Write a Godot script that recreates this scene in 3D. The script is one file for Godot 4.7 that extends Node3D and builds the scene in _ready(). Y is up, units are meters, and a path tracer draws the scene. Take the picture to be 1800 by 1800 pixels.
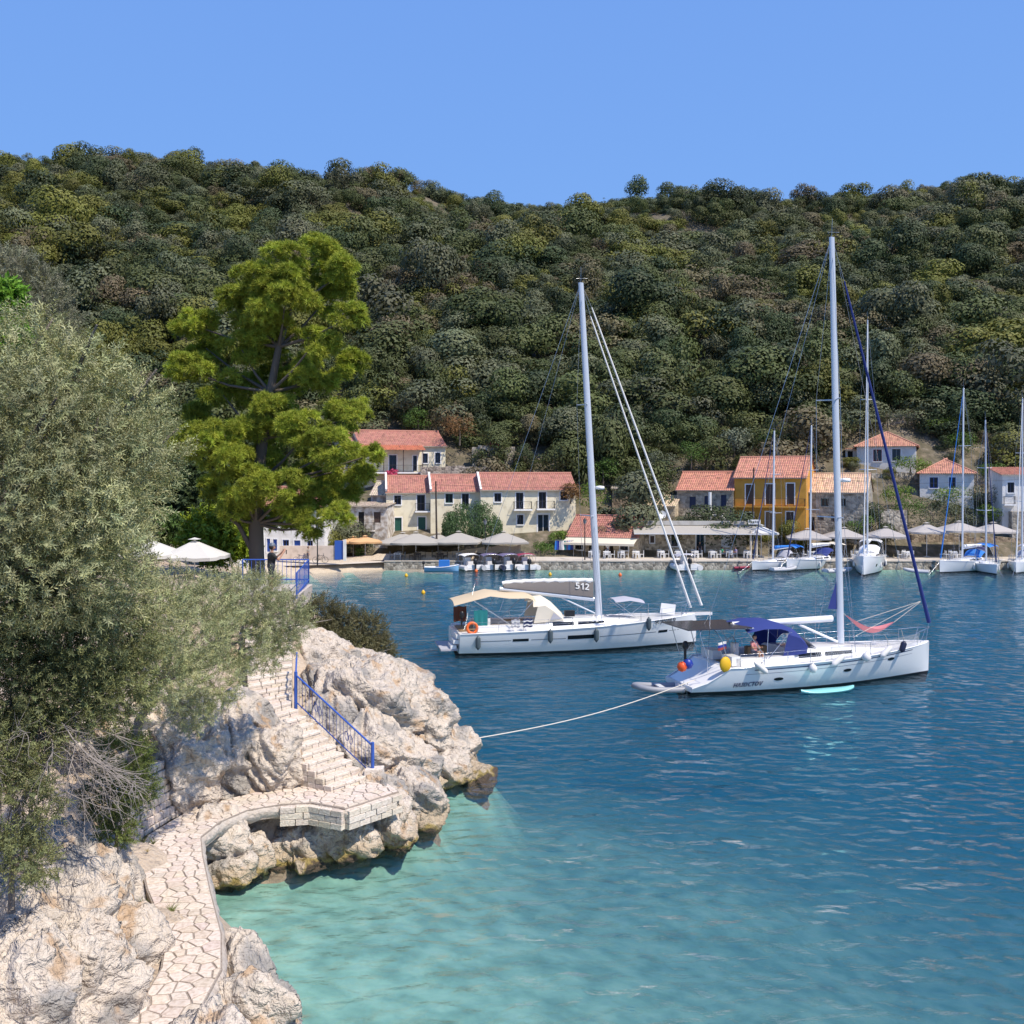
extends Node3D
# A small harbour village on a bay: rocky path and stairs on the near shore, two moored yachts, a village row and a wooded hill.
# World: y up, water level y = 0, the camera stands at the origin 10.4 m above the water and looks along -z.
const EYE := 10.4
var M := {}
var T := {}
var counts := {}
var rng := RandomNumberGenerator.new()

# ---------- surveyed points: image direction plus a real distance (or a real level) gives a place in metres
func q(px: float, py: float, d: float) -> Vector3:
	return Vector3((px - 900.0) / 1800.0 * d, EYE - (py - 839.0) / 1800.0 * d, -d)
func lv(px: float, py: float, y: float) -> Vector3:
	var d := (EYE - y) * 1800.0 / (py - 839.0)
	return Vector3((px - 900.0) / 1800.0 * d, y, -d)

# ---------- mesh builder
class MB:
	var v := PackedVector3Array()
	var n := PackedVector3Array()
	var c := PackedColorArray()
	var uv := PackedVector2Array()
	var idx := PackedInt32Array()
	var col := Color(1, 1, 1)
	func vert(p: Vector3, nn: Vector3) -> int:
		v.append(p); n.append(nn); c.append(col)
		return v.size() - 1
	func tri(a: Vector3, b: Vector3, d: Vector3) -> void:
		var nn := (b - a).cross(d - a).normalized()
		var k := v.size()
		vert(a, nn); vert(b, nn); vert(d, nn)
		idx.append(k); idx.append(k + 2); idx.append(k + 1)
	func quad(a: Vector3, b: Vector3, d: Vector3, e: Vector3) -> void:
		var nn := (d - a).cross(e - b).normalized()
		var k := v.size()
		vert(a, nn); vert(b, nn); vert(d, nn); vert(e, nn)
		idx.append_array([k, k + 2, k + 1, k, k + 3, k + 2])
	func poly(ps: Array) -> void:
		for i in range(1, ps.size() - 1):
			tri(ps[0], ps[i], ps[i + 1])
	func box(o: Vector3, s: Vector3, b := Basis()) -> void:
		var x := b.x * s.x * 0.5
		var y := b.y * s.y * 0.5
		var z := b.z * s.z * 0.5
		quad(o - x - y + z, o + x - y + z, o + x + y + z, o - x + y + z)
		quad(o + x - y - z, o - x - y - z, o - x + y - z, o + x + y - z)
		quad(o + x - y + z, o + x - y - z, o + x + y - z, o + x + y + z)
		quad(o - x - y - z, o - x - y + z, o - x + y + z, o - x + y - z)
		quad(o - x + y + z, o + x + y + z, o + x + y - z, o - x + y - z)
		quad(o - x - y - z, o + x - y - z, o + x - y + z, o - x - y + z)
	# rows of points joined into a smooth sheet; front faces are those where (along row) x (to next row) points out
	func sheet(rows: Array, wrap := false, flip := false) -> void:
		var k0 := v.size()
		var m: int = rows[0].size()
		for r in rows:
			for p in r:
				vert(p, Vector3.ZERO)
		var cols := m if wrap else m - 1
		for j in rows.size() - 1:
			for i in cols:
				var a := k0 + j * m + i
				var b := k0 + j * m + (i + 1) % m
				var d := b + m
				var e := a + m
				if flip:
					var t := b; b = e; e = t
				idx.append_array([a, d, b, a, e, d])
				var na := (v[d] - v[a]).cross(v[e] - v[b])
				n[a] += na; n[b] += na; n[d] += na; n[e] += na
		for i in range(k0, v.size()):
			n[i] = n[i].normalized() if n[i].length_squared() > 1e-16 else Vector3.UP
	func tube(pts: Array, r0: float, r1 := -1.0, sides := 6, caps := true) -> void:
		if r1 < 0.0: r1 = r0
		var rows := []
		var up := Vector3(0.31, 0.9, 0.22)
		for i in pts.size():
			var d: Vector3 = (pts[mini(i + 1, pts.size() - 1)] - pts[maxi(i - 1, 0)]).normalized()
			if i == 0 and absf(d.dot(up.normalized())) > 0.95: up = Vector3(1, 0.1, 0)
			var s := d.cross(up).normalized()
			up = s.cross(d)
			var r := lerpf(r0, r1, float(i) / maxf(1.0, pts.size() - 1.0))
			var ring := []
			for k in sides:
				var a := TAU * k / sides
				ring.append(pts[i] + (s * cos(a) + up * sin(a)) * r)
			rows.append(ring)
		sheet(rows, true)
		if caps:
			var e0: Array = rows[0].duplicate(); e0.reverse()
			poly(e0); poly(rows[-1])
	func lathe(o: Vector3, prof: Array, sides := 12, b := Basis()) -> void:
		var rows := []
		for p in prof:
			var ring := []
			for k in sides:
				var a := -TAU * k / sides
				ring.append(o + b * Vector3(p.x * cos(a), p.y, p.x * sin(a)))
			rows.append(ring)
		sheet(rows, true)
	# flat outline (counter-clockwise seen against dir) pushed along dir, edges eased by bev
	func slab(ps: Array, up: Vector3, h: float, bev := 0.0) -> void:
		var mid := Vector3.ZERO
		for p in ps: mid += p
		mid /= ps.size()
		var low := []; var hi := []; var top := []
		for p in ps:
			low.append(p)
			hi.append(p + up * (h - bev))
			var in_: Vector3 = mid - p
			top.append(p + up * h + in_.normalized() * minf(bev * 1.6, in_.length() * 0.5))
		for i in ps.size():
			var j := (i + 1) % ps.size()
			quad(low[i], low[j], hi[j], hi[i])
			if bev > 0.0: quad(hi[i], hi[j], top[j], top[i])
		poly(top)
	func mesh() -> ArrayMesh:
		var a := []
		a.resize(Mesh.ARRAY_MAX)
		a[Mesh.ARRAY_VERTEX] = v; a[Mesh.ARRAY_NORMAL] = n; a[Mesh.ARRAY_COLOR] = c; a[Mesh.ARRAY_INDEX] = idx
		if uv.size() == v.size(): a[Mesh.ARRAY_TEX_UV] = uv
		var m := ArrayMesh.new()
		m.add_surface_from_arrays(Mesh.PRIMITIVE_TRIANGLES, a)
		return m

# ---------- naming and parenting
func numbered(called: String) -> String:
	var k: int = counts.get(called, 0)
	counts[called] = k + 1
	return called if k == 0 else "%s_%03d" % [called, k]
func tag(o: Node3D, label: String, category: String, group := "") -> Node3D:
	o.set_meta("label", label); o.set_meta("category", category)
	if group: o.set_meta("group", group)
	return o
func thing(called: String, label: String, category: String, at := Vector3.ZERO, turn := 0.0, group := "") -> Node3D:
	var o := Node3D.new()
	o.name = numbered(called); add_child(o)
	o.position = at; o.rotation.y = turn
	return tag(o, label, category, group)
func part(parent: Node, called: String, mb, m: Material) -> MeshInstance3D:
	var o := MeshInstance3D.new()
	o.name = called
	o.mesh = mb.mesh() if mb is MB else mb
	o.material_override = m
	parent.add_child(o, true)
	return o
func single(called: String, mb, m: Material, label: String, category: String, group := "") -> MeshInstance3D:
	var o := part(self, numbered(called), mb, m)
	tag(o, label, category, group)
	return o
func setting(called: String, mb, m: Material) -> MeshInstance3D:
	var o := part(self, numbered(called), mb, m)
	o.set_meta("kind", "structure")
	return o
func bx(parent: Node, called: String, o: Vector3, s: Vector3, m: Material, b := Basis()) -> MeshInstance3D:
	var mb := MB.new(); mb.box(o, s, b)
	return part(parent, called, mb, m)
func tb(parent: Node, called: String, pts: Array, r: float, m: Material, r1 := -1.0, sides := 6) -> MeshInstance3D:
	var mb := MB.new(); mb.tube(pts, r, r1, sides)
	return part(parent, called, mb, m)
func many(parent: Node, called: String, mesh: Mesh, m: Material, xf: Array, cols := []) -> MultiMeshInstance3D:
	var mm := MultiMesh.new()
	mm.transform_format = MultiMesh.TRANSFORM_3D
	mm.use_colors = cols.size() > 0
	mm.mesh = mesh
	mm.instance_count = xf.size()
	for i in xf.size():
		mm.set_instance_transform(i, xf[i])
		if cols: mm.set_instance_color(i, cols[i])
	var o := MultiMeshInstance3D.new()
	o.name = called; o.multimesh = mm; o.material_override = m
	o.set_meta("kind", "stuff")
	parent.add_child(o, true)
	return o

# ---------- materials (colours given as linear real-world values)
func lin(r: float, g: float, b: float) -> Color:
	return Color(r, g, b).linear_to_srgb()
func mat(called: String, r: float, g: float, b: float, rough := 0.7, metal := 0.0) -> StandardMaterial3D:
	var m := StandardMaterial3D.new()
	m.resource_name = called
	m.albedo_color = lin(r, g, b); m.roughness = rough; m.metallic = metal
	m.vertex_color_use_as_albedo = true
	M[called] = m
	return m
func noise(sd: int, freq: float, oct := 4, kind := FastNoiseLite.TYPE_SIMPLEX_SMOOTH, ridged := false) -> FastNoiseLite:
	var f := FastNoiseLite.new()
	f.seed = sd; f.frequency = freq; f.fractal_octaves = oct; f.noise_type = kind
	f.fractal_type = FastNoiseLite.FRACTAL_RIDGED if ridged else FastNoiseLite.FRACTAL_FBM
	return f
func ramp_tex(f: FastNoiseLite, size: int, stops: Array) -> ImageTexture:
	var im := f.get_seamless_image(size, size)
	var g := Gradient.new()
	var offs := PackedFloat32Array(); var cols := PackedColorArray()
	for s in stops:
		offs.append(s[0]); cols.append(lin(s[1], s[2], s[3]))
	g.offsets = offs; g.colors = cols
	var lut := []
	for i in 256: lut.append(g.sample(i / 255.0))
	var src := im.get_data()
	var out := PackedByteArray(); out.resize(size * size * 3)
	for i in size * size:
		var c: Color = lut[src[i]]
		out[i * 3] = int(c.r * 255); out[i * 3 + 1] = int(c.g * 255); out[i * 3 + 2] = int(c.b * 255)
	return ImageTexture.create_from_image(Image.create_from_data(size, size, false, Image.FORMAT_RGB8, out))
func grey_tex(f: FastNoiseLite, size: int) -> ImageTexture:
	return ImageTexture.create_from_image(f.get_seamless_image(size, size))
func bump_tex(f: FastNoiseLite, size: int, k: float) -> ImageTexture:
	var im := f.get_seamless_image(size, size)
	im.convert(Image.FORMAT_RGBA8)
	im.bump_map_to_normal_map(k)
	return ImageTexture.create_from_image(im)
# cover a material with a computed colour texture and relief, in world or own axes
func cover(m: StandardMaterial3D, tex: Texture2D, scale: float, relief: Texture2D = null, cm := 1.0, world := true) -> StandardMaterial3D:
	m.albedo_texture = tex
	m.uv1_triplanar = true; m.uv1_world_triplanar = world
	m.uv1_scale = Vector3.ONE * scale
	if relief:
		m.heightmap_enabled = true; m.heightmap_texture = relief; m.heightmap_scale = cm
	return m

# ---------- camera, sky, sun
func make_light() -> void:
	var cam := Camera3D.new()
	cam.name = "camera"
	cam.projection = Camera3D.PROJECTION_FRUSTUM   # a level camera with a slightly lowered lens: upright walls stay upright
	cam.near = 0.5; cam.far = 2000.0
	cam.size = 0.5                                   # near * 1800 / 1800
	cam.frustum_offset = Vector2(0, -0.5 * 61.0 / 1800.0)
	cam.position = Vector3(0, EYE, 0)
	add_child(cam)
	cam.current = true
	var env := Environment.new()
	env.background_mode = Environment.BG_SKY
	env.tonemap_mode = Environment.TONE_MAPPER_LINEAR
	env.tonemap_exposure = 1.12
	env.sdfgi_enabled = true; env.ssao_enabled = true; env.ssil_enabled = true
	env.volumetric_fog_enabled = true; env.volumetric_fog_density = 0.0
	var sm := ProceduralSkyMaterial.new()
	sm.sky_top_color = Color(0.40, 0.57, 0.87)
	sm.sky_horizon_color = Color(0.52, 0.71, 0.94)
	sm.sky_curve = 0.26
	sm.ground_bottom_color = Color(0.30, 0.32, 0.30); sm.ground_horizon_color = Color(0.50, 0.56, 0.62)
	sm.sun_angle_max = 4.0
	sm.sky_energy_multiplier = 1.0
	var sky := Sky.new()
	sky.sky_material = sm
	env.sky = sky
	var we := WorldEnvironment.new()
	we.name = "environment"; we.environment = env
	add_child(we)
	var sun := DirectionalLight3D.new()
	sun.name = "sun"
	sun.light_color = Color(1.0, 0.957, 0.89)
	sun.light_energy = 1.6
	sun.light_angular_distance = 0.53
	sun.shadow_enabled = true
	add_child(sun)
	sun.look_at_from_position(Vector3(0.54, 1.0, 0.42) * 100.0, Vector3.ZERO)

# ---------- shore line of the near coast (plan, metres): land lies to its left
var SHORE := PackedVector2Array([Vector2(-3.0, 30), Vector2(-3.4, -8), Vector2(-3.9, -15), Vector2(-4.2, -19.3), Vector2(-5.3, -21.6), Vector2(-6.8, -23.6),
	Vector2(-8.0, -25.6), Vector2(-7.8, -26.8), Vector2(-6.2, -27.4), Vector2(-4.2, -28.7), Vector2(-2.5, -31.3), Vector2(-3.1, -33.6), Vector2(-1.2, -35.5),
	Vector2(-1.5, -38.5), Vector2(-4, -45), Vector2(-9, -55), Vector2(-14, -68), Vector2(-21, -86), Vector2(-26, -104), Vector2(-22, -110), Vector2(-14.3, -115.6), Vector2(140, -116)])
var LAND: PackedVector2Array
func shore(x: float, z: float) -> float:   # metres from the shore, negative on land
	var p := Vector2(x, z)
	var best := 1e9
	for i in SHORE.size() - 1:
		best = minf(best, p.distance_squared_to(Geometry2D.get_closest_point_to_segment(p, SHORE[i], SHORE[i + 1])))
	var d := sqrt(best)
	return -d if Geometry2D.is_point_in_polygon(p, LAND) else d

# level of the sea floor: a sandy slope from the head of the cove, with steep rock along every other shore
func bed_y(x: float, d: float) -> float:
	var s := shore(x, -d)
	if s <= 0.0: return -0.02 + 0.4 * maxf(s, -1.5)
	var c := Vector2(x, -d).distance_to(Geometry2D.get_closest_point_to_segment(Vector2(x, -d), Vector2(-8, -26), Vector2(-3.5, -12)))
	return -minf(0.04 + 1.5 * s, knots(c, [[0, 0.05], [2, 0.35], [5, 0.95], [9, 1.8], [14, 2.8], [22, 4.3], [40, 7.5], [100, 11.0]]))
func knots(t: float, ks: Array) -> float:
	if t <= ks[0][0]: return ks[0][1]
	for i in ks.size() - 1:
		if t <= ks[i + 1][0]:
			return lerpf(ks[i][1], ks[i + 1][1], (t - ks[i][0]) / (ks[i + 1][0] - ks[i][0]))
	return ks[-1][1]

var n_hill: FastNoiseLite
# ground level of the village slope and the hill behind it
func hill_y(x: float, d: float) -> float:
	var base := knots(d, [[112, 0.75], [122, 0.85], [126, 3.0], [131, 5.0], [136, 8.6], [143, 13], [155, 20], [175, 31], [200, 42], [250, 66], [300, 90], [345, 107], [378, 116], [400, 118], [440, 108], [520, 60], [700, 0]])
	var ridge := knots(x / d * 1800.0 + 900.0, [[-400, 1.05], [0, 1.05], [250, 1.055], [370, 1.03], [480, 1.03], [560, 1.0], [700, 0.975], [870, 0.94], [1000, 0.92], [1065, 0.905], [1110, 0.93], [1300, 0.935], [1560, 0.925], [1700, 0.965], [1800, 0.975], [2400, 1.02]])
	var k := clampf((d - 140.0) / 120.0, 0, 1)
	return base * lerpf(1.0, ridge, k) + n_hill.get_noise_2d(x, d) * 9.0 * k * (1.0 - smoothstep(330.0, 385.0, d) * 0.8)

func make_setting() -> void:
	LAND = SHORE.duplicate()
	LAND.append_array([Vector2(140, -900), Vector2(-400, -900), Vector2(-400, 30)])
	n_hill = noise(5, 0.012, 4)
	# materials of the setting
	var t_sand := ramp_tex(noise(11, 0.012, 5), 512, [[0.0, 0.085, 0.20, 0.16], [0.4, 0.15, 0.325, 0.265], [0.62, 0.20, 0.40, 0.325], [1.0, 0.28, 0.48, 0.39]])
	T.fine = grey_tex(noise(12, 0.03, 5), 512)
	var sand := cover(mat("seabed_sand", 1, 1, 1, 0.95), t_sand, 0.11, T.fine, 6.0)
	# seabed: slopes away from the shore
	var nb := noise(3, 0.09, 3)
	var mb := MB.new()
	var rows := []
	var d := 2.0
	while d < 126.0:
		var st := 0.7 + d * 0.02
		var r := []
		for i in 150:
			var x := -34.0 + i * (0.55 + i * 0.0028)
			var y := bed_y(x, d)
			if y < -0.1: y += nb.get_noise_2d(x, d) * minf(0.5, -y * 0.25)
			r.append(Vector3(x, y, -d))
		rows.append(r)
		d += st
	mb.sheet(rows)
	setting("seabed", mb, sand)                     # one even sand; its green tint stands in for red light water absorbs
	# the water: a rippled clear surface over a body of water that scatters blue green
	var wm := mat("water_surface", 0.02, 0.12, 0.16, 0.02)
	wm.transparency = BaseMaterial3D.TRANSPARENCY_ALPHA
	wm.albedo_color.a = 0.02
	wm.metallic_specular = 0.43
	wm.vertex_color_use_as_albedo = false
	wm.uv1_triplanar = true; wm.uv1_world_triplanar = true
	wm.uv1_scale = Vector3(1.0 / 34.0, 1.0, 1.0 / 21.0)
	var nw := noise(21, 0.0135, 2)
	nw.fractal_gain = 0.42
	nw.domain_warp_enabled = true; nw.domain_warp_amplitude = 26.0; nw.domain_warp_frequency = 0.01
	wm.normal_enabled = true
	wm.normal_texture = bump_tex(nw, 2048, 13.0)
	wm.normal_scale = 1.0
	var n2 := noise(23, 0.006, 2)
	n2.domain_warp_enabled = true; n2.domain_warp_amplitude = 30.0
	wm.heightmap_enabled = true; wm.heightmap_texture = grey_tex(n2, 1024); wm.heightmap_scale = 9.0
	mb = MB.new()
	rows = []
	var swell := noise(22, 0.35, 2)
	d = 2.0
	while d < 120.0:
		var r := []
		for i in 171:
			var x := -60.0 + i * 1.0
			r.append(Vector3(x, swell.get_noise_2d(x, d * 1.6) * 0.035, -d))
		rows.append(r)
		d += 0.7
	mb.sheet(rows)
	setting("sea", mb, wm)
	var fm := FogMaterial.new()
	fm.resource_name = "sea_water"
	fm.albedo = lin(0.0005, 0.27, 0.48)
	fm.density = 0.105
	var fog := FogVolume.new()
	fog.name = "water_body"
	fog.shape = RenderingServer.FOG_VOLUME_SHAPE_BOX
	fog.size = Vector3(190, 14, 122)
	fog.position = Vector3(40, -7.06, -60)
	fog.material = fm
	fog.set_meta("kind", "structure")
	add_child(fog)
	# the hill
	var t_earth := ramp_tex(noise(41, 0.02, 5), 512, [[0.0, 0.06, 0.055, 0.03], [0.45, 0.11, 0.095, 0.06], [0.7, 0.18, 0.145, 0.10], [1.0, 0.34, 0.30, 0.26]])
	var earth := cover(mat("hill_earth", 1, 1, 1, 0.95), t_earth, 0.06, T.fine, 20.0)
	mb = MB.new()
	rows = []
	var nf := noise(6, 0.12, 3)
	for j in 110:
		var dd := 116.4 + j * (0.8 + j * 0.021)
		var r := []
		for i in 150:
			var x := (i - 75) * (0.9 + absf(i - 75) * 0.055) * (0.8 + j * 0.006)
			var y := hill_y(x, dd)
			if dd > 133.0: y += nf.get_noise_2d(x, dd) * 0.8
			r.append(Vector3(x, y, -dd))
		rows.append(r)
	mb.sheet(rows)
	setting("hill", mb, earth)

# ---------- plants
func rdir() -> Vector3:
	var z := rng.randf_range(-1, 1)
	var a := rng.randf() * TAU
	var s := sqrt(1.0 - z * z)
	return Vector3(s * cos(a), z, s * sin(a))
# one leaf: a slightly folded diamond
func leaf(mb: MB, o: Vector3, along: Vector3, nn: Vector3, len_: float, wid: float, tone: Color) -> void:
	var s := along.cross(nn).normalized() * wid * 0.5
	mb.col = tone
	var mid := o + along * len_ * 0.45
	mb.quad(o, mid + s, o + along * len_, mid - s)
# leaf clumps spread through lobes [centre, radius]; the faces mostly look outwards; leaf tones vary at random, alike at every place in the crown
func crown(lobes: Array, per: int, size: float, flat := 0.8) -> MB:
	var mb := MB.new()
	for lb in lobes:
		var o: Vector3 = lb[0]
		var r: float = lb[1]
		for k in int(per * r * r):
			var u := rdir()
			if u.y < -0.55: u.y = -u.y
			var p: Vector3 = o + Vector3(u.x, u.y * flat, u.z) * r * (1.0 - 0.5 * rng.randf() * rng.randf())
			var nn := (u * 3.2 + rdir()).normalized()
			var al := nn.cross(rdir()).normalized()
			var t := rng.randf_range(0.92, 1.08)
			leaf(mb, p, al, nn, size * rng.randf_range(0.7, 1.5), size * rng.randf_range(0.45, 0.8), Color(t * rng.randf_range(0.93, 1.08), t, t * rng.randf_range(0.85, 1.1)))
	return mb
func lobes(n: int, spread: float, tall: float, r0: float, r1: float) -> Array:
	var a := []
	for i in n:
		var u := rdir()
		a.append([Vector3(u.x * spread, tall * (0.55 + 0.42 * u.y), u.z * spread), rng.randf_range(r0, r1)])
	return a
func leafy(called: String, r: float, g: float, b: float, back := 0.35) -> StandardMaterial3D:
	var m := mat(called, r, g, b, 0.6)
	m.metallic_specular = 0.35
	m.backlight_enabled = true
	m.backlight = lin(back, back, back * 0.5)
	return m

var hill_meshes := []
var keep_out := [[-25, -4, 126, 148], [-23, 10, 118, 134.5], [19, 31, 127, 139.5], [26, 43, 126, 137], [36, 52, 126, 136], [34, 43, 143, 149], [47, 60, 141.5, 149.5], [52, 66, 134, 141], [62, 78, 125, 133], [50, 61, 151, 153], [27, 34, 166, 184], [1.5, 6.0, 172, 180], [13, 25, 127, 134]]   # plan boxes [x0, x1, d0, d1] of houses, walls and bare ground
func make_woods() -> void:
	var kinds := [["holm oak", 0.083, 0.099, 0.034], ["olive", 0.118, 0.128, 0.072], ["dry shrub", 0.142, 0.119, 0.068], ["mastic", 0.142, 0.145, 0.031], ["carob", 0.054, 0.073, 0.031]]
	for k in kinds: leafy("leaf_" + k[0].replace(" ", "_"), k[1], k[2], k[3], 0.12)
	for i in 7:
		hill_meshes.append(crown(lobes(7 + i * 2, 1.7 + 0.12 * i, 4.2, 0.6, 2.0), 140, 0.26).mesh())
	var wm := leafy("leaf_wood", 1, 1, 1, 0.12)
	var xf := []
	var cl := []
	for i in 7: xf.append([]); cl.append([])
	var tone := noise(61, 0.02, 3)
	var near := []
	var d := 126.0
	while d < 412.0:
		var st := lerpf(3.5, 6.6, (d - 126.0) / 285.0)
		var half := d * 0.5 + 12.0
		var x := -half
		while x < half:
			var px := x + rng.randf_range(-0.5, 0.5) * st
			var pd := d + rng.randf_range(-0.5, 0.5) * st
			x += st
			var sx := px / pd * 1800.0 + 900.0
			var gap := false
			for b in keep_out:
				if px > b[0] and px < b[1] and pd > b[2] and pd < b[3]: gap = true
			if gap or (pd < 131.0 and absf(px - 8.0) > 36.0) or rng.randf() < 0.04: continue
			var pk := rng.randf()
			var s := rng.randf_range(0.45, 0.8) if pk < 0.16 else rng.randf_range(2.0, 2.6) if pk > 0.93 else rng.randf_range(0.9, 1.8)
			if pd > 335.0: s = minf(s, 0.85 + 0.25 * rng.randf())
			if px > 44.0 and px < 63.0 and pd < 142.0: s = minf(s, 0.45)
			if pd < 150.0: s *= lerpf(0.55, 0.9, (pd - 126.0) / 24.0)
			var y := hill_y(px, pd)
			var b := Basis.from_euler(Vector3(rng.randf_range(-0.2, 0.2), rng.randf() * TAU, rng.randf_range(-0.2, 0.2))).scaled(Vector3(s * rng.randf_range(0.75, 1.3), s * rng.randf_range(0.7, 1.2), s * rng.randf_range(0.8, 1.2)))
			var tr := Transform3D(b, Vector3(px, y - 0.6 * s, -pd))
			var pick := rng.randf() + tone.get_noise_2d(px, pd) * 0.7
			var k := 0 if pick < 0.28 else 4 if pick < 0.50 else 1 if pick < 0.74 else 2 if pick < 0.85 else 3
			var vi := rng.randi() % 7
			if pd < 144.0 and sx > -20.0 and sx < 1820.0:
				near.append([tr, k, vi])
				continue
			var q0: Array = kinds[k]
			var t := rng.randf_range(0.75, 1.2)
			xf[vi].append(tr); cl[vi].append(Color(q0[1] * t, q0[2] * t * rng.randf_range(0.95, 1.08), q0[3] * t))
		d += st * 0.92
	for i in 420:                                                # the wooded bank left of the village
		var px := rng.randf_range(-75.0, -19.0); var pd := rng.randf_range(48.0, 126.0)
		var ra := px / pd
		if shore(px, -pd) > -6.0 or (ra > -0.40 and ra < -0.20 and pd > 55.0) or ra < -0.62: continue
		var s := rng.randf_range(0.7, 1.2)
		var vi := rng.randi() % 7
		var q1: Array = kinds[rng.randi() % 5]
		xf[vi].append(Transform3D(Basis(Vector3.UP, rng.randf() * TAU).scaled(Vector3.ONE * s), Vector3(px, coast_y(px, pd) - 0.5, -pd)))
		cl[vi].append(Color(q1[1], q1[2], q1[3]))
	var wood := thing("woodland", "dense evergreen scrub and trees covering the whole hillside up to the ridge", "woodland")
	wood.set_meta("kind", "stuff")
	for i in 7:
		many(wood, "tree_crowns", hill_meshes[i], wm, xf[i], cl[i])
	var trunk := MB.new()
	trunk.tube([Vector3(0, -0.6, 0), Vector3(0.1, 1.2, 0.05), Vector3(-0.1, 2.4, 0)], 0.2, 0.1, 5)
	var tm := trunk.mesh()

	var texts := ["dark green evergreen oak", "grey green olive tree", "brown dry bushy tree", "yellow green mastic tree", "very dark rounded carob tree"]
	for e in near:
		var sx: float = e[0].origin.x / -e[0].origin.z * 1800.0 + 900.0
		var zone := "behind the tall pine" if sx < 620.0 else "around the hill house" if sx < 800.0 else "above the cream row roofs" if sx < 1030.0 else "above the waterfront shop roof" if sx < 1190.0 else "above the stone and yellow houses" if sx < 1470.0 else "around the white hipped house" if sx < 1630.0 else "above the pyramid roofed house"
		var o := thing("slope_tree", texts[e[1]] + " on the slope " + zone, "tree", Vector3.ZERO, 0.0, "trees on the lower slope: " + kinds[e[1]][0])
		o.transform = e[0]
		part(o, "crown", hill_meshes[e[2]], M["leaf_" + kinds[e[1]][0].replace(" ", "_")])
		part(o, "trunk", tm, M.bark)
	print("near trees ", near.size())
	for e in [[1352, 505, 3.6, "slender dark cypress standing out of the scrub half way up the hill"], [1393, 560, 4.2, "dark cypress on the hillside above the yellow house, lower of two"], [1062, 372, 4.5, "small dark conifer on the ridge beside the dip in the skyline"], [1302, 350, 4.0, "spreading dark pine on the ridge above the yellow house"]]:
		var hd := 135.0
		while hd < 400.0 and q(e[0], e[1], hd).y > hill_y(q(e[0], e[1], hd).x, hd) + 1.0: hd += 1.0
		var at := q(e[0], e[1], hd)
		at.y = hill_y(at.x, hd)
		var cy := thing("cypress_tree", e[3], "tree", at)
		var lb := []
		for k in 9: lb.append([Vector3(rng.randf_range(-0.15, 0.15), 2.0 + k * 1.25, 0), 1.35 - absf(k - 2.5) * 0.15])
		part(cy, "crown", crown(lb, 110, 0.3), M.leaf_carob)
		tb(cy, "trunk", [Vector3(0, -0.5, 0), Vector3(0, 4, 0)], 0.2, M.bark)

# ---------- houses
func on_face(o: Node3D, px: float, py: float) -> Vector3:   # where a line of sight meets the plane of the house front, in the house's axes
	var t := o.transform.affine_inverse()
	var a := t * Vector3(0, EYE, 0)
	var b := t * q(px, py, 100.0)
	return a + (b - a) * (a.z / (a.z - b.z))
# barrel tiles up one slope: eave a-b, inset of the ridge ends from the eave ends (hips), ridge height and run
func tiles(mb: MB, a: Vector3, b: Vector3, up: Vector3, inl: float, inr: float, base: Color) -> void:
	var w := a.distance_to(b)
	var ax := (b - a).normalized()
	var n := ax.cross(up.normalized()).normalized()
	if n.y < 0.0: n = -n
	var cols := int(maxf(3.0, w / 0.26))
	var len_ := up.length()
	var rn := int(maxf(2.0, len_ / 0.42))
	for i in cols:
		var u0 := w * i / cols
		var u1 := w * (i + 1) / cols
		var um := (u0 + u1) * 0.5
		var top := 1.0
		if inl > 0.01: top = minf(top, um / inl)
		if inr > 0.01: top = minf(top, (w - um) / inr)
		for j in rn:
			var t0 := float(j) / rn
			var t1 := minf(float(j + 1) / rn, top)
			if t0 >= top: break
			var k := rng.randf_range(0.82, 1.16)
			if rng.randf() < 0.06: k *= 0.72
			mb.col = Color(base.r * k, base.g * k * rng.randf_range(0.94, 1.08), base.b * k)
			var e := n * 0.03
			var p0 := a + ax * u0 + up * t0 + e
			var p1 := a + ax * u1 + up * t0 + e
			var pm := a + ax * um + up * t0 + e + n * 0.07
			var r0 := a + ax * u0 + up * t1
			var r1 := a + ax * u1 + up * t1
			var rm := a + ax * um + up * t1 + n * 0.07
			mb.quad(p0, pm, rm, r0)
			mb.quad(pm, p1, r1, rm)
			mb.tri(p0, p1, pm)
	mb.col = Color(1, 1, 1)

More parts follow.
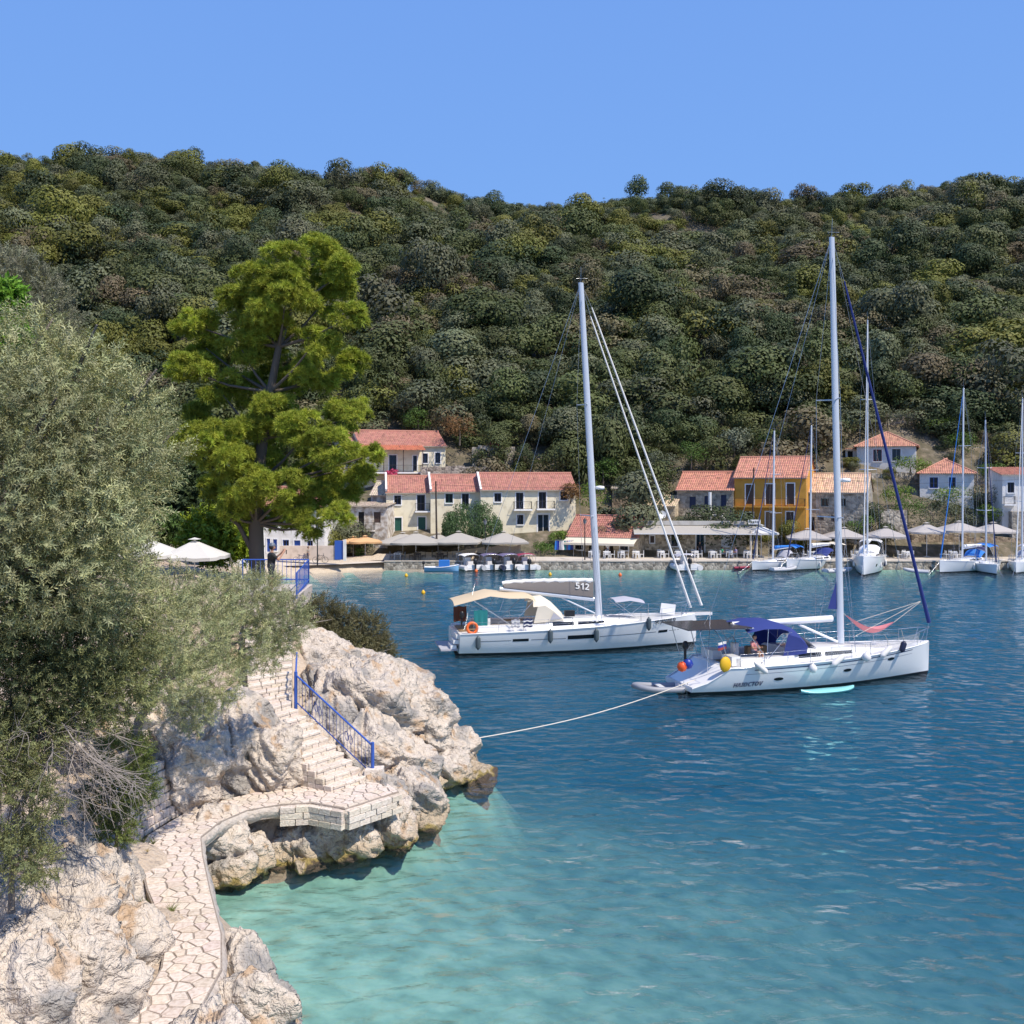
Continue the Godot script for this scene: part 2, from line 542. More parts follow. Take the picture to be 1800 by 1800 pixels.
# spec: l, r (sight lines of the front corners), eave, base, d, turn, dep, roof ["gable"|"hip"|"flat"|"shed", rise], tile, wall, holes [x0, y0, x1, y1, kind]
func house(called: String, label: String, s: Dictionary) -> Node3D:
	var o := thing(called, label, "building", q(s.l, s.base, s.d), deg_to_rad(s.turn))
	var rt := on_face(o, s.r, s.base)
	var w := rt.x
	var h: float = on_face(o, s.l, s.eave).y
	var dep: float = s.dep
	var wm: Material = M[s.wall]
	var foot := -2.5
	var xs := [0.0, w]; var ys := [foot, h]
	var holes := []
	for e in s.get("holes", []):
		var a := on_face(o, e[0], e[3]); var b := on_face(o, e[2], e[1])
		var hl := [maxf(a.x, 0.1), maxf(a.y, -0.3), minf(b.x, w - 0.1), minf(b.y, h - 0.1), e[4]]
		holes.append(hl)
		for k in [0, 2]: xs.append(hl[k])
		for k in [1, 3]: ys.append(hl[k])
	xs.sort(); ys.sort()
	var mb := MB.new()
	for i in xs.size() - 1:
		for j in ys.size() - 1:
			if xs[i + 1] - xs[i] < 0.002 or ys[j + 1] - ys[j] < 0.002: continue
			var cx: float = (xs[i] + xs[i + 1]) * 0.5
			var cy: float = (ys[j] + ys[j + 1]) * 0.5
			var open_ := false
			for hl in holes:
				if cx > hl[0] and cx < hl[2] and cy > hl[1] and cy < hl[3]: open_ = true
			if not open_:
				mb.quad(Vector3(xs[i], ys[j], 0), Vector3(xs[i + 1], ys[j], 0), Vector3(xs[i + 1], ys[j + 1], 0), Vector3(xs[i], ys[j + 1], 0))
	var dp := 0.22
	for hl in holes:
		var a := Vector3(hl[0], hl[1], 0); var b := Vector3(hl[2], hl[1], 0); var c := Vector3(hl[2], hl[3], 0); var d := Vector3(hl[0], hl[3], 0)
		var z := Vector3(0, 0, -dp)
		mb.quad(a, b, b + z, a + z); mb.quad(b, c, c + z, b + z); mb.quad(c, d, d + z, c + z); mb.quad(d, a, a + z, d + z)
	var rise: float = s.roof[1]
	var kind: String = s.roof[0]
	mb.quad(Vector3(w, foot, -dep), Vector3(0, foot, -dep), Vector3(0, h, -dep), Vector3(w, h, -dep))
	mb.quad(Vector3(0, foot, -dep), Vector3(0, foot, 0), Vector3(0, h, 0), Vector3(0, h, -dep))
	mb.quad(Vector3(w, foot, 0), Vector3(w, foot, -dep), Vector3(w, h, -dep), Vector3(w, h, 0))
	if kind == "gable":
		mb.tri(Vector3(0, h, -dep), Vector3(0, h, 0), Vector3(0, h + rise, -dep * 0.5))
		mb.tri(Vector3(w, h, 0), Vector3(w, h, -dep), Vector3(w, h + rise, -dep * 0.5))
	elif kind == "shed":
		mb.tri(Vector3(0, h, -dep), Vector3(0, h, 0), Vector3(0, h + rise, -dep))
		mb.tri(Vector3(w, h, 0), Vector3(w, h, -dep), Vector3(w, h + rise, -dep))
		mb.quad(Vector3(w, h, -dep), Vector3(0, h, -dep), Vector3(0, h + rise, -dep), Vector3(w, h + rise, -dep))
	part(o, "wall", mb, wm)
	# roof
	var tc: Color = s.get("tile", Color(0.44, 0.20, 0.15))
	var rb := MB.new()
	var ov := 0.4
	if kind == "flat":
		var sl := MB.new(); sl.box(Vector3(w * 0.5, h + 0.15, -dep * 0.5), Vector3(w + 0.5, 0.3, dep + 0.5))
		part(o, "roof_slab", sl, M.concrete)
	else:
		var run := dep * 0.5 if kind != "shed" else dep
		var sl := rise / run
		var y0 := h - ov * sl
		if kind == "hip":
			tiles(rb, Vector3(-ov, y0, ov), Vector3(w + ov, y0, ov), Vector3(0, rise + ov * sl, -run - ov), run + ov, run + ov, tc)
			tiles(rb, Vector3(w + ov, y0, ov), Vector3(w + ov, y0, -dep - ov), Vector3(-run - ov, rise + ov * sl, 0), run + ov - 0.01, run + ov - 0.01, tc)
			tiles(rb, Vector3(-ov, y0, -dep - ov), Vector3(-ov, y0, ov), Vector3(run + ov, rise + ov * sl, 0), run + ov - 0.01, run + ov - 0.01, tc)
			tiles(rb, Vector3(w + ov, y0, -dep - ov), Vector3(-ov, y0, -dep - ov), Vector3(0, rise + ov * sl, run + ov), run + ov, run + ov, tc)
		elif kind == "gable":
			tiles(rb, Vector3(-0.15, y0, ov), Vector3(w + 0.15, y0, ov), Vector3(0, rise + ov * sl, -run - ov), 0, 0, tc)
			tiles(rb, Vector3(w + 0.15, y0, -dep - ov), Vector3(-0.15, y0, -dep - ov), Vector3(0, rise + ov * sl, run + ov), 0, 0, tc)
		else:
			tiles(rb, Vector3(-0.2, y0, ov), Vector3(w + 0.2, y0, ov), Vector3(0, rise + 2.0 * ov * sl, -run - 2.0 * ov), 0, 0, tc)
		# boarding under the tiles
		if kind == "gable" or kind == "shed":
			var zb := -run if kind == "gable" else -run - ov
			var yb := h + rise if kind == "gable" else h + rise + ov * sl
			rb.col = Color(0.5, 0.42, 0.34)
			rb.quad(Vector3(-0.15, y0 - 0.06, ov), Vector3(-0.15, yb - 0.06, zb), Vector3(w + 0.15, yb - 0.06, zb), Vector3(w + 0.15, y0 - 0.06, ov))
			rb.quad(Vector3(-0.15, y0 - 0.06, ov), Vector3(w + 0.15, y0 - 0.06, ov), Vector3(w + 0.15, y0 + 0.05, ov), Vector3(-0.15, y0 + 0.05, ov))
			rb.col = Color(1, 1, 1)
		var ro := part(o, "roof", rb, M.tile)
		if kind != "shed":
			var cb := MB.new()
			var ry := h + rise + 0.06
			cb.col = tc
			if kind == "gable": cb.tube([Vector3(-0.15, ry, -dep * 0.5), Vector3(w + 0.15, ry, -dep * 0.5)], 0.13, 0.13, 6)
			else:
				var pl := Vector3(run, ry, -dep * 0.5); var pr := Vector3(w - run, ry, -dep * 0.5)
				for c in [[pl, Vector3(-ov, y0 + 0.06, ov)], [pl, Vector3(-ov, y0 + 0.06, -dep - ov)], [pr, Vector3(w + ov, y0 + 0.06, ov)], [pr, Vector3(w + ov, y0 + 0.06, -dep - ov)]]:
					cb.tube([c[0], c[1]], 0.11, 0.11, 6)
				if pr.x - pl.x > 0.2: cb.tube([pl, pr], 0.12, 0.12, 6)
			part(ro, "ridge_cap", cb, M.tile)
	# windows and doors
	for hl in holes:
		opening(o, hl, dp, s.get("trim", "white_trim"))
	return o
func opening(o: Node3D, hl: Array, dp: float, trim: String) -> void:
	var w: float = hl[2] - hl[0]
	var h: float = hl[3] - hl[1]
	var c := Vector3((hl[0] + hl[2]) * 0.5, (hl[1] + hl[3]) * 0.5, 0)
	var kind: String = hl[4]
	var fb := MB.new()
	var t := 0.13
	if not kind.begins_with("bare"):
		for sx in [-1, 1]: fb.box(c + Vector3(sx * (w + t) * 0.5, 0, 0.012), Vector3(t, h + 2.0 * t, 0.05))
		fb.box(c + Vector3(0, (h + t) * 0.5, 0.013), Vector3(w, t, 0.05))
		if not kind.contains("door"): fb.box(c + Vector3(0, -(h + t) * 0.5, 0.05), Vector3(w + 0.1, t, 0.16))
	var called := "door" if kind.contains("door") else "window"
	if kind.contains("glass"):
		var fr := MB.new()
		fr.box(c + Vector3(0, 0, -dp + 0.05), Vector3(0.07, h, 0.05))
		for sx in [-1, 1]: fr.box(c + Vector3(sx * (w * 0.5 - 0.04), 0, -dp + 0.05), Vector3(0.08, h, 0.05))
		for sy in [-1, 1]: fr.box(c + Vector3(0, sy * (h * 0.5 - 0.04), -dp + 0.05), Vector3(w - 0.16, 0.08, 0.05))
		var f := part(o, called, fr, M[kind.get_slice("_", 1)])
		bx(f, "pane", c + Vector3(0, 0, -dp + 0.02), Vector3(w, h, 0.02), M.dark_pane)
		if not kind.begins_with("bare"): part(f, "surround", fb, M[trim])
	else:
		var pb := MB.new()
		pb.box(c + Vector3(0, 0, -dp + 0.04), Vector3(w, h, 0.05))
		if h > 0.5:
			for sx in [-1, 1]:
				for sy in [-1, 1]: pb.box(c + Vector3(sx * w * 0.24, sy * h * 0.24, -dp + 0.075), Vector3(w * 0.36, h * 0.4, 0.025))
		var f := part(o, called, pb, M[kind.get_slice("_", 1)])
		if not kind.begins_with("bare"): part(f, "surround", fb, M[trim])
func balcony(o: Node3D, x0: float, x1: float, y: float, out := 1.0, m := "white_trim") -> void:
	var mb := MB.new(); mb.box(Vector3((x0 + x1) * 0.5, y - 0.09, out * 0.5), Vector3(x1 - x0, 0.18, out))
	var s := part(o, "balcony", mb, M[m])
	var rb := MB.new()
	for k in [[Vector3(x0 + 0.05, 0, 0), Vector3(x0 + 0.05, 0, out - 0.05)], [Vector3(x0 + 0.05, 0, out - 0.05), Vector3(x1 - 0.05, 0, out - 0.05)], [Vector3(x1 - 0.05, 0, out - 0.05), Vector3(x1 - 0.05, 0, 0)]]:
		for yy in [0.08, 0.95]: rb.tube([k[0] + Vector3(0, y + yy, 0), k[1] + Vector3(0, y + yy, 0)], 0.02, 0.02, 4)
		var n := int(k[0].distance_to(k[1]) / 0.13)
		for i in n + 1:
			var p: Vector3 = k[0].lerp(k[1], float(i) / n)
			rb.tube([p + Vector3(0, y, 0), p + Vector3(0, y + 0.95, 0)], 0.011, 0.011, 3, false)
	part(s, "railing", rb, M.black_iron)

func umbrella(label: String, px: float, py: float, halfpx: float, d: float, ground: float, m: String, drop := 0.62, group := "") -> void:
	var top := q(px, py, d)
	var o := thing("parasol", label, "parasol", Vector3(top.x, ground, top.z), rng.randf_range(-0.25, 0.25), group)
	var hw := halfpx / 1800.0 * d
	var h := top.y - ground
	var mb := MB.new()
	var rows := []
	for j in 6:
		var t := j / 5.0
		var ring := []
		for i in 17:
			var a := TAU * i / 16.0 + PI / 4.0
			var sq := 1.0 / maxf(absf(cos(a)), absf(sin(a)))
			var sag := 0.05 * sin(PI * t) * (1.0 if i % 2 else 0.4)
			ring.append(Vector3(cos(a) * sq * hw * t, h - drop * t - sag - (0.05 if i % 2 and j == 5 else 0.0), sin(a) * sq * hw * t))
		rows.append(ring)
	mb.sheet(rows, false, true)
	var ed := []
	for p in rows[5]: ed.append(p - Vector3(0, 0.2, 0))
	mb.sheet([rows[5], ed], false, true)
	part(o, "canopy", mb, M[m])
	var cb := MB.new()
	var r2 := []
	for t in [0.0, 1.0]:
		var ring := []
		for i in 9:
			var a := TAU * i / 8.0 + PI / 4.0
			var sq := 1.0 / maxf(absf(cos(a)), absf(sin(a)))
			ring.append(Vector3(cos(a) * sq * 0.32 * t, h + 0.16 - 0.12 * t, sin(a) * sq * 0.32 * t))
		r2.append(ring)
	cb.sheet(r2, false, true)
	part(o, "vent_cap", cb, M[m])
	tb(o, "pole", [Vector3(0, 0, 0), Vector3(0, h, 0)], 0.04, M.white_metal)
	for k in 8:
		var a := TAU * k / 8.0 + PI / 4.0
		var sq := 1.0 if k % 2 else 1.0 / maxf(absf(cos(a)), absf(sin(a)))
		tb(o, "rib", [Vector3(0, h - 0.12, 0), Vector3(cos(a) * sq * hw * 0.96, h - drop - 0.08, sin(a) * sq * hw * 0.96)], 0.015, M.white_metal, -1.0, 3)
	bx(o, "foot", Vector3(0, 0.05, 0), Vector3(0.6, 0.1, 0.6), M.concrete)

var chair_mesh: ArrayMesh
var table_mesh: ArrayMesh
func make_furniture() -> void:
	var c := MB.new()
	c.box(Vector3(0, 0.45, 0), Vector3(0.44, 0.05, 0.44))
	for k in [[-1, -1], [1, -1], [-1, 1], [1, 1]]:
		c.box(Vector3(k[0] * 0.19, 0.2125, k[1] * 0.19), Vector3(0.05, 0.425, 0.05))
	for sx in [-1, 1]: c.box(Vector3(sx * 0.19, 0.69, -0.2), Vector3(0.05, 0.43, 0.04))
	for y in [0.62, 0.74, 0.86]: c.box(Vector3(0, y, -0.2), Vector3(0.34, 0.07, 0.025))
	chair_mesh = c.mesh()
	var t := MB.new()
	t.box(Vector3(0, 0.735, 0), Vector3(0.85, 0.04, 0.85))
	for k in [[-1, -1], [1, -1], [-1, 1], [1, 1]]: t.box(Vector3(k[0] * 0.36, 0.3575, k[1] * 0.36), Vector3(0.06, 0.715, 0.06))
	t.box(Vector3(0, 0.66, 0.36), Vector3(0.66, 0.1, 0.02)); t.box(Vector3(0, 0.66, -0.36), Vector3(0.66, 0.1, 0.02))
	table_mesh = t.mesh()
func seat_set(at: Vector3, cm: String, tm: String, where: String, sides := 4) -> void:
	var t := single("cafe_table", table_mesh, M[tm], ("white square cafe table " if tm == "white_paint" else "dark square taverna table ") + where, "table", "cafe tables " + where)
	t.position = at; t.rotation.y = rng.randf_range(-0.2, 0.2)
	for k in sides:
		var a := TAU * k / 4.0 + rng.randf_range(-0.15, 0.15)
		var c := single("cafe_chair", chair_mesh, M[cm], ("white slatted cafe chair " if cm == "white_paint" else "dark slatted taverna chair ") + where, "chair", "cafe chairs " + where)
		c.position = at + Vector3(sin(a), 0, cos(a)) * rng.randf_range(0.62, 0.75)
		c.rotation.y = a + PI

func bush(called: String, label: String, at: Vector3, r: float, tall: float, leafm: String, n := 10, sz := 0.22, per := 60, group := "") -> Node3D:
	var o := thing(called, label, "tree" if called.ends_with("tree") else "plant", at, 0.0, group)
	var lb := []
	for i in n:
		var u := rdir()
		lb.append([Vector3(u.x * r * 0.62, tall * (0.52 + 0.3 * u.y), u.z * r * 0.62), r * rng.randf_range(0.34, 0.55)])
	part(o, "crown", crown(lb, int(per / maxf(0.3, r * r * 0.2)), sz), M[leafm])
	tb(o, "trunk", [Vector3(0, -0.4, 0), Vector3(0.05, tall * 0.3, 0), Vector3(-0.06, tall * 0.55, 0.05)], 0.06 + r * 0.03, M.bark, 0.03)
	return o

func village_materials() -> void:
	T.plaster = ramp_tex(noise(71, 0.012, 5), 512, [[0.0, 0.68, 0.65, 0.61], [0.28, 0.86, 0.845, 0.82], [0.48, 0.96, 0.955, 0.95], [1.0, 1, 1, 1]])
	T.grain = grey_tex(noise(72, 0.05, 4), 256)
	var cell := noise(73, 0.035, 1, FastNoiseLite.TYPE_CELLULAR)
	cell.cellular_return_type = FastNoiseLite.RETURN_CELL_VALUE
	cell.fractal_type = FastNoiseLite.FRACTAL_NONE
	var cell2 := noise(73, 0.035, 1, FastNoiseLite.TYPE_CELLULAR)
	cell2.cellular_return_type = FastNoiseLite.RETURN_DISTANCE2_SUB
	cell2.fractal_type = FastNoiseLite.FRACTAL_NONE
	T.rubble = ramp_tex(cell, 512, [[0.0, 0.20, 0.18, 0.15], [0.35, 0.36, 0.33, 0.28], [0.7, 0.48, 0.44, 0.37], [1.0, 0.62, 0.58, 0.50]])
	T.rubble_relief = grey_tex(cell2, 512)
	for e in [["cream", 0.80, 0.73, 0.55], ["white_wall", 0.76, 0.75, 0.73], ["ochre", 0.62, 0.31, 0.05], ["pinkish", 0.68, 0.56, 0.48]]:
		cover(mat(e[0], e[1], e[2], e[3], 0.9), T.plaster, 0.13, T.grain, 0.6)
	T.peel = ramp_tex(noise(74, 0.014, 6), 512, [[0.0, 0.22, 0.17, 0.13], [0.38, 0.40, 0.34, 0.28], [0.52, 0.56, 0.52, 0.47], [0.75, 0.66, 0.63, 0.58], [1.0, 0.74, 0.71, 0.66]])
	cover(mat("peeling", 1, 1, 1, 0.95), T.peel, 0.16, T.grain, 3.0)
	cover(mat("stone_wall", 0.82, 0.80, 0.78, 0.95), T.rubble, 0.17, T.rubble_relief, 5.0)
	cover(mat("brown_stone", 0.62, 0.52, 0.42, 0.95), T.rubble, 0.17, T.rubble_relief, 5.0)
	cover(mat("warm_stone", 1.05, 0.95, 0.80, 0.95), T.rubble, 0.2, T.rubble_relief, 4.0)
	cover(mat("concrete", 0.52, 0.50, 0.46, 0.9), T.plaster, 0.1, T.grain, 0.8)
	cover(mat("pale_paving", 0.56, 0.50, 0.42, 0.9), T.plaster, 0.07, T.grain, 0.8)
	mat("bark", 0.12, 0.10, 0.08, 0.9)
	mat("tile", 1, 1, 1, 0.85)
	mat("white_trim", 0.78, 0.78, 0.78, 0.7); mat("white_paint", 0.78, 0.78, 0.77, 0.5); mat("white_metal", 0.75, 0.75, 0.75, 0.4, 0.2)
	mat("green", 0.012, 0.085, 0.062, 0.5); mat("brown", 0.075, 0.045, 0.035, 0.6); mat("blue", 0.03, 0.10, 0.42, 0.5); mat("darkblue", 0.02, 0.03, 0.08, 0.5)
	mat("grey", 0.22, 0.23, 0.24, 0.6); mat("red", 0.30, 0.05, 0.04, 0.6); mat("wood", 0.24, 0.15, 0.08, 0.7); mat("teal", 0.10, 0.17, 0.17, 0.5)
	mat("dark_pane", 0.012, 0.014, 0.018, 0.08)
	mat("ivory", 0.74, 0.74, 0.72, 0.5)
	mat("void", 0.02, 0.018, 0.016, 0.9)
	mat("black_iron", 0.02, 0.02, 0.022, 0.5); mat("dark_wood", 0.05, 0.035, 0.025, 0.6)
	for e in [["canvas_beige", 0.44, 0.41, 0.36], ["canvas_orange", 0.70, 0.42, 0.20], ["canvas_white", 0.66, 0.65, 0.62], ["canvas_grey", 0.46, 0.43, 0.41], ["awning_cream", 0.78, 0.70, 0.55]]:
		var m := mat(e[0], e[1], e[2], e[3], 0.85)
		m.backlight_enabled = true; m.backlight = lin(0.3, 0.3, 0.26)
	leafy("leaf_garden", 0.085, 0.15, 0.03); leafy("leaf_vine", 0.13, 0.20, 0.03); leafy("leaf_rust", 0.20, 0.11, 0.045); leafy("leaf_pepper", 0.075, 0.13, 0.05); leafy("leaf_cactus", 0.13, 0.15, 0.10, 0.1); leafy("petal_pink", 0.55, 0.07, 0.16); leafy("leaf_greyolive", 0.12, 0.135, 0.085)

func make_village() -> void:
	make_furniture()
	# quay
	var qb := MB.new()
	qb.box(Vector3(28.5, -0.4, -117.4), Vector3(86.0, 2.5, 2.8))
	setting("quay", qb, M.stone_wall)
	for k in 44:                                                  # coping slabs along the edge
		var cb := MB.new()
		cb.box(Vector3(-13.5 + k * 1.955, 0.90, -116.5), Vector3(1.93, 0.12, 1.1 + rng.randf_range(-0.03, 0.03)))
		part(get_node("quay"), "coping_slab", cb, M.pale_paving)
	var pv := MB.new()
	pv.sheet([[Vector3(-40, 0.93, -117.0), Vector3(72, 0.93, -117.0)], [Vector3(-40, 0.93, -125.2), Vector3(72, 0.93, -125.2)]])
	setting("promenade", pv, M.pale_paving)

	house("hill_house", "pale yellow house with a tiled porch and balcony, standing high above the village row", {l = 633, r = 783, eave = 781, base = 842, d = 137, turn = 20, dep = 8.0, roof = ["gable", 2.0], wall = "cream",
		holes = [[743, 797, 752, 814, "glass_darkblue"], [765, 796, 774, 814, "glass_darkblue"], [684, 800, 697, 828, "glass_darkblue_door"], [726, 801, 733, 828, "glass_darkblue_door"]]})
	var hh: Node3D = get_node("hill_house")
	var pa := on_face(hh, 633, 830); var pb := on_face(hh, 738, 828)
	var pt := on_face(hh, 633, 790).y
	var prb := MB.new()
	tiles(prb, Vector3(pa.x - 0.2, pt - 0.1, 2.2), Vector3(pb.x + 0.3, pt - 0.1, 2.2), Vector3(0, 0.75, -2.2), 0, 0, Color(0.52, 0.17, 0.09))
	part(hh, "porch_roof", prb, M.tile)
	balcony(hh, pa.x, pb.x, pa.y, 2.0)
	for i in 4: tb(hh, "post", [Vector3(lerpf(pa.x + 0.1, pb.x - 0.1, i / 3.0), pa.y, 1.95), Vector3(lerpf(pa.x + 0.1, pb.x - 0.1, i / 3.0), pt, 1.95)], 0.06, M.brown)
	house("annex_house", "small cream annex with a blue window beside the hill house, half behind the pine", {l = 596, r = 629, eave = 774, base = 842, d = 139, turn = 20, dep = 6.0, roof = ["gable", 1.3], wall = "pinkish", holes = [[612, 773, 620, 786, "glass_blue"]]})

	var cream_holes := [
		[[693, 871, 705, 887, "glass_darkblue"], [733, 870, 747, 898, "glass_darkblue_door"], [694, 910, 706, 938, "solid_green_door"], [735, 909, 748, 938, "solid_green_door"]],
		[[783, 868, 796, 884, "glass_green"], [812, 868, 824, 896, "glass_darkblue_door"], [790, 909, 803, 938, "solid_green_door"]],
		[[869, 867, 881, 882, "glass_darkblue"], [907, 866, 920, 895, "glass_darkblue_door"], [947, 865, 960, 894, "glass_darkblue_door"], [985, 864, 997, 879, "glass_darkblue"], [909, 905, 920, 922, "glass_brown"], [945, 904, 965, 936, "glass_ivory_door"]]]
	var u1 := house("row_house", "cream terraced house with two dark green doors beside the grey ruin", {l = 679, r = 757, eave = 864, base = 944, d = 127.5, turn = 8, dep = 7.5, roof = ["gable", 1.9], wall = "cream", holes = cream_holes[0]})
	balcony(u1, on_face(u1, 729, 898).x, on_face(u1, 757, 898).x - 0.1, on_face(u1, 732, 898).y, 0.9)
	var u2 := house("row_house", "cream terraced house in the middle of the row, behind the weeping pepper tree", {l = 757, r = 845, eave = 862, base = 944, d = 127.0, turn = 8, dep = 7.5, roof = ["gable", 1.9], wall = "cream", holes = cream_holes[1]})
	var u3 := house("row_house", "long cream terraced house with two railed balconies at the end of the row", {l = 845, r = 1012, eave = 859, base = 944, d = 126.5, turn = 8, dep = 7.5, roof = ["gable", 1.9], wall = "cream", holes = cream_holes[2]})
	balcony(u3, on_face(u3, 902, 895).x, on_face(u3, 934, 895).x, on_face(u3, 902, 895).y, 0.9)
	balcony(u3, on_face(u3, 942, 894).x, on_face(u3, 974, 894).x, on_face(u3, 942, 894).y, 0.9)
	for u in [u1, u2, u3]:                                        # raised party walls between the roofs
		var gb := MB.new()
		var hh2 := on_face(u, 760, 862).y
		for sg in [[Vector3(0, hh2 - 0.1, 0.35), Vector3(0, hh2 + 2.05, -3.75)], [Vector3(0, hh2 + 2.05, -3.75), Vector3(0, hh2 - 0.1, -7.8)]]:
			var dv: Vector3 = (sg[1] - sg[0]).normalized()
			gb.box((sg[0] + sg[1]) * 0.5 + Vector3(0, 0.12, 0), Vector3(0.24, 0.34, sg[0].distance_to(sg[1])), Basis(Vector3.RIGHT, dv.cross(Vector3.RIGHT) * -1.0, -dv))
		part(u, "party_wall", gb, M.white_wall)
	# terrace in front of the row
	var tw := MB.new()
	tw.box(q(860, 968, 125.0) + Vector3(0, -0.6, -0.6), Vector3(23, 3.2, 1.2))
	single("terrace_wall", tw, M.brown_stone, "low stone terrace wall under the cream row houses, behind the taverna parasols", "wall")

	var ruin := house("ruined_house", "grey roofless house with peeling plaster and an old iron balcony", {l = 587, r = 681, eave = 889, base = 962, d = 124.5, turn = -6, dep = 5.0, roof = ["shed", 0.3], wall = "peeling", tile = Color(0.42, 0.34, 0.27),
		holes = [[657, 900, 669, 919, "bare_brown"], [630, 900, 640, 931, "bare_void_door"], [612, 944, 626, 975, "bare_brown_door"], [640, 946, 656, 975, "bare_void_door"]]})
	balcony(ruin, on_face(ruin, 610, 931).x, on_face(ruin, 660, 931).x, on_face(ruin, 612, 931).y, 0.9, "peeling")
	house("grey_gable_house", "grey unpainted gable wall between the ruin and the cream row", {l = 652, r = 680, eave = 868, base = 900, d = 130.5, turn = -8, dep = 6.0, roof = ["gable", 1.5], wall = "peeling", tile = Color(0.5, 0.42, 0.33)})
	house("blue_shutter_house", "white house with blue shutters behind the trunk of the pine", {l = 462, r = 570, eave = 888, base = 985, d = 117, turn = -4, dep = 7.0, roof = ["gable", 2.0], wall = "white_wall",
		holes = [[469, 947, 475, 970, "solid_blue_door"], [480, 948, 487, 968, "solid_blue"], [497, 949, 508, 968, "glass_blue"], [517, 950, 528, 968, "solid_blue"], [540, 950, 550, 968, "glass_blue"], [477, 900, 489, 918, "solid_blue"], [496, 900, 508, 918, "solid_blue"], [540, 902, 551, 918, "solid_blue"]]})
	house("red_roof_cottage", "cottage with a small red roof, mostly hidden behind trees near the white canopies", {l = 338, r = 420, eave = 896, base = 975, d = 106, turn = -12, dep = 6.0, roof = ["gable", 1.2], wall = "white_wall", holes = [[360, 920, 372, 940, "solid_blue"]]})
	var gw := MB.new()
	gw.box(q(545, 972, 113.0), Vector3(6.6, 1.6, 0.35))
	var gwo := single("garden_wall", gw, M.pinkish, "low pale wall with a blue gate beside the beach road", "wall")
	bx(gwo, "gate", q(596, 967, 112.75), Vector3(0.95, 2.1, 0.1), M.blue)
	bx(gwo, "pillar", q(606, 967, 112.75), Vector3(0.3, 2.3, 0.4), M.white_wall)

	house("waterfront_shop", "low waterfront shop under a broad red tiled roof", {l = 997, r = 1122, eave = 940, base = 979, d = 124, turn = -22, dep = 7.5, roof = ["gable", 2.2], wall = "warm_stone", tile = Color(0.40, 0.175, 0.135),
		holes = [[1035, 952, 1047, 978, "bare_void_door"], [1062, 952, 1078, 978, "bare_void_door"], [1090, 955, 1104, 967, "glass_brown"], [1011, 955, 1025, 966, "glass_brown"]]})
	var shop: Node3D = get_node("waterfront_shop")
	var aw := MB.new()
	var sa := on_face(shop, 997, 941); var sb := on_face(shop, 1122, 941)
	aw.quad(Vector3(sa.x, sa.y - 0.75, 1.9), Vector3(sb.x, sa.y - 0.75, 1.9), Vector3(sb.x, sa.y - 0.12, 0.1), Vector3(sa.x, sa.y - 0.12, 0.1))
	aw.quad(Vector3(sa.x, sa.y - 1.0, 1.9), Vector3(sb.x, sa.y - 1.0, 1.9), Vector3(sb.x, sa.y - 0.75, 1.9), Vector3(sa.x, sa.y - 0.75, 1.9))
	part(shop, "awning", aw, M.awning_cream)
	var tav := house("waterfront_tavern", "long flat roofed stone tavern with a pale sloping awning facing the quay", {l = 1128, r = 1312, eave = 925, base = 979, d = 123.5, turn = -4, dep = 8.0, roof = ["flat", 0.0], wall = "warm_stone",
		holes = [[1180, 936, 1191, 960, "glass_brown"], [1224, 936, 1238, 977, "glass_grey_door"], [1270, 936, 1284, 960, "solid_ivory"], [1143, 942, 1150, 954, "solid_brown"]]})
	var ta := on_face(tav, 1112, 922); var tbb := on_face(tav, 1330, 922)
	var ab := MB.new()
	var rws := []
	for j in 4:
		var rr := []
		for i in 21:
			var t := j / 3.0
			rr.append(Vector3(lerpf(ta.x, tbb.x, i / 20.0), ta.y - 0.05 - 0.85 * t - 0.04 * (i % 2) * t, 0.3 + 3.2 * t))
		rws.append(rr)
	ab.sheet(rws, false, true)
	part(tav, "awning", ab, M.canvas_beige)
	bx(tav, "awning_bar", Vector3((ta.x + tbb.x) * 0.5, ta.y - 0.93, 3.55), Vector3(tbb.x - ta.x, 0.1, 0.08), M.white_metal)
	bx(tav, "cornice", Vector3((ta.x + tbb.x) * 0.5, ta.y + 0.22, 0.3), Vector3(tbb.x - ta.x, 0.5, 0.4), M.concrete)
	for px in [1312, 1322]: tb(tav, "column", [on_face(tav, px, 979) + Vector3(0, 0, 3.2), on_face(tav, px, 930) + Vector3(0, 0, 3.2)], 0.13, M.pale_paving, -1.0, 10)
	tb(tav, "chimney_pipe", [on_face(tav, 1255, 916) + Vector3(0, 0, -4), on_face(tav, 1255, 866) + Vector3(0, 0, -4)], 0.22, M.white_metal, -1.0, 10)
	tb(tav, "duct", [on_face(tav, 1258, 908) + Vector3(0, 0, -4), on_face(tav, 1276, 908) + Vector3(0, 0, -4), on_face(tav, 1282, 916) + Vector3(0, 0, -4)], 0.16, M.white_metal, -1.0, 8)
	var dish := MB.new(); dish.lathe(on_face(tav, 1166, 906) + Vector3(0, 0, -2), [Vector2(0.0, 0.0), Vector2(0.3, 0.05), Vector2(0.5, 0.16)], 14, Basis(Vector3.RIGHT, PI / 2.0 - 0.3))
	part(tav, "satellite_dish", dish, M.white_paint)
	tb(tav, "dish_mast", [on_face(tav, 1166, 920) + Vector3(0, 0, -2.1), on_face(tav, 1166, 906) + Vector3(0, 0, -2.1)], 0.04, M.white_metal)
	var sg := MB.new(); sg.box(on_face(tav, 1324, 917) + Vector3(0, 0, 0.75), Vector3(1.45, 0.55, 0.06))
	var sgo := part(tav, "roof_sign", sg, M.white_paint)
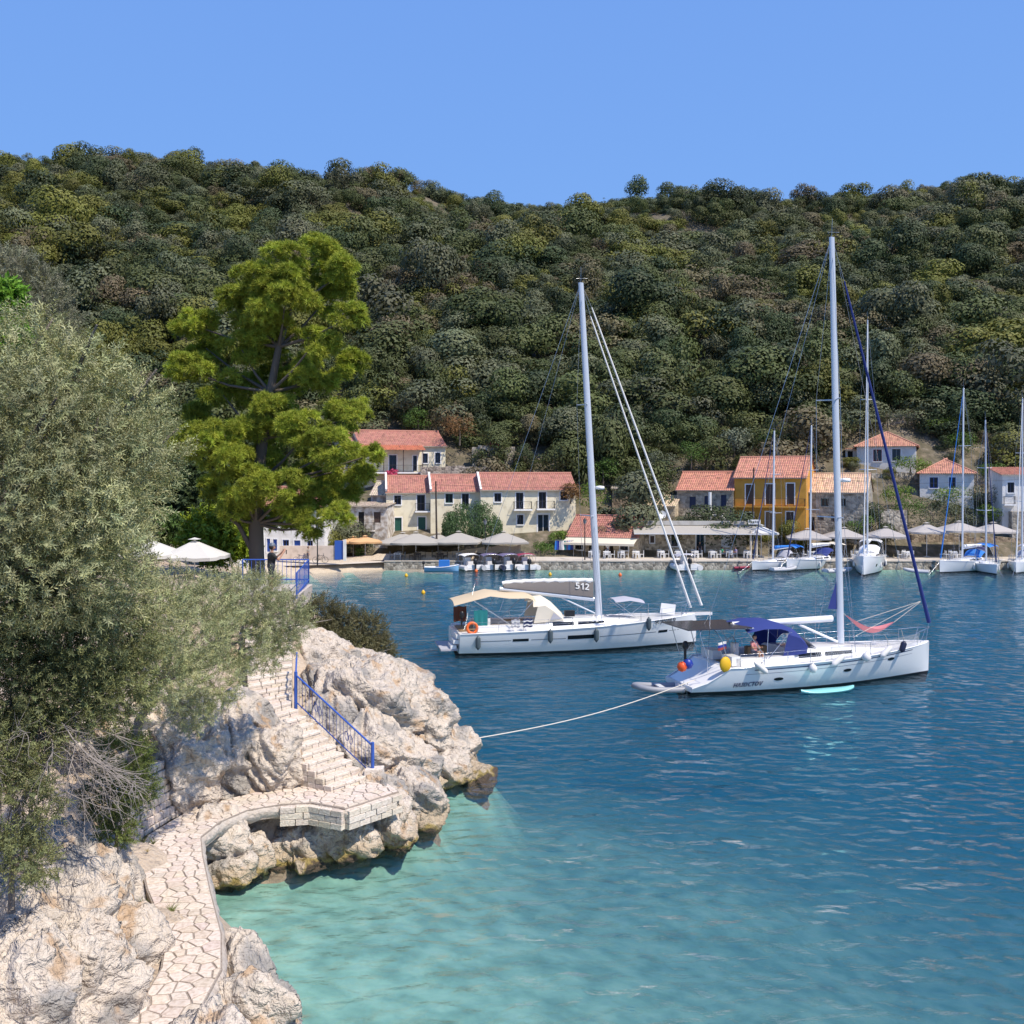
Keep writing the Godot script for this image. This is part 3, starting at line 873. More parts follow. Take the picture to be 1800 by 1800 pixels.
	for k in 4: bx(sgo, "sign_letter", on_face(tav, 1319 + k * 3.6, 917) + Vector3(0, [0.0, -0.04, 0.02, 0.0][k], 0.79), Vector3([0.09, 0.2, 0.16, 0.2][k], [0.3, 0.22, 0.24, 0.24][k], 0.02), M.grey)

	house("stone_house", "grey stone house with three tall dark windows and a red roof behind the tavern", {l = 1190, r = 1289, eave = 859, base = 925, d = 131, turn = -22, dep = 7.5, roof = ["gable", 2.1], wall = "stone_wall", tile = Color(0.50, 0.22, 0.15), trim = "stone_wall",
		holes = [[1212, 873, 1223, 894, "bare_darkblue"], [1238, 872, 1251, 898, "bare_darkblue_door"], [1267, 870, 1277, 894, "bare_darkblue"]]})
	var yel := house("yellow_house", "ochre yellow two storey house with white window frames and a long balcony", {l = 1291, r = 1417, eave = 837, base = 940, d = 128.5, turn = -24, dep = 8.5, roof = ["gable", 2.4], wall = "ochre", tile = Color(0.50, 0.23, 0.16),
		holes = [[1311, 852, 1325, 886, "solid_brown_door"], [1346, 851, 1361, 886, "solid_brown_door"], [1383, 850, 1396, 886, "solid_brown_door"], [1311, 901, 1324, 940, "glass_grey_door"], [1346, 900, 1361, 940, "solid_wood_door"], [1382, 900, 1395, 940, "solid_brown_door"]]})
	balcony(yel, 0.05, on_face(yel, 1416, 889).x, on_face(yel, 1300, 889).y, 0.7, "ochre")
	house("tile_roof_stone_house", "grey stone house under pale pinkish barrel tiles beside the yellow house", {l = 1419, r = 1524, eave = 863, base = 950, d = 127, turn = -24, dep = 8.0, roof = ["gable", 2.1], wall = "stone_wall", tile = Color(0.60, 0.40, 0.27), trim = "stone_wall",
		holes = [[1443, 876, 1457, 890, "glass_teal"], [1477, 876, 1487, 890, "glass_teal"], [1418.5, 909, 1432, 932, "bare_void_door"], [1438, 907, 1448, 914, "bare_brown"], [1460, 906, 1468, 917, "bare_brown"]]})
	house("white_hip_house", "white house under a red hipped roof, highest of the right hand cluster", {l = 1506, r = 1610, eave = 783, base = 832, d = 142, turn = -22, dep = 7.5, roof = ["hip", 1.9], wall = "white_wall", tile = Color(0.50, 0.25, 0.17),
		holes = [[1568, 789, 1583, 810, "glass_grey"], [1535, 790, 1550, 811, "glass_red"]]})
	house("lean_to_house", "low whitewashed lean-to with a rusty roof beside the white hipped house", {l = 1486, r = 1509, eave = 790, base = 832, d = 143.5, turn = -22, dep = 5.0, roof = ["shed", 0.5], wall = "white_wall", tile = Color(0.40, 0.24, 0.17), holes = [[1490, 793, 1499, 812, "bare_void"]]})
	house("pavilion_house", "white house with a pyramid tiled roof and shaded blue windows above the vine terrace", {l = 1617, r = 1712, eave = 830, base = 892, d = 135, turn = -20, dep = 7.0, roof = ["hip", 1.8], wall = "white_wall", tile = Color(0.50, 0.245, 0.17),
		holes = [[1634, 839, 1649, 858, "glass_blue"], [1668, 839, 1680, 858, "glass_blue"]]})
	house("edge_house", "white house with a stone ground floor and dark window by the last parasol", {l = 1762, r = 1850, eave = 834, base = 965, d = 127, turn = -12, dep = 7.0, roof = ["shed", 0.9], wall = "white_wall", tile = Color(0.50, 0.22, 0.15),
		holes = [[1771, 848, 1783, 866, "glass_darkblue"]]})
	var eh: Node3D = get_node("edge_house")
	bx(eh, "stone_base", on_face(eh, 1800, 930) + Vector3(0, -0.6, 0.9), Vector3(3.6, 5.6, 1.6), M.stone_wall)
	balcony(eh, on_face(eh, 1763, 886).x, on_face(eh, 1783, 886).x, on_face(eh, 1763, 886).y, 0.8)
	house("garden_shed", "small shed under a lean-to of pale barrel tiles between shop and stone house", {l = 1128, r = 1186, eave = 888, base = 925, d = 130, turn = -20, dep = 3.5, roof = ["shed", 1.1], wall = "warm_stone", tile = Color(0.56, 0.44, 0.30), holes = [[1147, 905, 1156, 922, "bare_void_door"]]})
	house("brown_roof_barn", "old barn with a sagging brown tile roof behind the yellow house", {l = 1382, r = 1432, eave = 806, base = 838, d = 144, turn = -18, dep = 6.0, roof = ["gable", 1.5], wall = "brown_stone", tile = Color(0.30, 0.19, 0.14)})
	house("stone_hut", "tiny stone hut among trees above the shop roof", {l = 1076, r = 1103, eave = 858, base = 880, d = 133, turn = -10, dep = 3.0, roof = ["shed", 0.4], wall = "brown_stone", tile = Color(0.42, 0.36, 0.30), holes = [[1083, 861, 1095, 876, "bare_brown_door"]]})
	# stone walls of the terraces at the right
	var walls := [[1546, 1592, 897, 945, 126, "grey stone retaining wall with a roof terrace beside the pale tiled house"], [1600, 1700, 940, 990, 125.5, "brown stone wall behind the white quay parasols"], [1700, 1800, 945, 990, 125.5, "brown stone wall under the edge house behind the last parasol"],
		[1530, 1612, 832, 862, 139, "rough stone terrace wall under the white hipped house"], [1690, 1762, 832, 870, 138, "stone steps wall beside the pyramid roofed house"], [1525, 1640, 728, 752, 152, "pale dry stone wall on the slope above the white hipped house"], [1690, 1770, 785, 812, 146, "tumbled stone wall on the slope above the pyramid roofed house"], [1300, 1417, 941, 975, 126.5, "rendered wall below the yellow house"],
		[830, 905, 785, 812, 141, "tumbled pale stone terrace on the slope beside the hill house"], [740, 860, 820, 845, 137, "rubble terrace wall above the cream row roof"]]
	for e in walls:
		var a := q(e[0], e[3], e[4]); var b := q(e[1], e[2], e[4])
		var wb := MB.new()
		var n := int(maxf(3.0, (b.x - a.x) / 0.8))
		for i in n:
			var hh3 := b.y - a.y + rng.randf_range(-0.15, 0.15)
			wb.box(Vector3(lerpf(a.x, b.x, (i + 0.5) / n), a.y + hh3 * 0.5 - 0.7, a.z + rng.randf_range(-0.08, 0.08)), Vector3((b.x - a.x) / n + 0.02, hh3 + 1.4, 0.9))
		single("stone_wall", wb, M.stone_wall if e[4] != 125.5 else M.brown_stone, e[5], "wall")
	# parasols
	umbrella("orange parasol nearest the ruined house, with a warm yellow rim", 621, 944, 25, 120.5, 0.95, "canvas_orange", 0.5)
	umbrella("orange parasol between the ruined house and the beige taverna parasols", 642, 943, 27, 119.0, 0.95, "canvas_orange", 0.5)
	for e in [[731, 936, 41, 118.2, "at the quay edge beside the orange parasols"], [806, 935, 40, 118.2, "at the quay edge before the pepper tree"], [886, 935, 40, 118.4, "at the quay edge beside the hedge"], [708, 937, 40, 122.5, "in the back row beside the ruin"], [770, 938, 38, 122.8, "in the back row behind the utility pole"]]:
		umbrella("large beige taverna parasol " + e[4], e[0], e[1], e[2], e[3], 0.95, "canvas_beige", 1.05, "beige taverna parasols")
	for e in [[1420, 930, 36, 122, "below the yellow house"], [1484, 928, 33, 122, "below the pale tiled stone house"], [1557, 927, 34, 122, "before the grey retaining wall"], [1629, 920, 29, 121.5, "below the olive trees"], [1686, 917, 34, 121.5, "behind the blue covered sailboat"], [1746, 919, 29, 121.5, "beside the edge house"]]:
		umbrella("pale square parasol on the quay " + e[4], e[0], e[1], e[2], e[3], 0.95, "canvas_grey", 0.95, "pale quay parasols")
	umbrella("small off white parasol at the corner of the flat roofed tavern", 1338, 924, 24, 121.0, 0.95, "canvas_white", 0.8)
	# taverna deck furniture
	for k in 14:
		var p := Vector3(lerpf(-13.0, 2.0, (k % 7) / 6.5) + rng.randf_range(-0.3, 0.3), 0.95, -117.6 - (k / 7) * 2.1)
		seat_set(p, "dark_wood" if k % 3 else "grey", "dark_wood" if k % 3 else "white_paint", "under the beige taverna parasols", 4)
	for k in 4: seat_set(Vector3(9.4 + k * 1.7, 0.95, -120.2 + (k % 2) * 0.3), "white_paint", "white_paint", "in front of the waterfront shop", 3)
	for k in 6: seat_set(Vector3(17.5 + k * 2.0, 0.95, -120.4 + (k % 2) * 0.5), "white_paint", "white_paint", "under the tavern awning", 3)
	for k in 4: seat_set(Vector3(35.0 + k * 5.5, 0.95, -119.6), "white_paint", "white_paint", "under the pale quay parasols", 4)
	# street lamps
	for e in [[853, 978, 118.0, 4.6, "beside the taverna deck"], [1028, 982, 117.4, 4.7, "in front of the waterfront shop"], [558, 985, 110.5, 4.4, "by the parked bicycle on the beach road"]]:
		var p := q(e[0], e[1], e[2])
		p.y = 0.93
		var o := thing("street_lamp", "black lantern street lamp " + e[4], "street lamp", p)
		tb(o, "post", [Vector3(0, 0, 0), Vector3(0, e[3] - 0.6, 0)], 0.075, M.black_iron, 0.05, 8)
		var lb := MB.new(); lb.lathe(Vector3(0, e[3] - 0.6, 0), [Vector2(0.05, 0), Vector2(0.16, 0.12), Vector2(0.22, 0.45)], 6)
		part(o, "lantern", lb, M.grey)
		var lc := MB.new(); lc.lathe(Vector3(0, e[3] - 0.15, 0), [Vector2(0.25, 0), Vector2(0.1, 0.18), Vector2(0.02, 0.3)], 6)
		part(o, "lantern_cap", lc, M.black_iron)
	# poles with wires
	var pole := thing("utility_pole", "tall dark wooden utility pole in front of the cream row", "pole", q(768, 960, 121.5))
	pole.position.y = 0.95
	tb(pole, "mast", [Vector3(0, 0, 0), q(766, 846, 121.5) - pole.position], 0.13, M.dark_wood, 0.09, 8)
	var pole2 := thing("utility_pole", "dark utility pole in front of the yellow house", "pole", q(1322, 935, 124.5))
	tb(pole2, "mast", [Vector3(0, -2, 0), q(1325, 822, 124.5) - pole2.position], 0.12, M.dark_wood, 0.09, 8)
	for e in [[q(766, 850, 121.5), q(560, 905, 112), 1.2, "between the row's pole and the beach road"], [q(766, 852, 121.5), q(1325, 826, 124.5), 2.2, "between the two utility poles"], [q(1325, 826, 124.5), q(1800, 842, 122), 2.0, "from the yellow house pole towards the edge house"]]:
		var pts := []
		for i in 25: pts.append((e[0] as Vector3).lerp(e[1], i / 24.0) - Vector3(0, sin(PI * i / 24.0) * e[2] * 0.5, 0))
		var wb := MB.new(); wb.tube(pts, 0.018, 0.018, 3, false)
		single("power_line", wb, M.black_iron, "thin dark power line strung " + e[3], "cable")
	# garden plants among the houses
	var pep := thing("pepper_tree", "weeping green pepper tree hiding the middle of the cream row", "tree", q(830, 965, 124.0))
	pep.position.y = 0.9
	var lb2 := []
	for i in 26:
		var u := rdir()
		lb2.append([Vector3(u.x * 2.9, 4.6 + u.y * 1.9 - (absf(u.x) * 0.8), u.z * 1.6), rng.randf_range(0.7, 1.15)])
	part(pep, "crown", crown(lb2, 150, 0.2), M.leaf_pepper)
	var strands := MB.new()                                       # hanging sprays
	for i in 620:
		var u := rdir()
		var p := Vector3(u.x * 3.6, 4.9 + u.y * 1.6 - absf(u.x) * 1.0, u.z * 2.1)
		for k in 9:
			var t := rng.randf_range(0.7, 1.3)
			leaf(strands, p + Vector3(rng.randf_range(-0.1, 0.1), -k * 0.2, rng.randf_range(-0.1, 0.1)), (Vector3(0, -1, 0) + rdir() * 0.6).normalized(), (Vector3(0.3, 0.3, 1) + rdir() * 0.8).normalized(), 0.3, 0.09, Color(t, t, t))
	part(pep, "hanging_sprays", strands, M.leaf_pepper)
	tb(pep, "trunk", [Vector3(0, 0, 0), Vector3(0.2, 2, 0), Vector3(-0.1, 4, 0.1)], 0.22, M.bark, 0.1, 8)
	for e in [["rust_bush", "rust brown bush on the slope beside the hill house", 808, 778, 140, 2.6, 4.2, "leaf_rust"], ["garden_tree", "bright green garden tree behind the end of the cream row", 1045, 900, 128, 2.6, 3.6, "leaf_vine"], ["garden_tree", "green shrubby tree beside the hill house roof", 735, 760, 146, 2.2, 3.4, "leaf_garden"],
		["garden_tree", "round light green tree above the yellow house roof", 1355, 800, 142, 2.2, 3.4, "leaf_garden"], ["grey_olive_tree", "grey green olive tree below the pyramid roofed house", 1640, 940, 127.5, 3.0, 4.8, "leaf_greyolive"], ["grey_olive_tree", "grey green olive tree in front of the retaining wall, beside the first olive", 1686, 938, 128.5, 2.4, 4.4, "leaf_greyolive"],
		["garden_tree", "leafy green tree against the pale tiled stone house", 1508, 945, 124.5, 1.8, 3.4, "leaf_garden"], ["vine", "bright green vine arbour below the pyramid roofed house", 1660, 880, 133, 3.2, 1.3, "leaf_vine"], ["vine", "bright green vine arbour beside the white hipped house", 1600, 830, 137, 2.6, 1.6, "leaf_vine"], ["vine", "green vine terrace between the pale tiled house and the olive trees", 1580, 882, 131, 2.6, 1.8, "leaf_vine"],
		["vine", "bright green vines on the slope above the pyramid roofed house", 1655, 755, 148, 2.6, 1.5, "leaf_vine"], ["garden_tree", "green fig tree beside the white hipped house", 1690, 800, 143, 2.4, 3.2, "leaf_garden"], ["garden_shrub", "flowering garden shrub below the edge house", 1735, 925, 128, 2.2, 2.6, "leaf_vine"], ["garden_shrub", "red flowered bush at the end of the cream row", 1003, 880, 127.5, 1.6, 2.0, "leaf_rust"],
		["cactus_clump", "pale prickly pear thicket above the stone house", 1290, 800, 141, 3.0, 3.6, "leaf_cactus"], ["cactus_clump", "pale prickly pear thicket beside the stone hut", 1120, 855, 134, 1.6, 2.4, "leaf_cactus"], ["garden_shrub", "low hedge along the promenade beside the waterfront shop", 955, 975, 123.5, 2.0, 1.3, "leaf_garden"], ["garden_shrub", "climbing plants on the terrace below the end balconies", 985, 965, 124, 1.5, 2.2, "leaf_vine"],
		["garden_shrub", "dense green shrub on the bank between the vines and the olive trees", 1595, 915, 128, 2.4, 3.0, "leaf_garden"], ["garden_shrub", "grey green shrub on the bank behind the last parasols", 1735, 895, 131, 2.6, 3.0, "leaf_greyolive"], ["garden_shrub", "yellow green shrub between the two hipped roof houses", 1635, 850, 139, 2.4, 2.6, "leaf_vine"], ["garden_shrub", "grey green bush on the terrace above the white hipped house", 1560, 748, 149, 2.6, 2.2, "leaf_greyolive"], ["garden_shrub", "dark green bush behind the roof of the stone hut", 1060, 850, 135, 2.4, 3.4, "leaf_garden"], ["garden_shrub", "tall grey green bush behind the shed's tiled roof", 1160, 850, 135, 2.8, 4.4, "leaf_greyolive"], ["garden_shrub", "green bush on the bank above the stone house roof", 1215, 820, 138, 2.6, 3.4, "leaf_garden"], ["garden_shrub", "straggling shrub on the bank beside the edge house", 1745, 850, 137, 2.2, 2.6, "leaf_garden"],
		["bougainvillea", "pink bougainvillea behind the ruined house", 690, 842, 133, 1.0, 1.2, "petal_pink"], ["bougainvillea", "pink flowering shrub on the slope beside the rust bush", 868, 790, 142, 0.9, 1.0, "petal_pink"], ["garden_shrub", "potted greenery under the orange parasols", 635, 982, 119.5, 0.8, 1.3, "leaf_garden"]]:
		var p := q(e[2], e[3], e[4])
		bush(e[0], e[1], p, e[5], e[6], e[7], 14, 0.2 if e[0] != "cactus_clump" else 0.34, 80)

# ---------- near coast: ground, rocks, path, stairs
var ANCH := [[-5.7, 12, 1.3], [-5.7, 16.5, 1.3], [-5.9, 19.3, 1.3], [-7.3, 22, 1.3], [-8.3, 25, 1.3], [-7.6, 27.5, 1.3], [-5.6, 28.2, 1.3], [-4.2, 28.6, 1.2], [-6.2, 29.8, 1.9], [-7.2, 30.6, 2.6], [-8.1, 33, 4.0], [-8.6, 36, 5.6], [-9.0, 39, 5.9], [-6.6, 40, 2.8],
	[-7.6, 16.0, 2.0], [-6.95, 18.5, 1.75], [-7.45, 20.2, 1.8], [-8.45, 22, 1.9], [-9.2, 23.4, 1.9], [-8.6, 17.5, 3.0], [-9.4, 19.5, 3.4], [-9.4, 22, 2.6], [-10.6, 24, 3.2], [-9.25, 24.8, 1.5], [-9.05, 26.3, 1.5], [-8.5, 27.3, 1.5], [-10, 26.8, 3.6], [-9.3, 28.8, 3.6], [-12, 28, 6], [-13, 20, 6.2], [-12, 15, 5.2], [-8.5, 11, 3], [-15, 35, 7.2], [-12.5, 40, 5.8], [-17, 50, 4.6], [-22, 66, 3.8], [-26, 78, 2.8], [-20, 58, 4.4], [-14, 45, 5.2], [-11, 33, 6.4], [-6.8, 33.5, 3.2], [-6.9, 37.5, 2.8], [-7.4, 43, 3.4],
	[-4.6, 37, 1.9], [-3.0, 36, 0.9], [-4.6, 33, 1.3], [-3.4, 33, 0.7], [-6, 44, 2.4], [-10, 50, 3.6], [-13.5, 60, 3.6], [-17.5, 70, 3.4], [-22, 82, 2.6], [-28, 95, 2.0], [-31, 105, 1.4], [-24, 112, 0.9], [-32, 40, 12], [-38, 70, 10], [-46, 100, 9], [-27, 55, 7], [-40, 85, 7], [-45, 115, 4], [-35, 116, 1.2], [-25, 25, 11], [-25, 10, 10]]
var n_ground: FastNoiseLite
func coast_y(x: float, d: float) -> float:
	var sw := 0.0
	var sy := 0.0
	for a in ANCH:
		var dx: float = x - a[0]
		var dz: float = d - a[1]
		var k := 1.0 / pow(dx * dx + dz * dz + 0.15, 1.7)
		sw += k; sy += k * a[2]
	var s := -shore(x, -d)
	var y := sy / sw + n_ground.get_noise_2d(x, d) * 0.35
	if s < 3.0: y = lerpf(bed_y(x, d) - 0.5 - maxf(0.0, -s) * 0.4, y, smoothstep(-1.0, 1.3 if d < 45.0 else 3.0, s))
	return y
var n_crag: FastNoiseLite
var n_fine: FastNoiseLite
var n_stain: FastNoiseLite
func stone_tint(p: Vector3) -> Color:
	var a := n_stain.get_noise_3d(p.x, p.y, p.z)
	var b := n_stain.get_noise_3d(p.x * 2.3 + 40.0, p.y * 2.3, p.z * 2.3)
	var c := Color(0.61, 0.535, 0.455).lerp(Color(0.33, 0.31, 0.29), smoothstep(0.05, 0.38, a))
	c = c.lerp(Color(0.46, 0.30, 0.17), smoothstep(0.24, 0.42, b) * 0.75)
	if p.y < 0.75:                                                # algae and dark wet weed along the tide line, ragged as in the photograph
		var e := p.y + b * 0.35 + a * 0.2
		c = c.lerp(Color(0.44, 0.35, 0.24), smoothstep(0.70, 0.40, e) * 0.8)
		c = c.lerp(Color(0.29, 0.22, 0.075), smoothstep(0.26, 0.17, e))
		c = c.lerp(Color(0.085, 0.062, 0.04), smoothstep(0.13, 0.06, e))
	return c
# a jointed limestone block: a ball cut by random planes, then split along slanting beds and roughened
func rock_mesh(o: Vector3, r: Vector3, sd: int, res := 44, turn := 0.0) -> MB:
	var g := RandomNumberGenerator.new()
	g.seed = sd
	var planes := []
	for i in 16:
		var z := g.randf_range(-1, 1); var a := g.randf() * TAU
		planes.append([Vector3(sqrt(1 - z * z) * cos(a), z, sqrt(1 - z * z) * sin(a)), g.randf_range(0.72, 1.0)])
	var bs := Basis(Vector3.UP, turn) * Basis(Vector3.RIGHT, g.randf_range(-0.3, 0.3))
	var rows := []
	var cols := PackedColorArray()
	var bed := Vector3(0.72, 0.62, 0.31).normalized()
	var m := MB.new()
	var vn := int(res * 0.62)
	for j in vn + 1:
		var th := PI * clampf(float(j) / vn, 0.0006, 0.9994)
		var ring := []
		for i in res:
			var ph := -TAU * i / res
			var u := Vector3(sin(th) * cos(ph), cos(th), sin(th) * sin(ph))
			var k := 1.15
			for e in planes:
				var t: float = u.dot(e[0])
				if t > 0.05: k = minf(k, e[1] / t)
			var p := o + bs * (u * k * r)
			var al := p.dot(bed)
			var w := p + bed * al * 2.6
			var cr := n_crag.get_noise_3d(w.x, w.y, w.z)
			var fi := n_fine.get_noise_3d(p.x, p.y, p.z)
			var sz := minf(1.0, (r.x + r.y + r.z) / 3.0)
			p += (bs * u) * (cr * 0.36 * sz + fi * 0.06)
			ring.append(p)
			cols.append(stone_tint(p))
		rows.append(ring)
	m.sheet(rows, true)
	m.c = cols
	return m
func coast_materials() -> void:
	n_ground = noise(81, 0.35, 3)
	n_crag = noise(82, 0.5, 5, FastNoiseLite.TYPE_SIMPLEX_SMOOTH, true)
	n_fine = noise(83, 2.2, 4, FastNoiseLite.TYPE_SIMPLEX_SMOOTH, true)
	n_stain = noise(84, 0.55, 4)
	var crack := noise(85, 0.008, 4, FastNoiseLite.TYPE_SIMPLEX_SMOOTH, true)
	crack.domain_warp_enabled = true; crack.domain_warp_amplitude = 40.0; crack.domain_warp_frequency = 0.012
	T.rock = ramp_tex(crack, 1024, [[0.0, 0.96, 0.94, 0.91], [0.5, 1, 1, 1], [0.80, 0.92, 0.90, 0.87], [0.93, 0.76, 0.71, 0.66], [1.0, 0.58, 0.52, 0.47]])
	var fis := noise(89, 0.012, 5, FastNoiseLite.TYPE_SIMPLEX_SMOOTH, true)
	fis.domain_warp_enabled = true; fis.domain_warp_amplitude = 30.0; fis.domain_warp_frequency = 0.02
	T.cracks = grey_tex(fis, 1024)
	T.pits = grey_tex(noise(86, 0.022, 6), 1024)
	cover(mat("limestone", 1, 1, 1, 0.92), T.rock, 0.2, T.cracks, 24.0)
	M.limestone.heightmap_flip_texture = true
	T.soil = ramp_tex(noise(87, 0.02, 6), 512, [[0.0, 0.10, 0.07, 0.045], [0.4, 0.24, 0.17, 0.11], [0.6, 0.40, 0.32, 0.24], [1.0, 0.62, 0.56, 0.48]])
	cover(mat("soil", 1, 1, 1, 0.95), T.soil, 0.25, T.pits, 8.0)
	T.flag = ramp_tex(noise(88, 0.03, 5), 512, [[0.0, 0.66, 0.60, 0.55], [0.5, 0.92, 0.88, 0.85], [1.0, 1, 1, 1]])
	cover(mat("flagstone", 0.72, 0.645, 0.575, 0.9), T.flag, 0.5, T.pits, 0.8)
	cover(mat("mortar", 0.33, 0.29, 0.255, 0.95), T.flag, 0.6, T.pits, 1.2)
	cover(mat("step_stone", 0.74, 0.68, 0.61, 0.9), T.flag, 0.6, T.pits, 1.6)
	cover(mat("old_concrete", 0.58, 0.53, 0.48, 0.95), T.flag, 0.35, T.pits, 4.0)
	mat("rail_blue", 0.035, 0.10, 0.42, 0.4)

var PR := [[-5.0, 10.5], [-5.05, 14], [-5.1, 16.5], [-5.15, 18.2], [-5.55, 19.6], [-6.35, 21.6], [-7.15, 23.7], [-7.55, 24.9], [-7.4, 26.0], [-6.95, 26.9], [-6.2, 27.35], [-5.4, 27.5], [-4.4, 27.0], [-3.15, 28.5]]
var PL := [[-6.5, 10.5], [-6.25, 14], [-6.15, 16.5], [-6.25, 18.2], [-6.6, 19.5], [-7.75, 21.7], [-8.7, 23.8], [-8.9, 25.0], [-8.55, 26.5], [-7.9, 27.6], [-7.1, 28.4], [-6.2, 28.85], [-5.0, 29.3], [-3.9, 29.9]]
const PATH_Y := 1.66
func make_coast() -> void:
	coast_materials()
	var mb := MB.new()
	var rows := []
	var cols := PackedColorArray()
	var d := 7.0
	while d < 119.0:
		var r := []
		var i := 0
		while i < 110:
			var x := 1.0 - i * (0.16 + i * 0.0042) * (1.0 + d * 0.004)
			var y := coast_y(x, d)
			r.append(Vector3(x, y, -d))
			var c := stone_tint(Vector3(x, y, -d))
			cols.append(Color(0.58, 0.51, 0.41) if d > 98.0 else c.lerp(Color(0.50, 0.41, 0.31), 0.5))
			i += 1
		rows.append(r)
		d += 0.26 + d * 0.0075
	mb.sheet(rows, false, true)
	mb.c = cols
	setting("coast_ground", mb, cover(mat("coast_earth", 1, 1, 1, 0.95), T.flag, 0.3, T.pits, 9.0))
	print("coast ground")
	# beach road at the head of the bay
	var br := MB.new()
	var bl := []; var b2 := []
	for e in [[-38, 113, 1.25], [-30, 111, 1.25], [-24.5, 110.5, 0.85], [-20, 113, 0.75], [-14, 116.2, 0.8]]: bl.append(Vector3(e[0], e[2], -e[1]))
	for e in [[-38, 117.5, 1.3], [-30, 117.5, 1.3], [-24, 118, 1.2], [-19, 119.5, 1.0], [-13.5, 121, 0.96]]: b2.append(Vector3(e[0], e[2], -e[1]))
	br.sheet([bl, b2])
	setting("beach_road", br, M.pale_paving)
	# rocks: [px, py, distance, radii, seed]
	var list := [
		[[600, 1238, 35.0, Vector3(2.3, 1.5, 2.6), 1], [680, 1268, 36.2, Vector3(1.75, 1.6, 2.4), 2], [748, 1322, 36.4, Vector3(1.1, 1.05, 1.8), 3], [648, 1330, 32.6, Vector3(1.5, 1.15, 1.7), 4], [758, 1350, 35.0, Vector3(1.05, 0.75, 1.0), 5], [832, 1364, 35.6, Vector3(0.9, 0.32, 0.7), 6], [704, 1350, 33.3, Vector3(1.1, 1.0, 1.2), 7], [548, 1172, 37.2, Vector3(1.7, 1.3, 2.0), 8], [640, 1220, 38.0, Vector3(2.2, 1.4, 2.0), 9], [790, 1340, 37.0, Vector3(0.6, 0.55, 1.0), 10], [580, 1290, 32.6, Vector3(1.2, 0.9, 1.3), 11], [745, 1378, 34.0, Vector3(0.7, 0.4, 0.6), 12]],
		[[525, 1478, 28.3, Vector3(1.0, 0.75, 0.7), 21], [600, 1462, 28.6, Vector3(1.1, 0.85, 0.8), 22], [672, 1440, 29.5, Vector3(0.95, 0.85, 1.0), 23], [738, 1428, 31.0, Vector3(0.75, 0.6, 0.9), 24], [385, 1482, 26.5, Vector3(0.55, 0.8, 0.6), 25], [432, 1505, 27.0, Vector3(0.6, 0.62, 0.5), 26], [478, 1508, 27.7, Vector3(0.55, 0.55, 0.5), 27], [402, 1530, 26.3, Vector3(0.7, 0.42, 0.55), 28], [560, 1500, 28.2, Vector3(1.2, 0.35, 0.5), 29], [690, 1470, 29.3, Vector3(0.8, 0.4, 0.6), 30], [640, 1420, 29.8, Vector3(1.1, 0.9, 0.9), 31], [720, 1400, 31.2, Vector3(0.9, 0.8, 1.0), 32]],
		[[425, 1735, 19.5, Vector3(0.42, 0.75, 0.8), 41], [462, 1790, 18.6, Vector3(0.42, 0.65, 0.8), 42], [418, 1800, 17.9, Vector3(0.45, 0.8, 0.9), 43], [396, 1690, 20.6, Vector3(0.26, 0.6, 0.5), 44], [490, 1830, 18.2, Vector3(0.3, 0.45, 0.7), 45], [360, 1870, 15.6, Vector3(0.35, 0.8, 1.0), 46]],
		[[55, 1690, 17.6, Vector3(1.2, 1.6, 1.3), 51], [130, 1650, 18.9, Vector3(1.0, 1.3, 1.1), 52], [205, 1690, 18.6, Vector3(0.5, 0.8, 0.8), 53], [120, 1770, 16.6, Vector3(0.9, 1.1, 1.0), 54], [190, 1600, 20.6, Vector3(0.7, 0.85, 0.8), 55], [165, 1540, 22.2, Vector3(0.8, 0.8, 0.9), 56], [25, 1790, 15.6, Vector3(1.0, 1.2, 1.0), 57], [165, 1790, 16.7, Vector3(0.45, 0.7, 0.8), 58], [70, 1570, 19.8, Vector3(1.3, 1.1, 1.2), 59], [238, 1650, 19.6, Vector3(0.3, 0.5, 0.6), 60]],
		[[335, 1345, 27.9, Vector3(1.2, 1.6, 0.8), 61], [405, 1345, 28.8, Vector3(0.75, 1.15, 0.8), 62], [285, 1290, 27.6, Vector3(1.2, 1.4, 0.9), 63], [470, 1325, 29.3, Vector3(0.9, 0.9, 0.8), 64], [512, 1352, 29.2, Vector3(0.55, 0.55, 0.5), 65], [430, 1280, 30.0, Vector3(0.9, 0.9, 0.9), 67], [205, 1270, 26.6, Vector3(1.1, 1.2, 0.8), 68]]]
	var where := ["on the headland between the blue railing and the water", "at the water's edge under the platform", "below the outer edge of the flagstone path", "along the shaded bank inside the flagstone path", "behind the dry stone wall beside the stairs"]
	for gi in 5:
		for e in list[gi]:
			var o := q(e[0], e[1], e[2])
			var big: float = e[3].x
			var mbr := rock_mesh(o, e[3], e[4], 132 if big > 1.4 else 100 if big > 0.8 else 68, e[4] * 0.7)
			var foot: float = o.y - e[3].y
			var look := ("massive" if big > 1.4 else "broad" if big > 0.85 else "small") + (" tall" if e[3].y > big * 1.15 else " flat" if e[3].y < big * 0.62 else "") + (" ochre footed" if foot < 0.3 else " pale") + " limestone rock "
			single("rock", mbr, M.limestone, look + where[gi], "rock", "limestone rocks " + where[gi])
	print("rocks")
	# path slab
	var pth := MB.new()
	var a0 := []; var a1 := []; var a2 := []; var a3 := []; var poly := PackedVector2Array()
	for e in PR:
		a0.append(Vector3(e[0], PATH_Y, -e[1])); a2.append(Vector3(e[0] + 0.02, PATH_Y - 0.32, -e[1])); poly.append(Vector2(e[0], -e[1]))
	for i in range(PL.size() - 1, -1, -1): poly.append(Vector2(PL[i][0], -PL[i][1]))
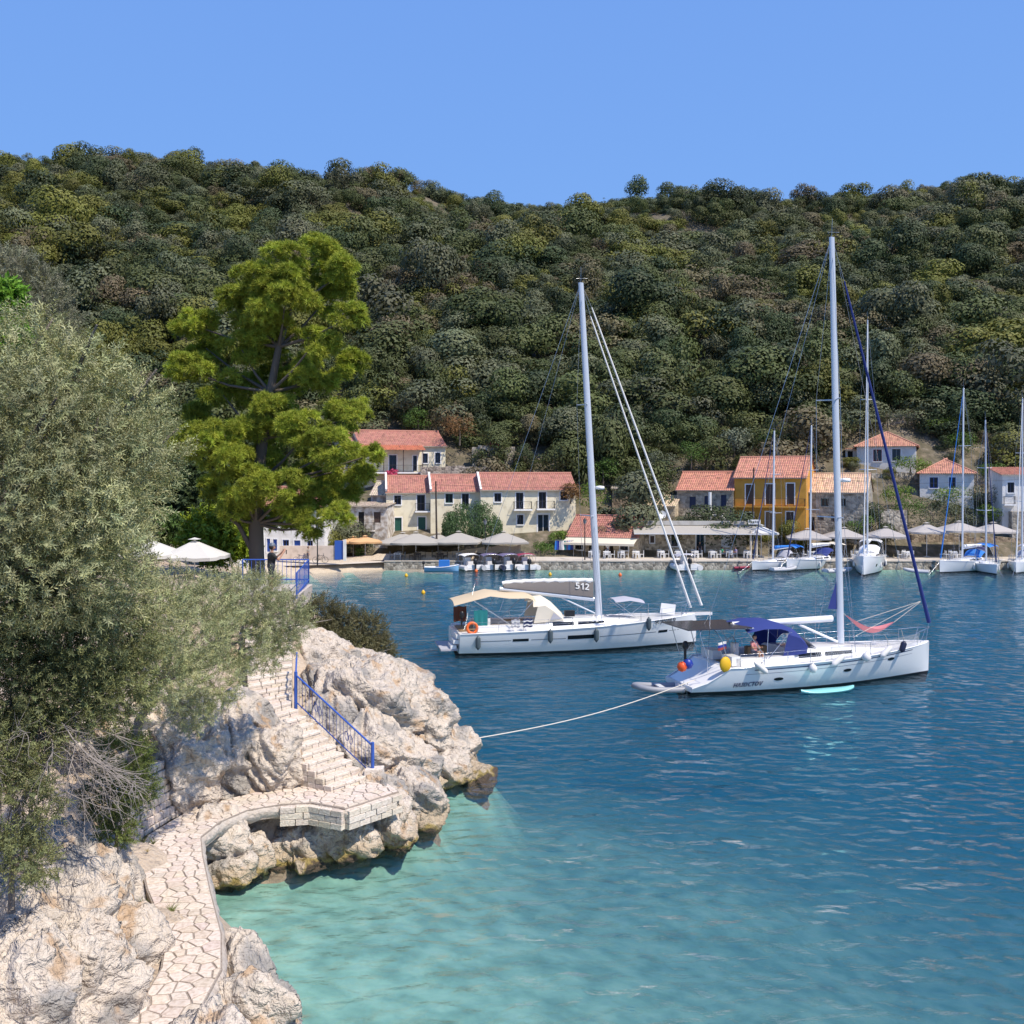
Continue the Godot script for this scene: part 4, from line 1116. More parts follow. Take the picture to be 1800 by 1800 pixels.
	for e in PL: a1.append(Vector3(e[0], PATH_Y, -e[1])); a3.append(Vector3(e[0], PATH_Y - 0.6, -e[1]))
	pth.sheet([a1, a0], false, true)
	for i in PR.size() - 1:
		pth.quad(a2[i], a2[i + 1], a0[i + 1], a0[i])
		pth.quad(a3[i + 1], a3[i], a1[i], a1[i + 1])
		pth.quad(a3[i], a3[i + 1], a2[i + 1], a2[i])
	pth.quad(a2[-1], a3[-1], a1[-1], a0[-1])
	var po := setting("path", pth, M.mortar)
	# rough cast edge under the paving
	var eb := MB.new()
	var er := [[], [], [], []]
	for i in PR.size() - 1:
		for k in 6:
			var t := k / 6.0
			var p := Vector3(lerpf(PR[i][0], PR[i + 1][0], t), PATH_Y, -lerpf(PR[i][1], PR[i + 1][1], t))
			var nn := Vector3(PR[i + 1][1] - PR[i][1], 0, PR[i + 1][0] - PR[i][0]).normalized()
			var nz := n_fine.get_noise_3d(p.x, 3.0, p.z) * 0.07
			er[0].append(p - nn * 0.03 + Vector3(0, 0.004, 0)); er[1].append(p + nn * (0.06 + nz) + Vector3(0, -0.12, 0)); er[2].append(p + nn * (0.03 - nz) + Vector3(0, -0.34 + nz, 0)); er[3].append(p - nn * 0.35 + Vector3(0, -0.5 + nz * 2.0, 0))
	eb.sheet(er, false, true)
	part(po, "cast_edge", eb, M.old_concrete)
	# dressed blocks along the edge of the platform
	for i in range(10, PR.size() - 1):
		var pa := Vector3(PR[i][0], 0, -PR[i][1]); var pb := Vector3(PR[i + 1][0], 0, -PR[i + 1][1])
		var inn := Vector3(-(PR[i + 1][1] - PR[i][1]), 0, -(PR[i + 1][0] - PR[i][0])).normalized()
		for c in 3:
			var n := int(maxf(1.0, pa.distance_to(pb) / 0.36))
			for k in n:
				var t0 := (k + (0.5 if c % 2 and k > 0 else 0.0)) / n
				var t1 := minf(1.0, (k + 1 + (0.5 if c % 2 else 0.0)) / n)
				if t1 - t0 < 0.1: continue
				var y := Vector3(0, PATH_Y - 0.03 - 0.17 * (c + 1), 0)
				part(po, "edge_stone", block(pa.lerp(pb, t0) + y - inn * 0.14, pa.lerp(pb, t1) + y - inn * 0.14, inn, 0.158, 0.3), M.step_stone)
	# flagstones: irregular cells cut to the path outline
	var seeds := []
	var tries := 0
	while tries < 5200:
		tries += 1
		var i := rng.randi() % (PR.size() - 1)
		var t := rng.randf(); var v := rng.randf()
		var pr := Vector2(lerpf(PR[i][0], PR[i + 1][0], t), -lerpf(PR[i][1], PR[i + 1][1], t))
		var pl := Vector2(lerpf(PL[i][0], PL[i + 1][0], t), -lerpf(PL[i][1], PL[i + 1][1], t))
		var p := pr.lerp(pl, v)
		if p.y > -14.5: continue
		var ok := true
		var mind := rng.randf_range(0.17, 0.46)
		for sdp in seeds:
			if p.distance_squared_to(sdp) < mind * mind: ok = false; break
		if ok: seeds.append(p)
	var fl := 0
	var lim := Geometry2D.offset_polygon(poly, -0.015)
	for p in seeds:
		var cell := PackedVector2Array([p + Vector2(-0.6, -0.6), p + Vector2(0.6, -0.6), p + Vector2(0.6, 0.6), p + Vector2(-0.6, 0.6)])
		for o in seeds:
			if o == p or p.distance_squared_to(o) > 1.4: continue
			var mid: Vector2 = (p + o) * 0.5
			var nn: Vector2 = (o - p).normalized()
			var out := PackedVector2Array()
			for k in cell.size():
				var c0 := cell[k]; var c1 := cell[(k + 1) % cell.size()]
				var s0 := (c0 - mid).dot(nn); var s1 := (c1 - mid).dot(nn)
				if s0 <= 0.0: out.append(c0)
				if s0 * s1 < 0.0: out.append(c0.lerp(c1, s0 / (s0 - s1)))
			cell = out
			if cell.size() < 3: break
		if cell.size() < 3: continue
		for c in Geometry2D.intersect_polygons(cell, lim[0]):
			for e in Geometry2D.offset_polygon(c, -0.017, Geometry2D.JOIN_ROUND):
				var ps := []
				var last := Vector2(1e9, 0)
				for v in e:
					if v.distance_to(last) > 0.025:
						ps.append(Vector3(v.x, PATH_Y + 0.002, v.y)); last = v
				if ps.size() < 3: continue
				var ar := 0.0
				for k in ps.size(): ar += ps[k].x * ps[(k + 1) % ps.size()].z - ps[(k + 1) % ps.size()].x * ps[k].z
				if absf(ar) < 0.012: continue
				if ar > 0.0: ps.reverse()
				var sb := MB.new()
				var tn := rng.randf_range(0.86, 1.1)
				sb.col = Color(tn, tn * rng.randf_range(0.96, 1.01), tn * rng.randf_range(0.92, 1.0))
				sb.slab(ps, Vector3.UP, 0.02 + rng.randf_range(-0.005, 0.006), 0.008)
				part(po, "flagstone", sb, M.flagstone)
				fl += 1
	print("flagstones ", fl)
	make_stairs()
	make_dry_wall()

# a dressed stone between two ends: ends a, b, height h, thickness into the wall
func block(a: Vector3, b: Vector3, inward: Vector3, h: float, dep: float) -> MB:
	var m := MB.new()
	var t := rng.randf_range(0.84, 1.1)
	m.col = Color(t, t * rng.randf_range(0.96, 1.0), t * rng.randf_range(0.9, 1.0))
	var e := (b - a).normalized() * 0.012
	var out := -inward * rng.randf_range(0.0, 0.025)
	var ps := [a + e + out, b - e + out, b - e + inward * dep, a + e + inward * dep]
	if (ps[1] - ps[0]).cross(ps[2] - ps[0]).y < 0.0: ps.reverse()
	m.slab(ps, Vector3.UP, h, minf(0.014, h * 0.2))
	return m
func make_stairs() -> void:
	var L := []; var R := []
	for i in 11:                                                  # lower flight climbs to the left
		var t := i / 10.0
		L.append(Vector3(lerpf(-4.95, -7.55, t), lerpf(1.66, 3.36, t), lerpf(-28.4, -29.9, t)))
		R.append(Vector3(lerpf(-4.15, -6.75, t), lerpf(1.66, 3.36, t), lerpf(-29.5, -31.3, t)))
	for i in range(1, 18):                                        # upper flight turns away from the water
		var t := i / 17.0
		L.append(Vector3(lerpf(-7.75, -9.6, t), 3.36 + 0.165 * i, lerpf(-30.2, -36.4, t)))
		R.append(Vector3(lerpf(-6.75, -7.9, t), 3.36 + 0.165 * i, lerpf(-31.45, -36.9, t)))
	var st := thing("staircase", "pale stone staircase climbing from the platform up the bank beside the blue railing", "staircase", Vector3.ZERO)
	var core := MB.new()
	for i in L.size() - 1:
		var h: float = L[i + 1].y - L[i].y
		var low := Vector3(0, -2.2, 0)
		var l0: Vector3 = L[i]; var r0: Vector3 = R[i]; var l1: Vector3 = L[i + 1]; var r1: Vector3 = R[i + 1]
		l1.y = l0.y; r1.y = r0.y
		var run := ((l1 + r1) - (l0 + r0)) * 0.5
		var inn := run.normalized()
		# core of the step, a little behind the stones
		var cs := [l0 + inn * 0.05, r0 + inn * 0.05, r1 + inn * 0.3, l1 + inn * 0.3]
		var top := Vector3(0, h - 0.05, 0)
		core.quad(cs[0] + low, cs[1] + low, cs[1] + top, cs[0] + top)
		core.quad(cs[1] + low, cs[2] + low, cs[2] + top, cs[1] + top)
		core.quad(cs[3] + low, cs[0] + low, cs[0] + top, cs[3] + top)
		core.quad(cs[0] + top, cs[1] + top, cs[2] + top, cs[3] + top)
		# riser stones
		var n := 4
		var ts := [0.0]
		for k in n - 1: ts.append((k + 1.0) / n + rng.randf_range(-0.07, 0.07))
		ts.append(1.0)
		for k in n:
			part(st, "riser_stone", block(l0.lerp(r0, ts[k]), l0.lerp(r0, ts[k + 1]), inn, h * 0.5, 0.2), M.step_stone)
		# tread slabs
		var m2 := 3
		var sp := [0.0, 0.33 + rng.randf_range(-0.09, 0.09), 0.67 + rng.randf_range(-0.09, 0.09), 1.0]
		for k in m2:
			var mbx := MB.new()
			var t := rng.randf_range(0.88, 1.1)
			mbx.col = Color(t, t * 0.985, t * 0.96)
			var y := Vector3(0, h * 0.5 + 0.008, 0)
			var ps := [l0.lerp(r0, sp[k] + 0.008) + y - inn * 0.02, l0.lerp(r0, sp[k + 1] - 0.008) + y - inn * 0.02, l1.lerp(r1, sp[k + 1] - 0.008) + y + inn * 0.03, l1.lerp(r1, sp[k] + 0.008) + y + inn * 0.03]
			if (ps[1] - ps[0]).cross(ps[2] - ps[0]).y < 0.0: ps.reverse()
			mbx.slab(ps, Vector3.UP, h * 0.5 - 0.01, 0.016)
			part(st, "tread_stone", mbx, M.step_stone)
	part(st, "core", core, M.mortar)
	# stones of the side wall under the lower flight
	for c in 10:
		var y := 1.668 + c * 0.165
		var from := c
		for i in range(from, 10):
			if i > from + 5: break
			var a: Vector3 = L[i]; var b: Vector3 = L[i + 1]
			var inn := Vector3(R[i].x - L[i].x, 0, R[i].z - L[i].z).normalized()
			a.y = y; b.y = y
			var mid := a.lerp(b, rng.randf_range(0.4, 0.6))
			if i == from: a += (b - a) * 0.05
			part(st, "side_stone", block(a - inn * 0.05, b - inn * 0.05, inn, 0.155, 0.12), M.step_stone)
	# railing
	var rl := thing("stair_railing", "bright blue iron railing along the seaward side of the stone stairs", "railing", Vector3.ZERO)
	var up := Vector3(0, 1.0, 0)
	var out := Vector3(0.12, 0, -0.1)
	var segs := [[R[0] + out, R[10] + out, 22], [R[10] + out, R[13] + out, 6]]
	for s in segs:
		var a: Vector3 = s[0]; var b: Vector3 = s[1]
		tb(rl, "handrail", [a + up * 0.98, b + up * 0.98], 0.028, M.rail_blue, -1.0, 6)
		tb(rl, "lower_rail", [a + up * 0.16, b + up * 0.16], 0.018, M.rail_blue, -1.0, 5)
		for k in range(1, s[2]):
			var p := a.lerp(b, float(k) / s[2])
			tb(rl, "baluster", [p + up * 0.16, p + up * 0.98], 0.0095, M.rail_blue, -1.0, 4)
		for k in [0.3, 0.7]:
			var p := a.lerp(b, k) + up * 0.56
			var dv := (b - a).normalized()
			for sc in [-1.0, 1.0]:
				var pts := []
				for j in 13:
					var an := TAU * j / 12.0
					pts.append(p + dv * (cos(an) * 0.08 + sc * 0.09) + up * sin(an) * 0.13)
				tb(rl, "scroll", pts, 0.010, M.rail_blue, -1.0, 4)
	for p in [R[0] + out, R[10] + out]:
		var pm := MB.new(); pm.tube([p + Vector3(0, -0.25, 0), p + up * 1.08], 0.052, 0.052, 10)
		part(rl, "post", pm, M.rail_blue)
	var pl := single("post_plinth", block(R[0] + Vector3(-0.1, 0.0, 0.1), R[0] + Vector3(0.42, 0.0, -0.02), Vector3(0.05, 0, -1), 0.3, 0.35), M.step_stone, "square stone plinth at the foot of the blue railing post", "plinth")
	pl.position.y = 0.04
	# landing at the top with its railing
	var ld := MB.new()
	ld.slab([Vector3(-9.9, 5.6, -36.3), Vector3(-7.7, 5.6, -36.9), Vector3(-7.9, 5.6, -40.5), Vector3(-11, 5.6, -40.5)], Vector3.UP, 0.58, 0.02)
	single("landing", ld, M.old_concrete, "pale concrete landing at the head of the stone stairs, behind the bushes", "landing")
	var r2 := thing("landing_railing", "blue iron railing around the landing at the head of the stairs", "railing", Vector3.ZERO)
	for s in [[R[26] + out, Vector3(-8.0, 6.18, -40.3)], [Vector3(-8.0, 6.18, -40.3), Vector3(-10.6, 6.18, -40.3)]]:
		for y in [0.2, 0.98]: tb(r2, "rail", [s[0] + up * y, s[1] + up * y], 0.025, M.rail_blue)
		for k in 16:
			var p: Vector3 = (s[0] as Vector3).lerp(s[1], k / 15.0)
			tb(r2, "baluster", [p + up * 0.05, p + up * 0.98], 0.03 if k % 15 == 0 else 0.011, M.rail_blue, -1.0, 5)

func make_dry_wall() -> void:
	var w := thing("dry_stone_wall", "dry stone retaining wall of pale fitted stones on the inner side of the path", "wall", Vector3.ZERO)
	var line := [Vector3(-8.85, 0, -24.2), Vector3(-9.0, 0, -25.0), Vector3(-8.68, 0, -26.4), Vector3(-8.05, 0, -27.5)]
	var core := MB.new()
	for i in 3:
		var inn: Vector3 = Vector3(-(line[i + 1].z - line[i].z), 0, line[i + 1].x - line[i].x).normalized()
		if inn.x > 0.0: inn = -inn
		var a: Vector3 = line[i] + inn * 0.1; var b: Vector3 = line[i + 1] + inn * 0.1
		core.quad(a + Vector3(0, 1.3, 0), b + Vector3(0, 1.3, 0), b + inn * 0.4 + Vector3(0, 3.1, 0), a + inn * 0.4 + Vector3(0, 3.1, 0))
		core.quad(a + inn * 0.4 + Vector3(0, 3.1, 0), b + inn * 0.4 + Vector3(0, 3.1, 0), b + inn * 1.4 + Vector3(0, 3.1, 0), a + inn * 1.4 + Vector3(0, 3.1, 0))
		var y := 1.64
		while y < 3.0:
			var h := rng.randf_range(0.12, 0.24)
			var t := rng.randf_range(-0.15, 0.0)
			var back := inn * (y - 1.64) * 0.25
			while t < 1.0:
				var l := rng.randf_range(0.2, 0.42) / a.distance_to(b)
				var t0 := clampf(t, 0, 1); var t1 := clampf(t + l, 0, 1)
				t += l
				if t1 - t0 < 0.05: continue
				var mbk := block(a.lerp(b, t0) + back - inn * 0.1 + Vector3(0, y + rng.randf_range(-0.015, 0.015), 0), a.lerp(b, t1) + back - inn * 0.1 + Vector3(0, y + rng.randf_range(-0.015, 0.015), 0), inn, h - 0.02, 0.3)
				part(w, "wall_stone", mbk, M.flagstone)
			y += h
	part(w, "core", core, M.mortar)

# ---------- boats: own axes +x to the bow, +y up, +z starboard, origin at the stern on the water line
func on_plane(o: Node3D, px: float, py: float, zc := 0.0) -> Vector3:
	var t := o.transform.affine_inverse()
	var a := t * Vector3(0, EYE, 0)
	var b := t * q(px, py, 100.0)
	return a + (b - a) * ((a.z - zc) / (a.z - b.z))
class Hull:
	var L := 14.0
	var B := 2.2      # half beam
	var hs := 1.2     # freeboard at stern and bow
	var hb := 1.6
	var scoop := 0.0  # length of a sloping stern
	var aft := 0.86
	var rake := 0.3
	func sheer(x: float) -> float:
		var t := clampf(x / L, 0, 1)
		var h := lerpf(hs, hb, pow(t, 1.4))
		if scoop > 0.0 and x < scoop: h = lerpf(0.28, h, pow(x / scoop, 1.5))
		return h
	func half(x: float) -> float:
		var t := clampf(x / L, 0, 1)
		if t < 0.42: return B * lerpf(aft, 1.0, sin(t / 0.42 * PI / 2.0))
		return B * pow(maxf(0.0, cos((t - 0.42) / 0.58 * PI / 2.0)), 0.72)
	func at(x: float, y: float) -> float:   # half breadth at a height
		var t := clampf(x / L, 0, 1)
		var yb := -0.5 + 0.45 * pow(t, 6.0) + 0.3 * pow(1.0 - t, 4.0)
		var k := clampf((y - yb) / (lerpf(hs, hb, pow(t, 1.4)) - yb), 0.0, 1.0)
		return half(x) * pow(k, lerpf(0.16, 0.55, t * t))
func hull_parts(o: Node3D, h: Hull, topm: Material, n := 28) -> MeshInstance3D:
	var lo := []; var hi := []; var dk := []
	for i in n + 1:
		var x := h.L * pow(float(i) / n, 0.85)
		var bowk := smoothstep(0.9, 1.0, x / h.L)
		var r := []
		for s in [-1.0, 1.0]:
			var ys := [-0.5, -0.3, -0.1, 0.1] if s > 0.0 else [0.1, -0.1, -0.3, -0.5]
			for y in ys: r.append(Vector3(x - bowk * (0.1 - y) * 0.3, y, s * h.at(x, y)))
		lo.append(r)
	for s in [-1.0, 1.0]:
		var rows := []
		for i in n + 1:
			var x := h.L * pow(float(i) / n, 0.85)
			var sh := h.sheer(x)
			var r := []
			for k in 9:
				var y := lerpf(0.1, sh, k / 8.0)
				r.append(Vector3(x + h.rake * 0.12 * smoothstep(0.8, 1.0, x / h.L) * y, y, s * h.at(x, y)))
			rows.append(r)
		hi.append(rows)
	var mb := MB.new()
	mb.sheet(hi[0], false, false); mb.sheet(hi[1], false, true)
	var x0 := 0.0
	mb.poly([Vector3(0, 0.1, h.at(0, 0.1)), Vector3(0, 0.1, -h.at(0, 0.1)), Vector3(0, h.sheer(0), -h.at(0, h.sheer(0))), Vector3(0, h.sheer(0), h.at(0, h.sheer(0)))])
	var body := part(o, "hull", mb, topm)
	var lb := MB.new(); lb.sheet(lo, false, true)
	part(body, "antifouling", lb, M.antifoul)
	var db := MB.new()
	for i in n + 1:
		var x := h.L * pow(float(i) / n, 0.85)
		var z := maxf(0.0, h.at(x, h.sheer(x)) - 0.03)
		var y := h.sheer(x) - 0.035
		dk.append([Vector3(x, y, -z), Vector3(x, y + 0.05, -z * 0.5), Vector3(x, y + 0.06, 0), Vector3(x, y + 0.05, z * 0.5), Vector3(x, y, z)])
	db.sheet(dk, false, true)
	part(o, "deck", db, M.gelcoat)
	for s in [-1.0, 1.0]:
		var pts := []
		for i in n + 1:
			var x := h.L * pow(float(i) / n, 0.85)
			pts.append(Vector3(x, h.sheer(x) + 0.01, s * h.at(x, h.sheer(x))))
		tb(o, "toe_rail", pts, 0.035, M.gelcoat, -1.0, 5)
	return body
# a rounded deckhouse between stations
func coachroof(o: Node3D, h: Hull, xa: float, xb: float, wid: float, tall: float, windows := true) -> void:
	var rows := []
	var n := 14
	for i in n + 1:
		var t := float(i) / n
		var x := lerpf(xa, xb, t)
		var k := pow(sin(clampf(t * 1.0, 0.02, 0.98) * PI), 0.35) if t > 0.5 else 1.0
		var w := minf(wid * lerpf(1.0, 0.62, t * t), h.half(x) * 0.78)
		var y := h.sheer(x) - 0.02
		var hh := tall * lerpf(1.0, 0.35, t) * k
		rows.append([Vector3(x, y, -w), Vector3(x, y + hh * 0.8, -w * 0.9), Vector3(x, y + hh, -w * 0.72), Vector3(x, y + hh * 1.1, 0), Vector3(x, y + hh, w * 0.72), Vector3(x, y + hh * 0.8, w * 0.9), Vector3(x, y, w)])
	var mb := MB.new()
	mb.sheet(rows, false, true)
	mb.poly(rows[0]); var rv: Array = rows[-1].duplicate(); rv.reverse(); mb.poly(rv)
	var c := part(o, "coachroof", mb, M.gelcoat)
	if windows:
		for s in [-1.0, 1.0]:
			for seg in [[0.08, 0.30], [0.34, 0.62]]:
				var wb := MB.new()
				var rr := [[], []]
				for j in 7:
					var t := lerpf(seg[0], seg[1], j / 6.0)
					var x := lerpf(xa, xb, t)
					var w := minf(wid * lerpf(1.0, 0.62, t * t), h.half(x) * 0.78)
					var y := h.sheer(x) - 0.02
					var hh := tall * lerpf(1.0, 0.35, t)
					rr[0].append(Vector3(x, y + hh * 0.25, s * (w * 0.97 + 0.015))); rr[1].append(Vector3(x, y + hh * 0.68, s * (w * 0.918 + 0.015)))
				wb.sheet(rr, false, s < 0.0)
				part(c, "window", wb, M.dark_pane)
func lines(o: Node3D, called: String, list: Array, r: float, m: Material) -> void:
	for e in list: tb(o, called, e, r, m, -1.0, 4)
# posts and two wires along the deck edge
func guard(o: Node3D, h: Hull, xa: float, xb: float, n: int) -> void:
	for s in [-1.0, 1.0]:
		var top := []; var mid := []
		for i in n + 1:
			var x := lerpf(xa, xb, float(i) / n)
			var p := Vector3(x, h.sheer(x), s * maxf(0.05, h.at(x, h.sheer(x)) - 0.08))
			tb(o, "stanchion", [p, p + Vector3(0, 0.66, 0)], 0.014, M.steel, -1.0, 4)
			top.append(p + Vector3(0, 0.64, 0)); mid.append(p + Vector3(0, 0.34, 0))
		tb(o, "guard_wire", top, 0.008, M.steel, -1.0, 3); tb(o, "guard_wire", mid, 0.008, M.steel, -1.0, 3)
	var bow := [];
	for s in [-1.0, 1.0]:
		var p := Vector3(xb, h.sheer(xb) + 0.65, s * maxf(0.05, h.at(xb, h.sheer(xb)) - 0.08))
		bow.append(p)
	tb(o, "pulpit", [bow[0], Vector3(h.L - 0.4, h.hb + 0.72, -0.3), Vector3(h.L + 0.1, h.hb + 0.74, 0), Vector3(h.L - 0.4, h.hb + 0.72, 0.3), bow[1]], 0.018, M.steel, -1.0, 5)
	for s in [-1.0, 1.0]: tb(o, "pulpit_leg", [Vector3(h.L - 0.4, h.hb + 0.72, s * 0.3), Vector3(h.L - 0.7, h.hb, s * 0.25)], 0.016, M.steel, -1.0, 5)
# bent cloth over hoops: rows of [x, y, half width]
func canopy(o: Node3D, called: String, st: Array, m: Material, drop := 0.25) -> MeshInstance3D:
	var rows := []
	for e in st:
		var r := []
		for k in 11:
			var a := lerpf(-1.0, 1.0, k / 10.0)
			r.append(Vector3(e[0], e[1] - drop * pow(absf(a), 3.5), a * e[2]))
		rows.append(r)
	var mb := MB.new(); mb.sheet(rows, false, true)
	var c := part(o, called, mb, m)
	for e in [st[0], st[-1]]:
		var pts := []
		for k in 11:
			var a := lerpf(-1.0, 1.0, k / 10.0)
			pts.append(Vector3(e[0], e[1] - drop * pow(absf(a), 3.5) - 0.02, a * e[2]))
		tb(c, "hoop", pts, 0.016, M.steel, -1.0, 5)
	return c
func fender(o: Node3D, p: Vector3, len_: float, r: float, m: String, tilt := Basis()) -> void:
	var mb := MB.new()
	if len_ < 2.4 * r: mb.lathe(p, [Vector2(0.0, -r), Vector2(r * 0.7, -r * 0.7), Vector2(r, 0), Vector2(r * 0.7, r * 0.7), Vector2(r * 0.25, r), Vector2(0.04, r * 1.25)], 12, tilt)
	else: mb.lathe(p, [Vector2(0.02, -len_ * 0.56), Vector2(r * 0.5, -len_ * 0.47), Vector2(r, -len_ * 0.34), Vector2(r, len_ * 0.34), Vector2(r * 0.5, len_ * 0.47), Vector2(0.03, len_ * 0.56)], 12, tilt)
	var f := part(o, "fender", mb, M[m])
	tb(f, "lanyard", [p + tilt * Vector3(0, len_ * 0.5, 0), p + Vector3(0, 0.85, -0.12)], 0.01, M.rope, -1.0, 3)
func boat_materials() -> void:
	var g := mat("gelcoat", 0.80, 0.80, 0.80, 0.22); g.clearcoat_enabled = true; g.clearcoat = 0.4; g.clearcoat_roughness = 0.08
	var g2 := mat("hull_white", 0.74, 0.76, 0.78, 0.16); g2.clearcoat_enabled = true; g2.clearcoat = 0.5; g2.clearcoat_roughness = 0.05
	mat("antifoul", 0.012, 0.014, 0.022, 0.6); mat("antifoul_blue", 0.03, 0.08, 0.2, 0.6)
	mat("steel", 0.62, 0.63, 0.65, 0.25, 0.85)
	mat("alloy", 0.60, 0.64, 0.70, 0.35, 0.25)
	mat("sail_white", 0.76, 0.75, 0.73, 0.8); mat("bag_grey", 0.16, 0.145, 0.14, 0.85); mat("stripe_navy", 0.02, 0.03, 0.10, 0.3); mat("line_grey", 0.13, 0.15, 0.18, 0.4)
	for e in [["cloth_beige", 0.62, 0.50, 0.34], ["cloth_cream", 0.72, 0.66, 0.55], ["cloth_blue", 0.022, 0.04, 0.20], ["cloth_sky", 0.03, 0.20, 0.62], ["cloth_grey", 0.42, 0.42, 0.47], ["cloth_teal", 0.015, 0.20, 0.21], ["cloth_rust", 0.11, 0.035, 0.02], ["cloth_purple", 0.16, 0.14, 0.26], ["cloth_pink", 0.60, 0.22, 0.24], ["cloth_maroon", 0.30, 0.04, 0.08]]:
		var m := mat(e[0], e[1], e[2], e[3], 0.85)
		m.backlight_enabled = true; m.backlight = lin(0.22, 0.22, 0.22)
	mat("fender_slate", 0.06, 0.085, 0.10, 0.5); mat("fender_white", 0.72, 0.70, 0.68, 0.45); mat("fender_navy", 0.012, 0.016, 0.05, 0.45); mat("fender_blue", 0.015, 0.04, 0.30, 0.4); mat("fender_orange", 0.75, 0.10, 0.02, 0.4)
	mat("rope", 0.62, 0.58, 0.50, 0.9); mat("orange", 0.80, 0.15, 0.03, 0.5); mat("yellow", 0.72, 0.42, 0.01, 0.5); mat("teak", 0.26, 0.17, 0.09, 0.75)
	mat("solar", 0.05, 0.05, 0.065, 0.15); mat("engine_black", 0.015, 0.015, 0.017, 0.35); mat("rubber_grey", 0.45, 0.46, 0.48, 0.55); mat("board_aqua", 0.25, 0.62, 0.62, 0.3)
	mat("rubber_dark", 0.26, 0.27, 0.30, 0.5)
	mat("pane_clear", 0.55, 0.56, 0.62, 0.1); mat("skin", 0.45, 0.24, 0.16, 0.55); mat("ink", 0.02, 0.02, 0.025, 0.5)
	mat("glow_white", 0.8, 0.8, 0.8, 0.4)
	mat("boat_blue", 0.20, 0.42, 0.66, 0.4); mat("boat_pale", 0.46, 0.66, 0.72, 0.4); mat("cloth_white", 0.74, 0.74, 0.74, 0.8)
	var nt := mat("netting", 0.75, 0.75, 0.75, 0.9)

func text_on(parent: Node, s: String, at: Vector3, size: float, b: Basis, m: Material, called := "lettering") -> MeshInstance3D:
	var tm := TextMesh.new()
	var f := SystemFont.new()
	f.font_names = PackedStringArray(["Droid Sans"])
	f.font_weight = 700
	tm.font = f; tm.text = s; tm.font_size = 32; tm.pixel_size = size / 32.0; tm.depth = 0.006
	var o := part(parent, called, tm, m)
	o.transform = Transform3D(b, at)
	return o
# mast with spreaders, shrouds, stays; all points in the boat's own axes
func rig(o: Node3D, h: Hull, foot: Vector3, top: Vector3, r: float, tiers: Array, stern: Vector3, stem: Vector3) -> void:
	var mb := MB.new()
	var rows := []
	for i in 9:
		var t := i / 8.0
		var p := foot.lerp(top, t)
		var k := 1.0 if t < 0.6 else lerpf(1.0, 0.78, (t - 0.6) / 0.4)
		var ring := []
		for j in 10:
			var a := -TAU * j / 10.0
			ring.append(p + Vector3(cos(a) * r * 1.25 * k, 0, sin(a) * r * 0.85 * k))
		rows.append(ring)
	mb.sheet(rows, true); mb.poly(rows[-1])
	var m := part(o, "mast", mb, M.alloy)
	var chain := [[], []]
	for s in 2:
		var sg := -1.0 if s == 0 else 1.0
		chain[s].append(Vector3(foot.x - 0.35, h.sheer(foot.x), sg * (h.half(foot.x) - 0.25)))
	for e in tiers:
		var p := foot.lerp(top, e[0])
		for s in 2:
			var sg := -1.0 if s == 0 else 1.0
			var tip: Vector3 = p + Vector3(-e[1] * 0.42, 0.04, sg * e[1])
			tb(m, "spreader", [p, tip], 0.045, M.alloy, 0.03, 5)
			chain[s].append(tip)
	for s in 2:
		chain[s].append(foot.lerp(top, 0.985))
		for k in chain[s].size() - 1: tb(o, "shroud", [chain[s][k], chain[s][k + 1]], 0.012, M.steel, -1.0, 3)
		tb(o, "shroud", [chain[s][0], foot.lerp(top, tiers[0][0] - 0.01)], 0.011, M.steel, -1.0, 3)
	tb(o, "backstay", [top, stern + (top - stern) * 0.12 + Vector3.ZERO], 0.012, M.steel, -1.0, 3)
	for s in [-1.0, 1.0]: tb(o, "backstay", [stern + (top - stern) * 0.12, stern + Vector3(0, 0, s * h.half(0.5) * 0.8)], 0.012, M.steel, -1.0, 3)
	tb(m, "wind_vane", [top, top + Vector3(-0.25, 0.25, 0), top + Vector3(0.45, 0.28, 0)], 0.012, M.steel, -1.0, 3)
	tb(m, "aerial", [top, top + Vector3(0.0, 0.95, 0.05)], 0.009, M.steel, -1.0, 3)
func boom(o: Node3D, a: Vector3, b: Vector3, r: float, m: Material) -> MeshInstance3D:
	var mb := MB.new(); mb.tube([a, b], r, r, 10)
	return part(o, "boom", mb, m)

